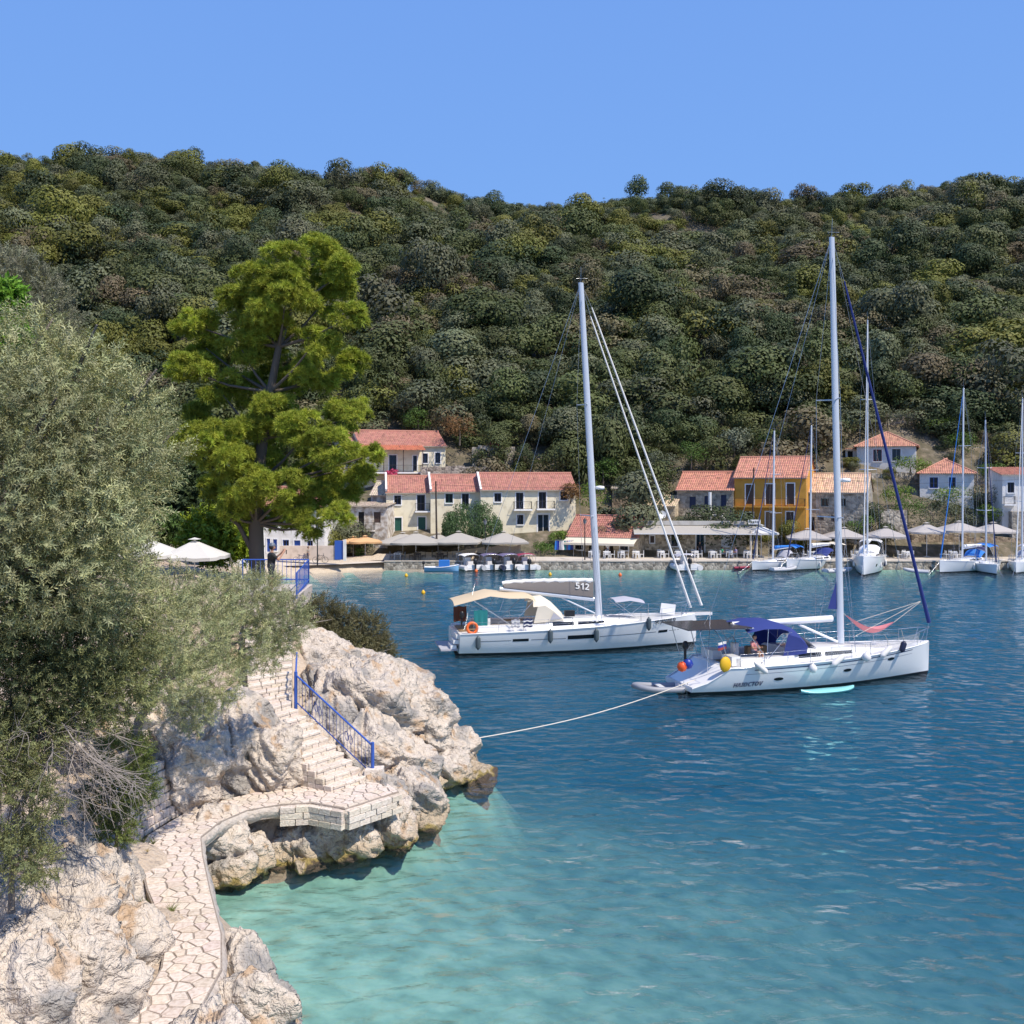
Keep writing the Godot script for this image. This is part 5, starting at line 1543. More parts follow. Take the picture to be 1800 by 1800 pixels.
func make_grey_yacht() -> void:
	var A := thing("sailing_yacht", "large white sailing yacht with beige bimini, lifebuoy and dark sail bag marked 512", "yacht", Vector3(-3.41, 0, -61.5), deg_to_rad(10.6))
	var h := Hull.new(); h.L = 15.2; h.B = 2.42; h.hs = 1.28; h.hb = 1.86; h.aft = 0.9
	var body := hull_parts(A, h, M.hull_white, 34)
	coachroof(A, h, 5.2, 11.2, 1.5, 0.52)
	guard(A, h, 0.8, 14.0, 9)
	# hull stripe and windows
	for seg in [[1.0, 3.0], [4.2, 6.3], [8.4, 12.2], [13.1, 15.0]]:
		var mb := MB.new(); var rr := [[], []]
		for j in 9:
			var x := lerpf(seg[0], seg[1], j / 8.0)
			var y := 0.80 + x * 0.012
			rr[0].append(Vector3(x, y, h.at(x, y) + 0.006)); rr[1].append(Vector3(x, y + 0.035, h.at(x, y + 0.035) + 0.006))
		mb.sheet(rr); part(body, "stripe", mb, M.line_grey)
	for seg in [[3.1, 4.05], [6.4, 8.25], [12.35, 13.0]]:
		var mb := MB.new(); var rr := [[], []]
		for j in 9:
			var x := lerpf(seg[0], seg[1], j / 8.0)
			var y := 0.74 + x * 0.012
			var hh := 0.24 if seg[0] > 6.0 and seg[0] < 9.0 else 0.16
			rr[0].append(Vector3(x, y, h.at(x, y) + 0.008)); rr[1].append(Vector3(x, y + hh, h.at(x, y + hh) + 0.008))
		mb.sheet(rr); part(body, "hull_window", mb, M.dark_pane)
	var bx0 := 13.75
	var nrm := Vector3(-(h.at(bx0 + 0.7, 1.45) - h.at(bx0 - 0.7, 1.45)), 0.08, 1.4).normalized()
	var xx := Vector3(1.4, 0.06, h.at(bx0 + 0.7, 1.45) - h.at(bx0 - 0.7, 1.45)).normalized()
	var tq := on_plane(A, 1169, 1091, 1.3)
	tq = on_plane(A, 1169, 1091, h.at(tq.x, tq.y))
	nrm = Vector3(h.at(tq.x - 0.8, tq.y) - h.at(tq.x + 0.8, tq.y), 0.0, 1.6).normalized()
	xx = Vector3(nrm.z, 0.05, -nrm.x).normalized()
	var tx := text_on(body, "SE JF5160 D", Vector3(tq.x, tq.y, h.at(tq.x, tq.y)) + nrm * 0.05, 0.30, Basis(xx, nrm.cross(xx), nrm), M.ink, "registration")
	# stern: steps, lowered platform, open transom
	bx(A, "bathing_platform", Vector3(-0.55, 0.30, 0), Vector3(1.0, 0.1, 3.2), M.cloth_grey)
	for k in 3: bx(A, "stern_step", Vector3(0.02 - 0.16 * (2 - k), 0.45 + k * 0.3, 0.9), Vector3(0.34, 0.22, 1.3), M.gelcoat)
	bx(A, "transom_locker", Vector3(-0.03, 0.8, -0.9), Vector3(0.3, 0.9, 1.7), M.gelcoat)
	# cockpit
	for s in [-1.0, 1.0]:
		var cb := MB.new(); cb.box(Vector3(3.2, h.sheer(3) + 0.16, s * 1.45), Vector3(4.2, 0.36, 0.4)); part(A, "cockpit_coaming", cb, M.gelcoat)
		var wb := MB.new()
		var pts := []
		for j in 17: pts.append(Vector3(1.7 + cos(TAU * j / 16.0) * 0.06, h.hs + 0.62 + sin(TAU * j / 16.0) * 0.42, s * 0.85 + cos(TAU * j / 16.0) * 0.4))
		wb.tube(pts, 0.02, 0.02, 5, false)
		for j in 4: wb.tube([pts[j * 2], pts[j * 2 + 8]], 0.012, 0.012, 4, false)
		var wo := part(A, "steering_wheel", wb, M.engine_black)
		bx(wo, "pedestal", Vector3(1.85, h.hs + 0.35, s * 0.85), Vector3(0.25, 0.75, 0.3), M.gelcoat)
	bx(A, "cockpit_sole", Vector3(2.6, h.hs + 0.05, 0), Vector3(5.0, 0.05, 2.4), M.teak)
	bx(A, "cockpit_table", Vector3(3.6, h.hs + 0.45, 0), Vector3(1.3, 0.08, 0.6), M.teak)
	# bimini and sprayhood
	var by := h.hs + 2.1
	canopy(A, "bimini", [[-0.25, by - 0.30, 1.45], [0.9, by - 0.02, 1.5], [1.9, by + 0.22, 1.52], [3.1, by + 0.06, 1.52], [4.2, by + 0.05, 1.5], [4.6, by - 0.12, 1.48]], M.cloth_beige, 0.22)
	for s in [-1.0, 1.0]:
		lines(A, "bimini_strut", [[Vector3(3.1, h.hs + 0.4, s * 1.75), Vector3(0.9, by - 0.25, s * 1.5)], [Vector3(3.1, h.hs + 0.4, s * 1.75), Vector3(4.5, by - 0.35, s * 1.48)], [Vector3(2.4, h.hs + 1.2, s * 1.65), Vector3(2.7, by - 0.15, s * 1.52)]], 0.018, M.steel)
	canopy(A, "sprayhood", [[4.5, by - 0.2, 1.45], [5.2, by - 0.15, 1.5], [5.75, by - 0.5, 1.5], [6.4, h.hs + 0.95, 1.35]], M.cloth_cream, 0.5)
	for s in [-1.0, 1.0]:
		var sb := MB.new(); sb.poly([Vector3(4.5, h.hs + 0.45, s * 1.52), Vector3(6.4, h.hs + 0.55, s * 1.4), Vector3(5.7, by - 0.95, s * 1.51), Vector3(5.2, by - 0.62, s * 1.51), Vector3(4.75, by - 0.68, s * 1.5)])
		part(A, "sprayhood_side", sb, M.cloth_cream)
		var wb := MB.new(); wb.poly([Vector3(5.5, h.hs + 0.62, s * 1.53), Vector3(6.25, h.hs + 0.66, s * 1.43), Vector3(5.72, by - 1.05, s * 1.525)])
		part(A, "sprayhood_window", wb, M.cloth_grey)
	var wsb := MB.new(); wsb.quad(Vector3(0.2, by - 0.2, -1.0), Vector3(0.2, by - 0.2, 0.4), Vector3(0.75, by - 0.04, 0.4), Vector3(0.75, by - 0.04, -1.0))
	# rig
	var foot := on_plane(A, 1053, 1080); foot.y = h.sheer(foot.x) + 0.3
	var top := on_plane(A, 1021, 497)
	rig(A, h, foot, top, 0.17, [[0.30, 1.25], [0.635, 1.0]], Vector3(0.3, h.hs + 0.2, 0), Vector3(15.0, h.hb, 0))
	var ba := on_plane(A, 1044, 1053); var bb := on_plane(A, 878, 1035)
	boom(A, ba, bb, 0.14, M.alloy)
	tb(A, "topping_lift", [top, bb + Vector3(0, 0.12, 0)], 0.008, M.steel, -1.0, 3)
	tb(A, "boom_vang", [on_plane(A, 988, 1051), on_plane(A, 1046, 1078)], 0.045, M.alloy)
	lines(A, "mainsheet", [[on_plane(A, 952, 1049), on_plane(A, 955, 1075)], [on_plane(A, 958, 1049), on_plane(A, 957, 1075)]], 0.015, M.rope)
	var bag := MB.new(); var br := []
	for i in 13:
		var t := i / 12.0
		var p := bb.lerp(ba, 0.04 + t * 0.95) + Vector3(0, 0.12, 0)
		var hh := lerpf(0.18, 0.95, pow(t, 0.75))
		br.append([p + Vector3(0, 0, -0.16), p + Vector3(0, hh, -0.12), p + Vector3(0, hh, 0.12), p + Vector3(0, 0, 0.16)])
	bag.sheet(br, false, false)
	bag.poly([br[-1][0], br[-1][1], br[-1][2], br[-1][3]])
	var bo := part(A, "sail_bag", bag, M.bag_grey)
	var sl := MB.new(); var pts := []
	for i in 25:
		var t := i / 24.0
		pts.append(bb.lerp(ba, 0.03 + t * 0.95) + Vector3(0, 0.18 + lerpf(0.16, 0.95, pow(t, 0.75)) + sin(i * 2.4) * 0.02, sin(i * 1.7) * 0.05))
	sl.tube(pts, 0.13, 0.15, 8)
	part(A, "furled_mainsail", sl, M.sail_white)
	var dv := (ba - bb).normalized()
	text_on(bo, "512", bb.lerp(ba, 0.87) + Vector3(0, 0.72, 0.19), 0.55, Basis(dv, Vector3(0, 1, 0.03).normalized(), Vector3(0, 0, 1)), M.sail_white, "number")
	# head sails rolled on their stays
	for e in [[1038, 556, 1214, 1068, 0.075], [1040, 540, 1233, 1064, 0.085]]:
		var p0 := on_plane(A, e[2], e[3]); var p1 := on_plane(A, e[0], e[1])
		tb(A, "furled_headsail", [p0, p0.lerp(p1, 0.3), p0.lerp(p1, 0.97), p1], e[4], M.sail_white, 0.03, 8)
		tb(A, "forestay", [p1, top], 0.012, M.steel, -1.0, 3)
	bx(A, "bowsprit", Vector3(15.3, h.hb - 0.02, 0), Vector3(1.9, 0.16, 0.3), M.gelcoat)
	var rd := MB.new(); rd.lathe(foot.lerp(top, 0.385) + Vector3(0.5, 0, 0), [Vector2(0, -0.1), Vector2(0.27, -0.09), Vector2(0.29, 0.0), Vector2(0.27, 0.1), Vector2(0, 0.14)], 14)
	part(A, "radar_dome", rd, M.gelcoat)
	# fenders, buoy, towels, foredeck awning
	for e in [[841, 1131], [967, 1118], [1049, 1117], [1146, 1099]]:
		var p := on_plane(A, e[0], e[1], 2.4)
		p.z = h.at(p.x, p.y) + 0.16
		fender(A, p, 0.75, 0.15, "fender_slate")
	var lb := MB.new(); var lp := []
	var lo := on_plane(A, 830, 1104, 2.05)
	for j in 25: lp.append(lo + Vector3(cos(TAU * j / 24.0) * 0.29, sin(TAU * j / 24.0) * 0.29, sin(TAU * j / 24.0) * -0.03))
	lb.tube(lp, 0.085, 0.085, 8, false)
	var bu := single("lifebuoy", lb, M.orange, "round orange lifebuoy hung on the stern rail of the beige covered yacht", "lifebuoy")
	bu.transform = A.transform
	for e in [["towel", 833, 1073, 857, 1100, "cloth_teal", 1.6, "teal towel hanging under the beige bimini"], ["towel", 797, 1066, 820, 1092, "cloth_rust", 0.9, "rust brown cloth hanging at the stern of the beige covered yacht"], ["towel", 899, 1089, 914, 1103, "cloth_grey", 2.0, "grey striped towel on the guard wire of the beige covered yacht"], ["towel", 919, 1088, 936, 1102, "stripe_navy", 2.0, "navy striped towel on the guard wire of the beige covered yacht"]]:
		var a := on_plane(A, e[1], e[2], e[6]); var b := on_plane(A, e[3], e[4], e[6])
		var rr := []
		for j in 7:
			var r := []
			for i in 9: r.append(Vector3(lerpf(a.x, b.x, i / 8.0), lerpf(a.y, b.y, j / 6.0) - 0.03 * sin(i * 1.3), e[6] + sin(i * 1.9) * 0.05 * (j / 6.0)))
			rr.append(r)
		var tw := MB.new(); tw.sheet(rr, false, true)
		var to := single(e[0], tw, M[e[5]], e[7], "towel")
		to.transform = A.transform
		if e[5] == "stripe_navy" or e[5] == "cloth_grey":
			for k in 2:
				var wb2 := MB.new(); var w2 := []
				for j in [0.2 + k * 0.45, 0.34 + k * 0.45]:
					var r := []
					for i in 9: r.append(Vector3(lerpf(a.x, b.x, i / 8.0), lerpf(a.y, b.y, j) - 0.03 * sin(i * 1.3), e[6] + 0.02 + sin(i * 1.9) * 0.05 * j))
					w2.append(r)
				wb2.sheet(w2, false, true); part(to, "white_stripe", wb2, M.sail_white)
	var fa := on_plane(A, 1075, 1052); var fb := on_plane(A, 1126, 1054)
	canopy(A, "foredeck_awning", [[fa.x, fa.y, 0.9], [(fa.x + fb.x) * 0.5, fa.y + 0.1, 0.95], [fb.x, fa.y - 0.08, 0.9]], M.cloth_grey, 0.15)
	for s in [-1.0, 1.0]: lines(A, "awning_strut", [[Vector3(fa.x, fa.y - 0.1, s * 0.88), Vector3((fa.x + fb.x) * 0.5 + 0.3, h.hb, s * 0.9)], [Vector3(fb.x, fa.y - 0.2, s * 0.88), Vector3((fa.x + fb.x) * 0.5 - 0.3, h.hb - 0.05, s * 0.9)]], 0.016, M.steel)
	bx(A, "open_hatch", on_plane(A, 1174, 1070, 0.3), Vector3(0.95, 0.62, 0.05), M.gelcoat, Basis(Vector3.FORWARD, 0.14))
	bx(A, "deck_box", on_plane(A, 1001, 1078, 0.8), Vector3(0.6, 0.35, 0.3), M.engine_black)
	var ob := on_plane(A, 812, 1085, 1.3)
	outboard(A, ob, 0.75)

func outboard(o: Node3D, p: Vector3, s := 1.0, turn := 0.0) -> void:
	var b := Basis(Vector3.UP, turn)
	var mb := MB.new()
	mb.lathe(p, [Vector2(0.0, -0.02), Vector2(0.17, 0.0), Vector2(0.2, 0.15), Vector2(0.18, 0.36), Vector2(0.1, 0.46), Vector2(0, 0.48)].map(func(v): return v * s), 10, b)
	var e := part(o, "outboard_motor", mb, M.engine_black)
	bx(e, "leg", p + b * Vector3(-0.02, -0.35 * s, 0), Vector3(0.14, 0.7, 0.1) * s, M.engine_black, b)

func make_blue_yacht() -> void:
	var A := thing("sailing_yacht", "white sailing yacht with dark blue sprayhood, solar panels and a row of white fenders", "yacht", Vector3(8.17, 0, -50.3), deg_to_rad(17.2))
	var h := Hull.new(); h.L = 14.7; h.B = 2.3; h.hs = 1.22; h.hb = 1.66; h.scoop = 1.7; h.aft = 0.76
	var body := hull_parts(A, h, M.hull_white, 36)
	coachroof(A, h, 5.4, 11.4, 1.45, 0.56)
	guard(A, h, 2.3, 13.4, 9)
	for off in [[0.16, 0.045, 3.0, 14.3], [0.34, 0.015, 2.6, 14.3]]:
		var mb := MB.new(); var rr := [[], []]
		for j in 25:
			var x := lerpf(off[2], off[3], j / 24.0)
			var y: float = h.sheer(x) - off[0]
			rr[0].append(Vector3(x, y, h.at(x, y) + 0.007)); rr[1].append(Vector3(x, y + off[1], h.at(x, y + off[1]) + 0.007))
		mb.sheet(rr); part(body, "stripe", mb, M.stripe_navy)
	for px in [[1370, 1194], [1493, 1179], [1581, 1162]]:
		var c := on_plane(A, px[0], px[1], 2.1)
		var rr := []
		var ring := []
		for j in 17:
			var x := c.x + cos(TAU * j / 16.0) * 0.26; var y := c.y + sin(TAU * j / 16.0) * 0.085
			ring.append(Vector3(x, y, h.at(x, y) + 0.009))
		var pb := MB.new(); pb.poly(ring); part(body, "porthole", pb, M.dark_pane)
	var tc := on_plane(A, 1314, 1203, 1.9)
	tc = on_plane(A, 1314, 1203, h.at(tc.x, tc.y))
	var dz := (h.at(tc.x + 0.6, tc.y) - h.at(tc.x - 0.6, tc.y)) / 1.2
	var dy := (h.at(tc.x, tc.y + 0.15) - h.at(tc.x, tc.y - 0.15)) / 0.3
	var ax := Vector3(1, 0.03, dz).normalized()
	text_on(body, "HΛIOCTOV", Vector3(tc.x, tc.y, h.at(tc.x, tc.y) + 0.035), 0.3, Basis(ax, Vector3(0.2, 1, dy), ax.cross(Vector3(0.0, 1, dy)).normalized()), M.stripe_navy, "boat_name")
	# scoop stern
	var tw := MB.new()
	tw.quad(Vector3(1.4, 0.36, 1.6), Vector3(1.4, 0.36, -1.6), Vector3(1.75, 1.26, -1.7), Vector3(1.75, 1.26, 1.7))
	part(A, "transom", tw, M.gelcoat)
	bx(A, "bathing_step", Vector3(0.75, 0.3, 0), Vector3(1.45, 0.08, 2.9), M.gelcoat)
	bx(A, "stern_seat", Vector3(2.3, h.hs + 0.28, -0.9), Vector3(0.5, 0.45, 1.2), M.gelcoat)
	bx(A, "stern_seat", Vector3(2.3, h.hs + 0.28, 1.1), Vector3(0.5, 0.45, 1.0), M.gelcoat)
	for s in [-0.2, 0.2]: tb(A, "bathing_ladder", [Vector3(0.1, 0.45, s + 0.6), Vector3(0.02, -0.5, s + 0.6)], 0.018, M.steel)
	for s in [-1.0, 1.0]:
		bx(A, "cockpit_coaming", Vector3(3.9, h.sheer(4) + 0.15, s * 1.4), Vector3(3.2, 0.36, 0.4), M.gelcoat)
	bx(A, "cockpit_sole", Vector3(3.8, h.hs + 0.04, 0), Vector3(3.4, 0.05, 2.3), M.teak)
	bx(A, "cockpit_table", Vector3(4.3, h.hs + 0.5, 0), Vector3(1.1, 0.4, 0.35), M.teak)
	var wp := []
	for j in 17: wp.append(Vector3(2.9 + sin(TAU * j / 16.0) * 0.08, h.hs + 0.75 + sin(TAU * j / 16.0) * 0.45, cos(TAU * j / 16.0) * 0.45))
	tb(A, "steering_wheel", wp, 0.02, M.steel)
	bx(A, "binnacle", Vector3(3.1, h.hs + 0.45, 0), Vector3(0.3, 0.9, 0.3), M.gelcoat)
	# stern arch with solar panels
	var pa := on_plane(A, 1180, 1100); var pb2 := on_plane(A, 1298, 1112)
	for k in 2:
		var c := pa.lerp(pb2, 0.28 + 0.46 * k)
		bx(A, "solar_panel", Vector3(c.x, pa.y - 0.03 - k * 0.02, 0), Vector3(absf(pb2.x - pa.x) * 0.47, 0.05, 3.0), M.solar)
	for s in [-1.0, 1.0]:
		tb(A, "arch_tube", [Vector3(1.9, h.sheer(2.0), s * 1.65), Vector3(1.5, pa.y - 0.5, s * 1.6), Vector3(1.2, pa.y - 0.08, s * 1.45), Vector3(pb2.x, pa.y - 0.08, s * 1.45)], 0.025, M.steel)
		tb(A, "arch_tube", [Vector3(0.9, h.sheer(1.4) + 0.3, s * 1.6), Vector3(0.4, pa.y - 0.3, s * 1.5), Vector3(0.5, pa.y - 0.08, s * 1.4)], 0.022, M.steel)
	# blue bimini and sprayhood
	var by := h.hs + 1.95
	canopy(A, "bimini", [[3.0, by - 0.05, 1.5], [3.9, by + 0.1, 1.52], [4.8, by + 0.08, 1.52], [5.4, by - 0.1, 1.5]], M.cloth_blue, 0.3)
	canopy(A, "sprayhood", [[5.3, by - 0.12, 1.5], [5.9, by - 0.3, 1.5], [6.4, by - 0.75, 1.4]], M.cloth_blue, 0.45)
	for s in [-1.0, 1.0]:
		var sb := MB.new(); sb.poly([Vector3(4.9, h.hs + 0.35, s * 1.53), Vector3(6.3, h.hs + 0.45, s * 1.45), Vector3(6.4, by - 1.15, s * 1.41), Vector3(5.9, by - 0.72, s * 1.51), Vector3(5.2, by - 0.5, s * 1.52)])
		part(A, "sprayhood_side", sb, M.cloth_blue)
		lines(A, "hoop_strut", [[Vector3(3.9, h.hs + 0.35, s * 1.7), Vector3(3.0, by - 0.33, s * 1.5)], [Vector3(4.0, h.hs + 0.35, s * 1.7), Vector3(5.3, by - 0.4, s * 1.5)], [Vector3(3.9, h.hs + 0.35, s * 1.7), Vector3(4.1, by - 0.2, s * 1.52)]], 0.018, M.steel)
	var ws := MB.new(); ws.quad(Vector3(6.42, by - 0.8, -1.1), Vector3(6.42, by - 0.8, 1.1), Vector3(7.1, h.hs + 0.62, 1.1), Vector3(7.1, h.hs + 0.62, -1.1))
	part(A, "sprayhood_window", ws, M.pane_clear)
	# rig
	var foot := on_plane(A, 1478, 1129); foot.y = h.sheer(foot.x) + 0.35
	var top := on_plane(A, 1462, 417)
	rig(A, h, foot, top, 0.155, [[0.31, 1.15], [0.60, 1.05]], Vector3(0.8, h.hs - 0.2, 0), Vector3(14.6, h.hb, 0))
	var ba := on_plane(A, 1462, 1087); var bb := on_plane(A, 1286, 1099)
	boom(A, ba, bb, 0.17, M.gelcoat)
	tb(A, "boom_end", [bb, bb + (bb - ba).normalized() * 0.12], 0.175, M.engine_black, -1.0, 10)
	tb(A, "topping_lift", [top, bb + Vector3(0, 0.15, 0)], 0.008, M.steel, -1.0, 3)
	tb(A, "boom_vang", [on_plane(A, 1405, 1098), on_plane(A, 1472, 1128)], 0.07, M.gelcoat)
	lines(A, "mainsheet", [[on_plane(A, 1368, 1103), on_plane(A, 1366, 1120)], [on_plane(A, 1395, 1100), on_plane(A, 1384, 1126)]], 0.012, M.rope)
	var p0 := on_plane(A, 1633, 1094); var p1 := on_plane(A, 1484, 494)
	tb(A, "furled_headsail", [p0, p0.lerp(p1, 0.12), p0.lerp(p1, 0.6), p0.lerp(p1, 0.97), p1], 0.11, M.cloth_blue, 0.035, 8)
	tb(A, "forestay", [p1, top], 0.012, M.steel, -1.0, 3)
	tb(A, "forestay", [p0, Vector3(14.55, h.hb, 0)], 0.02, M.steel, -1.0, 4)
	tb(A, "inner_stay", [on_plane(A, 1475, 470), on_plane(A, 1600, 1085)], 0.011, M.steel, -1.0, 3)
	var rd := MB.new(); rd.lathe(foot.lerp(top, 0.402) + Vector3(0.48, 0, 0), [Vector2(0, -0.1), Vector2(0.27, -0.09), Vector2(0.29, 0.0), Vector2(0.27, 0.1), Vector2(0, 0.13)], 14)
	part(A, "radar_dome", rd, M.gelcoat)
	lines(A, "sheet_line", [[on_plane(A, 1618, 1057), on_plane(A, 1500, 1120, 1.0)], [on_plane(A, 1618, 1057), on_plane(A, 1488, 1098)]], 0.013, M.rope)
	# blue pennant by the mast
	var fl := MB.new(); fl.tri(on_plane(A, 1455, 1070), on_plane(A, 1471, 1071), on_plane(A, 1470, 1022))
	part(A, "staysail_cover", fl, M.cloth_blue)
	# fenders
	for e in [[1335, 1173, 0.85, 0.14, "fender_white", 0.9], [1424, 1174, 0.4, 0.22, "fender_white", 0.0], [1468, 1159, 0.85, 0.15, "fender_white", -0.95], [1522, 1155, 0.4, 0.24, "fender_white", 0.0], [1563, 1147, 0.75, 0.14, "fender_white", -0.9], [1601, 1140, 0.55, 0.15, "fender_navy", -0.35]]:
		var p := on_plane(A, e[0], e[1], 2.2)
		p.z = h.at(p.x, minf(p.y, h.sheer(p.x))) + 0.2
		fender(A, p, e[2], e[3], e[4], Basis(Vector3.BACK, e[5]))
	for e in [["ball_buoy", 1199, 1172, 0.26, "fender_orange", "orange ball buoy at the stern of the blue hooded yacht"], ["ball_buoy", 1209, 1167, 0.27, "fender_blue", "blue ball buoy at the stern of the blue hooded yacht"]]:
		var c := on_plane(A, e[1], e[2], 0.6)
		var mb := MB.new(); mb.lathe(c, [Vector2(0, -e[3]), Vector2(e[3] * 0.7, -e[3] * 0.7), Vector2(e[3], 0), Vector2(e[3] * 0.7, e[3] * 0.7), Vector2(0, e[3])], 14)
		var o := single(e[0], mb, M[e[4]], e[5], "buoy"); o.transform = A.transform
	var yc := on_plane(A, 1275, 1168, 1.9)
	var yb := MB.new(); yb.lathe(yc, [Vector2(0.0, -0.1), Vector2(0.3, -0.1), Vector2(0.36, 0.0), Vector2(0.3, 0.1), Vector2(0, 0.1)], 16, Basis(Vector3.RIGHT, PI / 2.0) * Basis.from_scale(Vector3(0.85, 1, 1.05)))
	var yo := single("rescue_buoy", yb, M.yellow, "yellow horseshoe rescue buoy on the rail of the blue hooded yacht", "buoy"); yo.transform = A.transform
	# ensign
	var ea := on_plane(A, 1262, 1136, 1.2)
	var en := thing("ensign", "white, blue and red striped flag at the stern of the blue hooded yacht", "flag"); en.transform = A.transform
	tb(en, "staff", [Vector3(1.95, h.hs, 1.2), ea + Vector3(-0.05, 0.25, 0)], 0.014, M.steel)
	for k in 3:
		var rr := [[], []]
		for i in 7:
			var p := ea + Vector3(i * 0.075, 0.16 - i * -0.012, sin(i * 1.1) * 0.03)
			rr[0].append(p - Vector3(0, k * 0.13 + 0.13, 0)); rr[1].append(p - Vector3(0, k * 0.13, 0))
		var sb := MB.new(); sb.sheet(rr)
		part(en, "flag_stripe", sb, M[["sail_white", "fender_blue", "red"][k]])
	# hammock
	var ha := on_plane(A, 1487, 1082); var hb2 := on_plane(A, 1571, 1094)
	var hm := MB.new(); var hr := []
	for i in 15:
		var t := i / 14.0
		var p := ha.lerp(hb2, t) - Vector3(0, sin(PI * t) * 0.62, 0)
		var w := 0.05 + 0.36 * sin(PI * t)
		hr.append([p + Vector3(0, w * 0.4, -w), p - Vector3(0, w * 0.25, 0), p + Vector3(0, w * 0.4, w)])
	hm.sheet(hr, false, true)
	var ho := single("hammock", hm, M.cloth_pink, "pink and white hammock slung on the foredeck of the blue hooded yacht", "hammock"); ho.transform = A.transform
	tb(ho, "cord", [hb2, on_plane(A, 1618, 1058)], 0.012, M.rope); tb(ho, "cord", [ha, on_plane(A, 1480, 1075)], 0.012, M.rope)
	# netting along the rails: fine mesh of cords
	var nb := MB.new()
	for i in 66:
		var x := 6.2 + i * 0.11
		var z := h.at(x, h.sheer(x)) - 0.075
		var z2 := h.at(x + 0.3, h.sheer(x + 0.3)) - 0.075
		nb.tube([Vector3(x, h.sheer(x) + 0.04, z), Vector3(x + 0.3, h.sheer(x + 0.3) + 0.62, z2)], 0.005, 0.005, 3, false)
		nb.tube([Vector3(x + 0.3, h.sheer(x + 0.3) + 0.04, z2), Vector3(x, h.sheer(x) + 0.62, z)], 0.005, 0.005, 3, false)
	part(A, "rail_netting", nb, M.netting)
	outboard(A, on_plane(A, 1205, 1140, -0.4), 0.8)
	# paddle board, dinghy and mooring line
	var ca := lv(1407, 1221, 0.0); var cb := lv(1500, 1213, 0.0)
	var sp := MB.new(); var srows := []
	var L2 := ca.distance_to(cb)
	for i in 17:
		var t := i / 16.0
		var w := 0.38 * pow(sin(PI * clampf(t, 0.01, 0.99)), 0.5)
		var y := 0.08 + 0.10 * pow(absf(t - 0.5) * 2.0, 4.0)
		srows.append([Vector3(t * L2, y - 0.06, -w), Vector3(t * L2, y + 0.06, -w * 0.9), Vector3(t * L2, y + 0.07, 0), Vector3(t * L2, y + 0.06, w * 0.9), Vector3(t * L2, y - 0.06, w), Vector3(t * L2, y - 0.08, 0)])
	sp.sheet(srows, true, true)
	var so := single("paddle_board", sp, M.board_aqua, "pale aqua paddle board floating beside the blue hooded yacht", "paddle board")
	so.position = ca; so.rotation.y = atan2(-(cb.z - ca.z), cb.x - ca.x)
	dinghy("grey inflatable dinghy tied behind the blue hooded yacht", lv(1196, 1214, 0.0), 190.0, 2.35, "rubber_dark")
	var r0 := q(782, 1307, 36.0); var r1 := A.transform * Vector3(0.4, 0.62, 1.0)
	var pts := []
	for i in 31: pts.append(r0.lerp(r1, i / 30.0) - Vector3(0, sin(PI * i / 30.0) * 0.35, 0))
	var rb := MB.new(); rb.tube(pts, 0.022, 0.022, 5)
	single("mooring_line", rb, M.rope, "white mooring line from the headland rock to the blue hooded yacht", "rope")

func dinghy(label: String, at: Vector3, deg: float, len_: float, m: String, motor := false, canopy_m := "", cons := false) -> Node3D:
	var o := thing("dinghy" if not cons else "rigid_inflatable", label, "dinghy" if not cons else "motorboat", at, deg_to_rad(deg))
	var w := len_ * 0.24
	var r := len_ * 0.062
	var pts := []
	for s in [-1.0, 1.0]:
		var seq := []
		for i in 10:
			var t := i / 9.0
			seq.append(Vector3(t * len_, r * 1.1 + pow(t, 3.0) * r * 1.2, s * w * (1.0 if t < 0.55 else pow(cos((t - 0.55) / 0.45 * PI / 2.0), 0.6))))
		if s > 0: seq.reverse()
		pts.append_array(seq.slice(0, 10) if s < 0 else seq.slice(1))
	var mb := MB.new(); mb.tube(pts, r, r, 10)
	part(o, "tube", mb, M[m])
	var fb := MB.new(); fb.poly([Vector3(0.05, r * 0.9, -w), Vector3(0.05, r * 0.9, w), Vector3(len_ * 0.6, r * 0.9, w * 0.97), Vector3(len_ * 0.93, r * 1.2, 0), Vector3(len_ * 0.6, r * 0.9, -w * 0.97)])
	part(o, "floor", fb, M.cloth_grey)
	bx(o, "transom", Vector3(0.1, r * 1.3, 0), Vector3(0.05, r * 2.0, w * 1.8), M.gelcoat)
	bx(o, "thwart", Vector3(len_ * 0.45, r * 1.9, 0), Vector3(0.25, 0.05, w * 2.0), M.gelcoat)
	if motor: outboard(o, Vector3(-0.12, r * 2.6, 0), 0.8 if not cons else 1.3)
	if cons:
		bx(o, "console", Vector3(len_ * 0.48, r * 2.0 + 0.35, 0), Vector3(0.6, 0.9, 0.7), M.gelcoat)
		bx(o, "seat", Vector3(len_ * 0.25, r * 2.0 + 0.15, 0), Vector3(0.5, 0.5, 0.9), M.fender_white)
	if canopy_m:
		canopy(o, "canopy", [[len_ * 0.16, 1.75, w * 0.9], [len_ * 0.35, 1.85, w * 0.92], [len_ * 0.58, 1.75, w * 0.9]], M[canopy_m], 0.2)
		for s in [-1.0, 1.0]: lines(o, "strut", [[Vector3(len_ * 0.36, r * 1.8, s * w), Vector3(len_ * 0.16, 1.55, s * w * 0.9)], [Vector3(len_ * 0.36, r * 1.8, s * w), Vector3(len_ * 0.58, 1.55, s * w * 0.9)]], 0.018, M.steel)
	return o
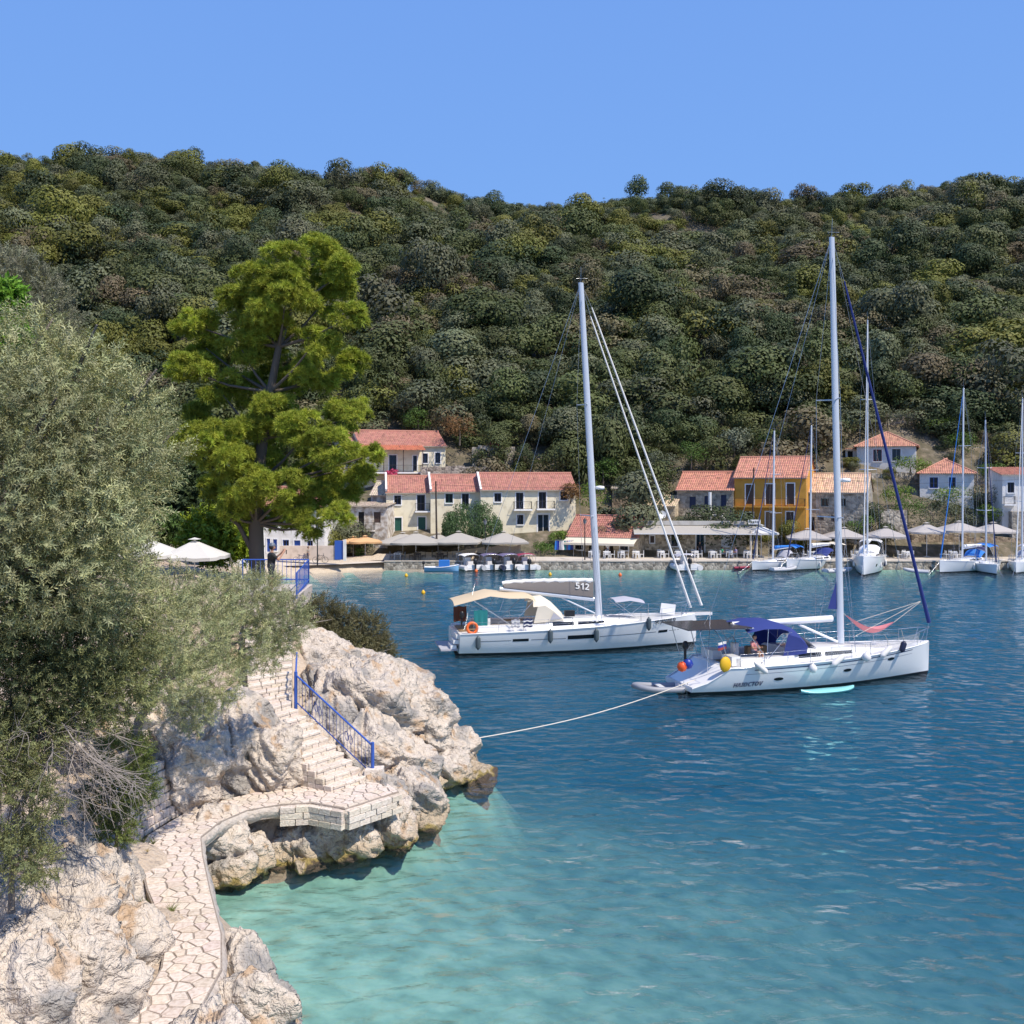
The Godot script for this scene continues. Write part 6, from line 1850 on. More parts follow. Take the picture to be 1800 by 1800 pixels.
func rowboat(called: String, label: String, at: Vector3, deg: float, len_: float, m: String, inner: String) -> Node3D:
	var o := thing(called, label, "boat", at, deg_to_rad(deg))
	var a := MB.new(); var rows := []; var ins := []
	for i in 15:
		var t := i / 14.0
		var b := len_ * 0.17 * (lerpf(0.72, 1.0, sin(minf(t / 0.45, 1.0) * PI / 2.0)) if t < 0.45 else pow(maxf(0.0, cos((t - 0.45) / 0.55 * PI / 2.0)), 0.8))
		var y := 0.42 + 0.30 * pow(t, 2.5) + 0.06 * pow(1.0 - t, 3.0)
		rows.append([Vector3(t * len_, y, -b), Vector3(t * len_, 0.1, -b * 0.85), Vector3(t * len_, -0.15, 0), Vector3(t * len_, 0.1, b * 0.85), Vector3(t * len_, y, b)])
		ins.append([Vector3(t * len_, y, -b * 0.9), Vector3(t * len_, 0.15, -b * 0.6), Vector3(t * len_, 0.15, b * 0.6), Vector3(t * len_, y, b * 0.9)])
	a.sheet(rows, false, true); a.poly(rows[0])
	part(o, "hull", a, M[m])
	var c := MB.new(); c.sheet(ins, false, false)
	part(o, "inside", c, M[inner])
	for s in [0, 4]:
		var pts := []
		for r in rows: pts.append(r[s])
		tb(o, "gunwale", pts, 0.045, M.gelcoat, -1.0, 5)
	for x in [0.25, 0.52]: bx(o, "thwart", Vector3(len_ * x, 0.36, 0), Vector3(0.25, 0.04, len_ * 0.28), M.gelcoat)
	return o

func far_yacht(label: String, bow: Vector3, deg: float, len_: float, foot_px: float, top_px: Array, cloth: String, extra: Dictionary) -> void:
	var dir := Vector3(cos(deg_to_rad(deg)), 0, -sin(deg_to_rad(deg)))
	var o := thing("moored_sailboat", label, "sailboat", bow - dir * len_, deg_to_rad(deg))
	var h := Hull.new(); h.L = len_; h.B = len_ * 0.165; h.hs = len_ * 0.095; h.hb = len_ * 0.125 * extra.get("tall", 1.0)
	h.hs *= extra.get("tall", 1.0)
	var body := hull_parts(o, h, M.hull_white, 22)
	coachroof(o, h, len_ * 0.34, len_ * 0.74, h.B * 0.62, 0.42)
	guard(o, h, 0.5, len_ * 0.9, 6)
	# the mast stands over the keel; its foot is found along the sight line at that distance
	var mx := len_ * 0.58
	var foot := Vector3(mx, h.sheer(mx) + 0.2, 0)
	var wp := o.transform * foot
	var top := foot + Vector3(-0.25, q(top_px[0], top_px[1], -wp.z).y - wp.y, 0)
	rig(o, h, foot, top, 0.11, [[0.36, 0.9], [0.66, 0.75]] if top.y > 13.0 else [[0.5, 0.8]], Vector3(0.2, h.hs, 0), Vector3(len_ - 0.1, h.hb, 0))
	var ba := foot + Vector3(-0.15, 1.1, 0); var bb := Vector3(len_ * 0.2, foot.y + 1.25, 0)
	boom(o, ba, bb, 0.08, M.alloy)
	tb(o, "sail_cover", [ba + Vector3(-0.1, 0.25, 0), ba.lerp(bb, 0.5) + Vector3(0, 0.22, 0), bb + Vector3(0, 0.12, 0)], 0.2, M[extra.get("cover", "sail_white")], 0.1, 8)
	var p0 := Vector3(len_ - 0.15, h.hb + 0.25, 0)
	var p1 := foot.lerp(top, extra.get("stay", 0.97)) + Vector3(0.2, 0, 0)
	tb(o, "furled_headsail", [p0, p0.lerp(p1, 0.25), p1], 0.085, M[extra.get("jib", "sail_white")], 0.03, 7)
	if cloth:
		canopy(o, "sprayhood", [[len_ * 0.28, h.hs + 1.3, h.B * 0.62], [len_ * 0.34, h.hs + 1.25, h.B * 0.62], [len_ * 0.41, h.hs + 0.6, h.B * 0.56]], M[cloth], 0.35)
		canopy(o, "bimini", [[len_ * 0.05, h.hs + 1.75, h.B * 0.66], [len_ * 0.13, h.hs + 1.9, h.B * 0.68], [len_ * 0.24, h.hs + 1.75, h.B * 0.66]], M[extra.get("bimini", cloth)], 0.25)
		for s in [-1.0, 1.0]: lines(o, "strut", [[Vector3(len_ * 0.14, h.hs, s * h.B * 0.75), Vector3(len_ * 0.06, h.hs + 1.55, s * h.B * 0.66)], [Vector3(len_ * 0.14, h.hs, s * h.B * 0.75), Vector3(len_ * 0.24, h.hs + 1.55, s * h.B * 0.66)]], 0.018, M.steel)
	for k in extra.get("ports", []):
		for s in [-1.0, 1.0]:
			var pb := MB.new()
			var y: float = h.hs * 0.5
			var x0: float = len_ * k
			pb.quad(Vector3(x0, y, s * (h.at(x0, y) + 0.01)), Vector3(x0 + 0.36, y, s * (h.at(x0 + 0.36, y) + 0.01)), Vector3(x0 + 0.36, y + 0.3, s * (h.at(x0 + 0.36, y + 0.3) + 0.01)), Vector3(x0, y + 0.3, s * (h.at(x0, y + 0.3) + 0.01)))
			part(body, "hull_window", pb, M.dark_pane)
	for k in 3:
		for s in [-1.0, 1.0]:
			var x := len_ * (0.2 + 0.2 * k)
			fender(o, Vector3(x, h.sheer(x) * 0.5, s * (h.at(x, 0.5) + 0.13)), 0.6, 0.12, "fender_navy" if k % 2 else "fender_white")
	for e in extra.get("name", []):
		var x0 := len_ * 0.86
		var nn := Vector3(-(h.at(x0 + 0.5, 1.0) - h.at(x0 - 0.5, 1.0)), 0, 1.0).normalized()
		var xx := Vector3(nn.z, 0, -nn.x)
	# chain or line from the bow into the water
	var rb := o.transform * Vector3(len_, h.hb, 0)
	tb(o, "anchor_chain", [Vector3(len_, h.hb - 0.1, 0), Vector3(len_ + 2.2, -0.2, 0)], 0.02, M.steel, -1.0, 4)

func make_boats() -> void:
	boat_materials()
	make_grey_yacht()
	make_blue_yacht()
	far_yacht("small sailboat with bright blue cloth over its cockpit, beside the maroon dinghy", lv(1322, 1003, 0), 215, 8.2, 1352, [1352, 757], "cloth_grey", {jib = "stripe_navy", cover = "cloth_sky", bimini = "cloth_sky"})
	far_yacht("white sailboat with a pale awning, between the blue clothed boat and the tall sloop", lv(1383, 1003, 0), 218, 10.2, 1405, [1406, 748], "cloth_blue", {jib = "stripe_navy", bimini = "cloth_cream"})
	far_yacht("tall white sloop with a hard top and square hull windows, bow towards the bay", lv(1518, 1012, 0), 246, 10.8, 1535, [1540, 562], "gelcoat", {tall = 1.5, ports = [0.5, 0.55, 0.72], stay = 0.98})
	far_yacht("white sailboat with a bright blue bimini and blue furled sail", lv(1652, 1007, 0), 216, 10.6, 1683, [1684, 682], "cloth_sky", {jib = "cloth_sky", bimini = "cloth_sky", stay = 0.95})
	far_yacht("small white sailboat moored bow out beside the blue covered boat", lv(1752, 1010, 0), 262, 8.4, 1768, [1768, 738], "", {jib = "stripe_navy", cover = "cloth_purple"})
	far_yacht("white sailboat at the end of the moored line, cut by the edge of the view", lv(1786, 1008, 0), 235, 9.5, 1805, [1812, 700], "cloth_grey", {})
	# small craft along the quay
	var cq := rowboat("fishing_boat", "small light blue fishing boat with a dark blue cabin cover", lv(746, 1004, 0), 0, 3.8, "boat_blue", "gelcoat")
	bx(cq, "cabin_cover", Vector3(2.2, 0.85, 0), Vector3(1.15, 0.75, 0.85), M.cloth_sky)
	outboard(cq, Vector3(-0.1, 0.75, 0), 0.8)
	rowboat("rowing_boat", "white and pale blue rowing boat tied to the quay before the tavern", lv(1165, 999, 0), 160, 2.6, "boat_pale", "boat_pale")
	rowboat("pedal_boat", "bright orange flat boat at the quay before the waterfront shop", lv(1017, 997, 0), 6, 2.9, "orange", "orange")
	dinghy("white inflatable with a white canopy beside the light blue fishing boat", lv(835, 1003, 0), 118, 4.4, "fender_white", true, "cloth_white", true)
	dinghy("inflatable with a purple canopy between two other motorboats at the taverna deck", lv(868, 1003, 0), 108, 4.6, "rubber_grey", true, "cloth_purple", true)
	dinghy("dark blue motorboat with a folded canopy at the taverna deck", lv(903, 1003, 0), 112, 4.8, "fender_navy", true, "cloth_purple", true)
	dinghy("motorboat with a red canopy and twin black engines at the taverna deck", lv(930, 1003, 0), 104, 4.6, "fender_white", true, "cloth_maroon", true)
	dinghy("grey inflatable dinghy beside the orange flat boat", lv(1062, 998, 0), 14, 3.0, "rubber_grey", true)
	dinghy("white inflatable with a raised windscreen and frame before the tavern", lv(1212, 1004, 0), 96, 5.2, "fender_white", true, "cloth_grey", true)
	dinghy("long pale inflatable with its bow lifted, beside the tavern quay", lv(1242, 997, 0), 12, 3.9, "fender_white")
	dinghy("maroon inflatable dinghy beside the blue clothed sailboat", lv(1287, 1000, 0), 10, 2.4, "cloth_maroon", true)
	dinghy("light grey inflatable dinghy between the two small sailboats", lv(1356, 1004, 0), 8, 2.8, "rubber_grey")
	dinghy("pale inflatable dinghy behind the blue yacht's mast, beside the large sloop", lv(1450, 1007, 0), 8, 3.0, "rubber_grey")
	dinghy("grey inflatable dinghy with an outboard in front of the blue covered sailboat", lv(1634, 1008, 0), 150, 2.6, "rubber_grey", true)
	for e in [[744, 1043, "yellow", "small yellow mooring buoy in the open water before the beach"], [714, 1013, "yellow", "small yellow mooring buoy close to the beach road"], [837, 1005, "orange", "orange mooring buoy beside the white canopied inflatable"], [967, 1011, "yellow", "small yellow buoy off the taverna deck"], [1090, 1012, "orange", "tiny orange buoy off the waterfront shop"]]:
		var mb := MB.new(); mb.lathe(lv(e[0], e[1], 0) + Vector3(0, 0.06, 0), [Vector2(0, -0.2), Vector2(0.16, -0.1), Vector2(0.19, 0.03), Vector2(0.12, 0.16), Vector2(0.03, 0.26)], 12)
		single("mooring_buoy", mb, M[e[2]], e[3], "buoy")

# ---------- foreground trees and shrubs
func spray_mesh(n: int, len_: float, leaf_l: float, leaf_w: float, silver: float) -> ArrayMesh:
	var mb := MB.new()
	mb.col = Color(0.5, 0.42, 0.35)
	mb.tube([Vector3.ZERO, Vector3(0.02, len_ * 0.5, 0.01), Vector3(0.0, len_, 0.03)], 0.004, 0.0015, 3, false)
	for i in n:
		var t := (i + 0.6) / n
		var a := i * 2.4 + rng.randf_range(-0.4, 0.4)
		var o := Vector3(0.01, len_ * t, 0.02 * t)
		var al := Vector3(cos(a) * 0.85, rng.randf_range(0.2, 0.9), sin(a) * 0.85).normalized()
		var nn := (al.cross(Vector3(-sin(a), rng.randf_range(-0.6, 0.6), cos(a)))).normalized()
		var k := rng.randf_range(0.75, 1.25)
		var c := Color(k, k, k)
		if rng.randf() < silver: c = Color(1.75 * k, 1.65 * k, 1.75 * k)
		leaf(mb, o, al, nn, leaf_l * rng.randf_range(0.75, 1.2), leaf_w, c)
	return mb.mesh()
# blobs: [px, py, distance, radius px]; each spray gets a random tone that does not depend on where it sits
func foliage(o: Node3D, blobs: Array, mesh: ArrayMesh, m: Material, per: float, s0: float, s1: float, tone := 0.25, layer := 0.45) -> void:
	var xf := []; var cl := []
	for b in blobs:
		var c := q(b[0], b[1], b[2]) - o.position
		var r: float = b[3] / 1800.0 * b[2]
		var bt := 1.0 + rng.randf_range(-tone, tone)
		for k in int(per * r * r * 12.6):
			var u := rdir()
			var p := c + u * r * (1.0 - layer * pow(rng.randf(), 1.6)) * Vector3(1, 0.88, 1)
			var y := (u * 0.8 + rdir() * 0.75 + Vector3(0, 0.25, 0)).normalized()
			var x := y.cross(rdir()).normalized()
			var s := rng.randf_range(s0, s1)
			xf.append(Transform3D(Basis(x * s, y * s, x.cross(y) * s), p - y * 0.1))
			var t := bt * rng.randf_range(0.8, 1.2)
			cl.append(Color(t * rng.randf_range(0.95, 1.08), t, t * rng.randf_range(0.85, 1.05)))
	many(o, "foliage", mesh, m, xf, cl)
func limbs(o: Node3D, base: Vector3, hub: Array, blobs: Array, r: float, m: Material, every := 1) -> void:
	tb(o, "trunk", [base] + hub, r, m, r * 0.45, 9)
	for i in range(0, blobs.size(), every):
		var c := q(blobs[i][0], blobs[i][1], blobs[i][2]) - o.position
		var best: Vector3 = hub[0]
		for hb in hub:
			if hb.distance_to(c) < best.distance_to(c) and hb.y < c.y + 0.8: best = hb
		var mid := best.lerp(c, 0.5) + rdir() * 0.12 * best.distance_to(c)
		tb(o, "limb", [best, mid, c, c + (c - mid) * 0.4 + rdir() * 0.2], r * 0.34, m, r * 0.06, 5)

func make_near_plants() -> void:
	var olive := leafy("leaf_olive", 0.345, 0.365, 0.205, 0.35)
	var shrub := leafy("leaf_shrub", 0.19, 0.21, 0.095, 0.25)
	var green := leafy("leaf_bright", 0.13, 0.27, 0.03, 0.5)
	var brown := leafy("leaf_brown", 0.165, 0.135, 0.085, 0.25)
	cover(mat("bark_grey", 0.26, 0.23, 0.20, 0.95), T.flag, 1.2, T.pits, 3.0)
	mat("dead_twig", 0.30, 0.265, 0.245, 0.9)
	var s1 := spray_mesh(26, 0.36, 0.075, 0.016, 0.48)
	var s2 := spray_mesh(22, 0.26, 0.055, 0.016, 0.2)
	var s3 := spray_mesh(20, 0.3, 0.10, 0.05, 0.1)
	# the old olive at the left
	var t1 := [[40, 640, 18, 105], [130, 665, 18, 88], [215, 725, 18.5, 80], [265, 795, 19, 62], [60, 760, 17, 120], [160, 800, 17.5, 110], [40, 880, 16.5, 130], [150, 920, 17, 110], [225, 870, 18.5, 70], [60, 1000, 16.5, 120], [160, 1020, 17.5, 100], [205, 1000, 19, 60], [-50, 700, 17, 120], [-50, 900, 16, 130]]
	var o := thing("olive_tree", "large silvery olive tree leaning over the bank above the path", "tree", Vector3(-10.6, 3.6, -18.6))
	foliage(o, t1, s1, olive, 34.0, 0.8, 1.35)
	limbs(o, Vector3(0, -0.6, 0), [Vector3(0.1, 1.6, 0), Vector3(0.6, 3.0, 0.4), Vector3(1.2, 4.6, 0.3)], t1, 0.3, M.bark_grey)
	# shrubs that hang over the bank and the stairs
	var t2 := [[300, 1050, 22, 62], [370, 1062, 24, 60], [440, 1058, 25.5, 62], [488, 1090, 26.5, 48], [330, 1110, 22, 80], [420, 1125, 25, 62], [250, 1090, 20, 85], [280, 1180, 21, 72], [370, 1195, 24, 58], [462, 1150, 26.5, 38], [515, 1070, 27, 32], [498, 1128, 27, 28], [470, 1035, 28, 32], [520, 1100, 27.5, 26], [425, 1040, 27, 34], [335, 1245, 23.5, 42]]
	o = thing("olive_shrub", "wide grey green olive shrub hanging over the stone stairs", "shrub", Vector3(-8.8, 4.4, -23.6))
	foliage(o, t2, s1, olive, 36.0, 0.75, 1.2)
	limbs(o, Vector3(0, -0.8, 0), [Vector3(0.2, 0.4, 0), Vector3(0.6, 1.2, -0.4)], t2, 0.14, M.bark_grey)
	var t3 := [[180, 1130, 19, 92], [90, 1120, 17.5, 105], [200, 1215, 19, 75], [110, 1220, 18, 92], [20, 1200, 17, 105], [-40, 1080, 16.5, 110], [40, 1300, 17, 75]]
	o = thing("mastic_shrub", "dense olive green shrub on the bank under the silvery olive tree", "shrub", Vector3(-9.6, 3.4, -19.4))
	foliage(o, t3, s2, shrub, 60.0, 0.9, 1.5)
	limbs(o, Vector3(0, -0.5, 0), [Vector3(0.2, 0.6, 0), Vector3(0.5, 1.2, 0)], t3, 0.1, M.bark_grey)
	var t4 := [[215, 1330, 20.5, 52], [235, 1390, 21.5, 42], [190, 1400, 20.5, 45], [205, 1460, 21, 35]]
	o = thing("green_shrub", "small fresh green shrub beside the dry stone wall", "shrub", q(205, 1480, 21.0))
	foliage(o, t4, s2, leafy("leaf_fresh", 0.135, 0.175, 0.05, 0.35), 75.0, 0.8, 1.3)
	limbs(o, Vector3(0, -0.4, 0), [Vector3(0, 0.5, 0)], t4, 0.05, M.bark_grey)
	var t5 := [[20, 1420, 16, 85], [30, 1510, 15.5, 60], [-40, 1330, 16, 90], [70, 1520, 16.4, 35]]
	o = thing("dark_shrub", "dark green shrub behind the bare branches at the foot of the bank", "shrub", q(20, 1560, 16.2))
	foliage(o, t5, s2, shrub, 48.0, 0.8, 1.3)
	limbs(o, Vector3(0, -0.4, 0), [Vector3(0, 0.5, 0)], t5, 0.06, M.bark_grey)
	# tangle of bare branches
	o = thing("bare_branches", "tangle of bare grey branches hanging over the path's inner bank", "branches", q(60, 1250, 17.6))
	var base := Vector3.ZERO
	for i in 58:
		var a := rng.randf_range(-0.7, 0.95)
		var p := base + Vector3(rng.randf_range(-0.7, 0.5), rng.randf_range(-0.3, 0.2), rng.randf_range(-0.3, 0.5))
		var d := Vector3(sin(a), rng.randf_range(-1.1, -0.1), rng.randf_range(-0.1, 0.6)).normalized()
		var pts := [p]
		var mb := MB.new()
		for k in 7:
			d = (d + rdir() * 0.32 + Vector3(0.05, -0.05, 0)).normalized()
			p += d * rng.randf_range(0.25, 0.4)
			pts.append(p)
		mb.tube(pts, 0.016, 0.004, 4)
		for k in 22:                                              # side twigs
			var j := 1 + rng.randi() % 6
			var s: Vector3 = pts[j]
			var e := (d + rdir() * 1.1).normalized()
			var tw := [s]
			for w in 4:
				e = (e + rdir() * 0.4).normalized()
				s += e * rng.randf_range(0.09, 0.17)
				tw.append(s)
			mb.tube(tw, 0.0055, 0.002, 3, false)
		part(o, "branch", mb, M.dead_twig)
	# headland shrub
	var t6 := [[560, 1085, 40, 42], [600, 1105, 40.5, 45], [640, 1115, 41, 42], [660, 1145, 41, 34], [620, 1150, 40, 40], [575, 1140, 39.5, 42], [545, 1120, 39.5, 32], [590, 1170, 39.5, 26], [680, 1165, 41, 18], [640, 1170, 40.3, 24], [530, 1075, 40, 22]]
	o = thing("headland_shrub", "brownish green shrub crowning the headland rocks above the water", "shrub", q(600, 1195, 39.8))
	foliage(o, t6, s2, leafy("leaf_headland", 0.16, 0.155, 0.08, 0.3), 42.0, 1.1, 1.9, 0.3)
	limbs(o, Vector3(0, -0.4, 0), [Vector3(0, 0.6, 0)], t6, 0.08, M.bark_grey)
	for e in [[665, 1105, 0.5], [640, 1080, 0.4], [590, 1065, 0.35], [690, 1140, 0.4], [560, 1055, 0.3]]:
		tb(o, "bare_twig", [q(620, 1160, 40.2) - o.position, q(e[0], e[1], 40.4) - o.position], 0.02, M.dead_twig, 0.006, 4)
	# trees beyond the olive
	var far := [["broadleaf_tree", "bright green broadleaf tree behind the top of the olive tree", [[-10, 545, 32, 42], [10, 520, 32, 26], [0, 590, 32, 40], [-40, 560, 32, 50]], s3, green, 55.0, 1.0, 1.6, [-15.9, 11.5, -32.0]],
		["grey_willow_tree", "grey feathery tree between the olive crown and the hillside", [[75, 520, 38, 42], [45, 480, 38, 35], [100, 570, 38, 38], [60, 570, 38, 45], [20, 470, 38, 35]], s1, leafy("leaf_feather", 0.20, 0.21, 0.15, 0.3), 22.0, 1.1, 1.8, [-17.6, 11.0, -38.0]],
		["citrus_tree", "bright yellow green citrus tree beside the white canopies", [[365, 925, 82, 26], [395, 945, 82, 26], [350, 950, 81, 24], [420, 950, 82, 22], [380, 965, 81, 25], [435, 962, 82, 16]], s3, leafy("leaf_citrus", 0.22, 0.29, 0.025, 0.4), 9.0, 2.6, 4.0, [-23.6, 3.0, -82.0]],
		["carob_tree", "very dark broad carob tree behind the white canopies", [[240, 850, 98, 52], [300, 850, 98, 50], [260, 900, 97, 45], [330, 880, 97, 45], [350, 840, 99, 38], [210, 900, 96, 40], [400, 870, 98, 45], [390, 920, 97, 36]], s3, leafy("leaf_dark", 0.055, 0.085, 0.035, 0.2), 7.0, 3.0, 4.5, [-34.0, 3.0, -97.5]],
		["walnut_tree", "mid green leafy tree behind the white canopies, beside the carob", [[190, 930, 92, 35], [240, 935, 92, 30], [290, 930, 92, 28], [150, 900, 92, 40]], s3, leafy("leaf_mid", 0.08, 0.14, 0.035, 0.3), 8.0, 2.8, 4.0, [-34.5, 3.0, -92.0]]]
	for e in far:
		var pz: Array = e[8]
		o = thing(e[0], e[1], "tree", Vector3(pz[0], pz[1] - 2.0, pz[2]))
		foliage(o, e[2], e[3], e[4], e[5], e[6], e[7])
		var c0 := q(e[2][0][0], e[2][0][1], e[2][0][2]) - o.position
		limbs(o, Vector3(0, -1.5, 0), [c0 * 0.35, c0 * 0.7], e[2], 0.16, M.bark, 2)
	make_pine()

func make_pine() -> void:
	var tuft := MB.new()
	for i in 34:
		var u := rdir(); u.y = absf(u.y) * 0.9 - 0.1
		u = u.normalized()
		var s := u.cross(rdir()).normalized() * 0.016
		var k := rng.randf_range(0.75, 1.25)
		tuft.col = Color(k, k, k)
		tuft.tri(s, -s, u * rng.randf_range(0.2, 0.34))
	var pm := leafy("pine_needle", 0.375, 0.435, 0.055, 0.3)
	var bl := []
	for e in [[500, 470, 45], [560, 455, 48], [600, 480, 38], [450, 495, 42], [430, 540, 48], [500, 540, 55], [570, 530, 48], [612, 560, 32], [340, 572, 38], [362, 612, 40], [425, 615, 42], [490, 605, 50], [555, 600, 40], [330, 652, 40], [380, 680, 42], [440, 690, 45], [500, 665, 46], [560, 655, 48], [612, 645, 36], [480, 730, 42], [425, 755, 44], [352, 735, 36], [340, 785, 42], [400, 812, 46], [470, 800, 42], [540, 760, 46], [600, 740, 40], [632, 722, 28], [555, 822, 50], [615, 822, 42], [652, 800, 24], [500, 858, 44], [432, 870, 44], [560, 878, 42], [602, 868, 32], [385, 862, 34], [540, 930, 28], [500, 915, 30], [520, 500, 46], [470, 570, 44], [450, 850, 40], [395, 765, 36], [590, 790, 38], [430, 905, 30], [475, 908, 26], [592, 908, 28], [405, 900, 24], [520, 890, 34]]:
		bl.append([e[0], e[1], 70.0 + rng.randf_range(-3.0, 3.0), e[2] * 1.12])
	var o := thing("pine_tree", "tall bright green pine tree on the shore before the village", "tree", q(452, 990, 70.0))
	# each limb carries flat clouds of tufts
	var xf := []; var cl := []
	for b in bl:
		var c := q(b[0], b[1], b[2]) - o.position
		var r: float = b[3] / 1800.0 * 70.0
		for sub in 9:
			var su := rdir()
			var sc := c + Vector3(su.x * r * 0.62, su.y * r * 0.5, su.z * r * 0.62)
			var sr := r * rng.randf_range(0.26, 0.48)
			var st := rng.randf_range(0.7, 1.15)
			for k in int(sr * sr * 130.0):
				var u := rdir()
				if u.y < -0.3 and rng.randf() < 0.75: u.y = -u.y
				var p := sc + u * sr * Vector3(1, 0.8, 1) * (1.15 - 0.55 * rng.randf())
				var y := (u + Vector3(0, 0.7, 0) + rdir() * 0.5).normalized()
				var x := y.cross(rdir()).normalized()
				var s := rng.randf_range(0.75, 1.6)
				xf.append(Transform3D(Basis(x * s, y * s, x.cross(y) * s), p))
				var t := st * rng.randf_range(0.75, 1.2)
				cl.append(Color(t * rng.randf_range(0.9, 1.1), t, t))
	many(o, "needles", tuft.mesh(), pm, xf, cl)
	print("pine tufts ", xf.size())
	var hub := []
	for e in [[450, 920], [453, 850], [462, 770], [475, 690], [490, 610], [515, 530], [535, 470]]: hub.append(q(e[0], e[1], 70.0) - o.position)
	tb(o, "trunk", [Vector3(0, -1.5, 0)] + hub, 0.55, M.bark, 0.1, 10)
	for b in bl:
		var c := q(b[0], b[1], b[2]) - o.position
		var best: Vector3 = hub[0]
		for hb in hub:
			if hb.y < c.y - 0.6: best = hb
		tb(o, "limb", [best, best.lerp(c, 0.5) + Vector3(0, -0.25, 0), c], 0.14, M.bark, 0.04, 5)
	tb(o, "limb", [Vector3(-0.2, 0.6, 0), Vector3(-1.2, 2.6, 0.2), Vector3(-2.4, 3.6, 0.3)], 0.2, M.bark, 0.08, 6)

# ---------- people: one continuous skin meshed round a jointed skeleton
func figure(bones: Array, cell: float) -> MB:
	# bones: [a, b, ra, rb, colour]
	var lo := Vector3(9, 9, 9); var hi := -lo
	for b in bones:
		for k in 2:
			var r: float = b[2 + k] + cell * 2.0
			lo = lo.min(b[k] - Vector3.ONE * r); hi = hi.max(b[k] + Vector3.ONE * r)
	var nx := int((hi.x - lo.x) / cell) + 2; var ny := int((hi.y - lo.y) / cell) + 2; var nz := int((hi.z - lo.z) / cell) + 2
	var f := PackedFloat32Array(); f.resize(nx * ny * nz); f.fill(1.0)
	var ci := PackedInt32Array(); ci.resize(nx * ny * nz)
	var near := PackedFloat32Array(); near.resize(nx * ny * nz); near.fill(9.0)
	for bi in bones.size():
		var b: Array = bones[bi]
		var a: Vector3 = b[0]; var ab: Vector3 = b[1] - b[0]
		var l2 := maxf(1e-6, ab.length_squared())
		var rr: float = maxf(b[2], b[3]) + cell * 3.0
		var m0 := ((a.min(b[1]) - Vector3.ONE * rr - lo) / cell).floor(); var m1 := ((a.max(b[1]) + Vector3.ONE * rr - lo) / cell).ceil()
		for z in range(maxi(0, int(m0.z)), mini(nz, int(m1.z) + 1)):
			for y in range(maxi(0, int(m0.y)), mini(ny, int(m1.y) + 1)):
				for x in range(maxi(0, int(m0.x)), mini(nx, int(m1.x) + 1)):
					var p := lo + Vector3(x, y, z) * cell - a
					var t := clampf(p.dot(ab) / l2, 0.0, 1.0)
					var d := (p - ab * t).length() - lerpf(b[2], b[3], t)
					var k := x + nx * (y + ny * z)
					var h := clampf(0.5 + 0.5 * (f[k] - d) / 0.035, 0.0, 1.0)
					f[k] = lerpf(f[k], d, h) - 0.035 * h * (1.0 - h)
					if d < near[k]: near[k] = d; ci[k] = bi
	var mb := MB.new()
	var at := {}
	for z in nz - 1:
		for y in ny - 1:
			for x in nx - 1:
				var k := x + nx * (y + ny * z)
				var s := 0; var sum := Vector3.ZERO; var cn := 0
				for e in [[0, 1], [0, 2], [0, 4], [1, 3], [1, 5], [2, 3], [2, 6], [3, 7], [4, 5], [4, 6], [5, 7], [6, 7]]:
					var o0 := Vector3(e[0] & 1, (e[0] >> 1) & 1, e[0] >> 2); var o1 := Vector3(e[1] & 1, (e[1] >> 1) & 1, e[1] >> 2)
					var f0 := f[k + int(o0.x) + nx * (int(o0.y) + ny * int(o0.z))]; var f1 := f[k + int(o1.x) + nx * (int(o1.y) + ny * int(o1.z))]
					if (f0 < 0.0) != (f1 < 0.0):
						sum += o0.lerp(o1, f0 / (f0 - f1)); cn += 1
				if cn:
					mb.col = bones[ci[k]][4]
					at[k] = mb.vert(lo + (Vector3(x, y, z) + sum / cn) * cell, Vector3.ZERO)
	var step := [1, nx, nx * ny]
	for k in at.keys():
		for ax in 3:
			var u: int = step[(ax + 1) % 3]; var w: int = step[(ax + 2) % 3]
			var k2: int = k + step[ax]
			if k2 >= f.size() or (f[k] < 0.0) == (f[k2] < 0.0): continue
			if at.has(k - u) and at.has(k - w) and at.has(k - u - w):
				var qd := [at[k], at[k - u], at[k - u - w], at[k - w]]
				if f[k] >= 0.0: qd.reverse()
				mb.idx.append_array([qd[0], qd[1], qd[2], qd[0], qd[2], qd[3]])
				var nn: Vector3 = (mb.v[qd[2]] - mb.v[qd[0]]).cross(mb.v[qd[3]] - mb.v[qd[1]]) * -1.0
				for e in qd: mb.n[e] += nn
	for i in mb.n.size(): mb.n[i] = mb.n[i].normalized() if mb.n[i].length() > 1e-9 else Vector3.UP
	return mb
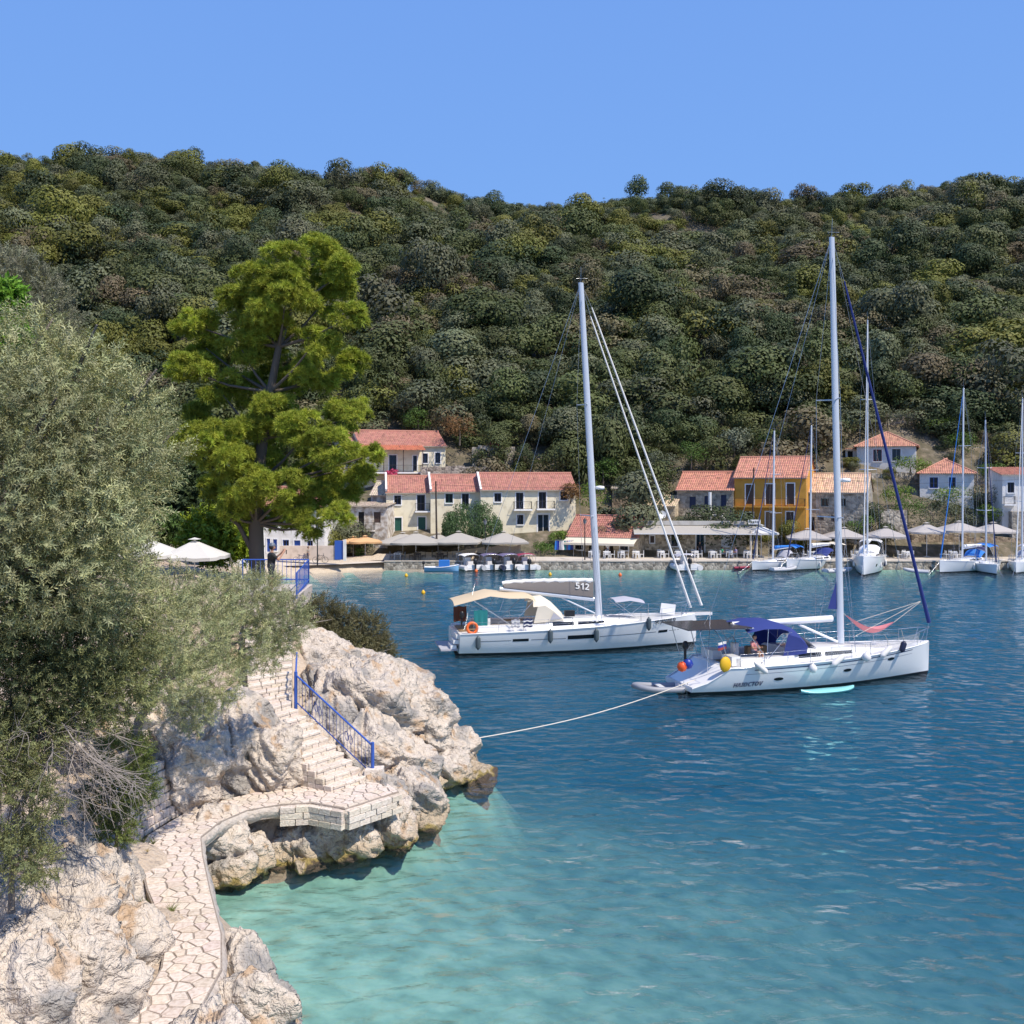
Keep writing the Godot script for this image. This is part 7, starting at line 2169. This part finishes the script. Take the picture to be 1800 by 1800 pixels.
# figure faces +x; arms given as [elbow, hand] for the right (+z) and left side
func body_bones(top: Color, low: Color, skin: Color, hair: Color, arms: Array, sitting := false, shorts := true) -> Array:
	var dy := -0.43 if sitting else 0.0
	var v := func(x, y, z): return Vector3(x, y + dy, z)
	var b := [[v.call(0, 0.97, 0.07), v.call(0, 0.97, -0.07), 0.125, 0.125, low], [v.call(0, 1.02, 0), v.call(0.02, 1.28, 0), 0.135, 0.15, top], [v.call(0.01, 1.34, 0.1), v.call(0.01, 1.34, -0.1), 0.12, 0.12, top],
		[v.call(0.02, 1.45, 0), v.call(0.04, 1.56, 0), 0.055, 0.052, skin], [v.call(0.045, 1.66, 0), v.call(0.06, 1.63, 0), 0.1, 0.088, skin], [v.call(0.03, 1.69, 0), v.call(0.02, 1.66, 0), 0.104, 0.1, hair], [v.call(0.155, 1.635, 0), v.call(0.165, 1.62, 0), 0.016, 0.02, skin]]
	for s in [1.0, -1.0]:
		var hip: Vector3 = v.call(0, 0.93, s * 0.09)
		var knee := hip + (Vector3(0.42, 0.02, s * 0.03) if sitting else Vector3(0.02, -0.43, s * 0.02))
		var ank := knee + (Vector3(0.02, -0.42, 0) if sitting else Vector3(-0.03, -0.42, s * 0.01))
		var mid := hip.lerp(knee, 0.75)
		b.append([hip, mid, 0.092, 0.072, low]); b.append([mid, knee, 0.07, 0.056, skin if shorts else low]); b.append([knee, ank, 0.056, 0.04, skin if shorts else low]); b.append([ank + Vector3(-0.02, -0.04, 0), ank + Vector3(0.17, -0.05, s * 0.02), 0.042, 0.034, Color(0.08, 0.07, 0.06)])
		var sh: Vector3 = v.call(0.0, 1.39, s * 0.185)
		var el: Vector3 = sh + arms[0] * Vector3(1, 1, s); var hd: Vector3 = sh + arms[1] * Vector3(1, 1, s)
		b.append([sh, sh.lerp(el, 0.6), 0.062, 0.058, top]); b.append([sh.lerp(el, 0.6), el, 0.046, 0.042, skin]); b.append([el, hd, 0.042, 0.028, skin])
		var fd := (hd - el).normalized()
		b.append([hd, hd + fd * 0.08, 0.03, 0.03, skin])
		for k in 4: b.append([hd + fd * 0.08 + Vector3(0, 0.033 - k * 0.022, 0), hd + fd * (0.15 - absf(k - 1.2) * 0.012) + Vector3(0.0, 0.036 - k * 0.022, -s * 0.02), 0.0105, 0.0095, skin])
		b.append([hd + fd * 0.03 + Vector3(0, 0.03, 0), hd + fd * 0.08 + Vector3(0, 0.07, -s * 0.01), 0.012, 0.01, skin])
	return b
func make_people() -> void:
	mat("body", 1, 1, 1, 0.75)
	var sk := Color(0.42, 0.23, 0.15)
	var man := figure(body_bones(Color(0.012, 0.012, 0.013), Color(0.03, 0.035, 0.045), sk, Color(0.02, 0.017, 0.015), [Vector3(0.2, -0.17, 0.06), Vector3(0.42, 0.06, -0.1)]), 0.021)
	var o := thing("person", "man in black t-shirt and grey cap photographing the bay from the landing", "person", Vector3(-8.75, 6.18, -37.2), deg_to_rad(28))
	o.scale = Vector3.ONE * 1.02
	part(o, "body", man, M.body)
	var cap := MB.new()
	cap.lathe(Vector3(0.035, 1.70, 0), [Vector2(0.117, -0.01), Vector2(0.116, 0.04), Vector2(0.09, 0.085), Vector2(0.04, 0.108), Vector2(0, 0.11)], 16)
	cap.slab([Vector3(0.12, 1.69, 0.08), Vector3(0.21, 1.685, 0.05), Vector3(0.225, 1.685, 0), Vector3(0.21, 1.685, -0.05), Vector3(0.12, 1.69, -0.08)], Vector3.UP, 0.012)
	part(o, "cap", cap, M.line_grey)
	var ph := MB.new(); ph.box(Vector3(0, 0, 0), Vector3(0.012, 0.15, 0.075))
	var po := single("phone", ph, M.engine_black, "black phone held up by the man in the grey cap", "phone")
	po.transform = o.transform * Transform3D(Basis(), Vector3(0.55, 1.46, 0.0))
	var yb: Node3D = get_node("sailing_yacht_001")
	var crew := figure(body_bones(Color(0.55, 0.22, 0.22), Color(0.10, 0.10, 0.14), sk, Color(0.05, 0.03, 0.02), [Vector3(0.12, -0.25, 0.05), Vector3(0.34, -0.22, -0.04)], true), 0.03)
	var cw := thing("person", "person in red top seated in the cockpit of the blue hooded yacht", "person")
	cw.transform = yb.transform * Transform3D(Basis(Vector3.UP, -1.2), Vector3(3.6, 1.32, 1.0))
	part(cw, "body", crew, M.body)
	# small figures in the village
	var still := [Vector3(0.02, -0.27, 0.06), Vector3(0.12, -0.5, 0.03)]
	var table := [Vector3(0.12, -0.25, 0.05), Vector3(0.36, -0.24, -0.04)]
	for e in [[Vector3(30.3, 0.95, -119.9), 30, Color(0.03, 0.03, 0.035), true, "person in dark top seated at a white table under the tavern awning"], [Vector3(26.2, 0.95, -119.8), 200, Color(0.30, 0.26, 0.45), true, "person in lilac top seated at a white table under the tavern awning"], [Vector3(24.6, 0.95, -120.0), 10, Color(0.05, 0.32, 0.16), true, "person in green top seated under the tavern awning"], [Vector3(22.4, 0.95, -122.2), -80, Color(0.03, 0.025, 0.03), false, "person in dark clothes standing in the tavern doorway"],
		[Vector3(-32.0, 1.3, -115.5), -60, Color(0.70, 0.68, 0.66), false, "person in white shirt standing beside the white canopies"], [Vector3(-30.9, 1.3, -116.5), 100, Color(0.72, 0.70, 0.70), false, "second person in white beside the white canopies, half behind the pine"], [Vector3(-22.4, 1.05, -112.4), 0, Color(0.28, 0.24, 0.20), false, "person standing beside the bicycle on the beach road"], [Vector3(11.3, 0.95, -121.0), -70, Color(0.66, 0.64, 0.62), false, "person in white shirt at the waterfront shop front"]]:
		var low := Color(0.10, 0.11, 0.16)
		var mb := figure(body_bones(e[2], low, sk, Color(0.03, 0.02, 0.015), table if e[3] else still, e[3], false), 0.04)
		var p := thing("person", e[4], "person", e[0], deg_to_rad(e[1]))
		part(p, "body", mb, M.body)

func bicycle(label: String, at: Vector3, deg: float, m: String) -> void:
	var o := thing("bicycle", label, "bicycle", at, deg_to_rad(deg))
	for x in [-0.52, 0.52]:
		var pts := []
		for j in 21: pts.append(Vector3(x + cos(TAU * j / 20.0) * 0.33, 0.345 + sin(TAU * j / 20.0) * 0.33, 0))
		var w := tb(o, "wheel", pts, 0.022, M.engine_black, -1.0, 5)
		var sp := MB.new()
		for j in 10: sp.tube([Vector3(x, 0.345, 0), pts[j * 2]], 0.004, 0.004, 3, false)
		part(w, "spokes", sp, M.steel)
	var fr := MB.new()
	var a := Vector3(-0.52, 0.345, 0); var b := Vector3(-0.08, 0.32, 0); var c := Vector3(-0.2, 0.8, 0); var d := Vector3(0.36, 0.84, 0); var e := Vector3(0.52, 0.345, 0)
	for s in [[a, b], [b, c], [a, c], [c, d], [b, d], [d, e], [d, d + Vector3(-0.03, 0.2, 0)]]: fr.tube(s, 0.02, 0.02, 6)
	part(o, "frame", fr, M[m])
	tb(o, "handlebar", [d + Vector3(-0.03, 0.2, -0.28), d + Vector3(0.02, 0.2, 0), d + Vector3(-0.03, 0.2, 0.28)], 0.016, M.engine_black)
	bx(o, "saddle", c + Vector3(-0.02, 0.09, 0), Vector3(0.26, 0.06, 0.13), M.engine_black)
	tb(o, "seat_post", [c, c + Vector3(-0.01, 0.07, 0)], 0.015, M.steel)

func make_details() -> void:
	make_people()
	bicycle("black bicycle leaning by the lamp on the beach road", Vector3(-21.0, 1.0, -112.2), 6, "engine_black")
	bicycle("dark bicycle with a person beside it on the beach road", Vector3(-23.0, 1.05, -111.6), 4, "cloth_blue")
	umbrella("wide white canopy nearest the citrus tree, left of the pine", 342, 949, 47, 65, 3.7, "canvas_white", 1.0)
	umbrella("wide white canopy half hidden by olive leaves, beside another white canopy", 258, 945, 48, 64, 3.8, "canvas_white", 1.0)
	# clothes on a rack before the shop
	var r := thing("clothes_rack", "rack of blue and grey beach clothes at the corner of the waterfront shop", "clothes rack", q(992, 980, 122.2))
	r.position.y = 0.95
	tb(r, "rail", [Vector3(-1.1, 1.95, 0), Vector3(1.1, 1.95, 0)], 0.02, M.steel)
	for x in [-1.1, 1.1]: tb(r, "upright", [Vector3(x, 0, 0), Vector3(x, 1.95, 0)], 0.02, M.steel)
	for k in 8:
		var mb := MB.new(); var rows := []
		for j in 4:
			var rr := []
			for i in 5: rr.append(Vector3(-1.0 + k * 0.27 + (i - 2) * (0.055 + 0.012 * j), 1.9 - j * 0.36 - rng.randf_range(0, 0.05), sin(i * 1.7 + k) * 0.05))
			rows.append(rr)
		mb.sheet(rows, false, true)
		part(r, "garment", mb, M[["cloth_sky", "fender_blue", "cloth_grey", "sail_white", "cloth_teal", "cloth_purple", "cloth_sky", "cloth_blue"][k]])
	# ring of dry grass tufts on the bank
	var tf := MB.new()
	for i in 26:
		var u := rdir(); u.y = absf(u.y) + 0.5; u = u.normalized()
		var s := u.cross(rdir()).normalized() * 0.006
		tf.tri(s, -s, u * rng.randf_range(0.1, 0.24))
	var xf := []; var cl := []
	for i in 900:
		var x := rng.randf_range(-13, -6.3); var d := rng.randf_range(14, 41)
		if shore(x, -d) > -1.2: continue
		xf.append(Transform3D(Basis(Vector3.UP, rng.randf() * TAU).scaled(Vector3.ONE * rng.randf_range(0.6, 1.6)), Vector3(x, coast_y(x, d), -d)))
		var t := rng.randf_range(0.7, 1.2)
		cl.append(Color(0.36 * t, 0.28 * t, 0.14 * t) if rng.randf() < 0.7 else Color(0.16 * t, 0.18 * t, 0.06 * t))
	var g := thing("dry_grass", "tufts of dry grass scattered over the rocky bank", "grass")
	g.set_meta("kind", "stuff")
	many(g, "grass_tufts", tf.mesh(), leafy("grass_blade", 1, 1, 1, 0.3), xf, cl)

func _ready() -> void:
	rng.seed = 7
	var t0 := Time.get_ticks_msec()
	make_light()
	make_setting()
	print("setting ", Time.get_ticks_msec() - t0)
	village_materials()
	make_coast()
	print("coast ", Time.get_ticks_msec() - t0)
	make_boats()
	print("boats ", Time.get_ticks_msec() - t0)
	make_village()
	print("village ", Time.get_ticks_msec() - t0)
	make_woods()
	print("woods ", Time.get_ticks_msec() - t0)
	make_near_plants()
	print("near plants ", Time.get_ticks_msec() - t0)
	make_details()
	print("details ", Time.get_ticks_msec() - t0)
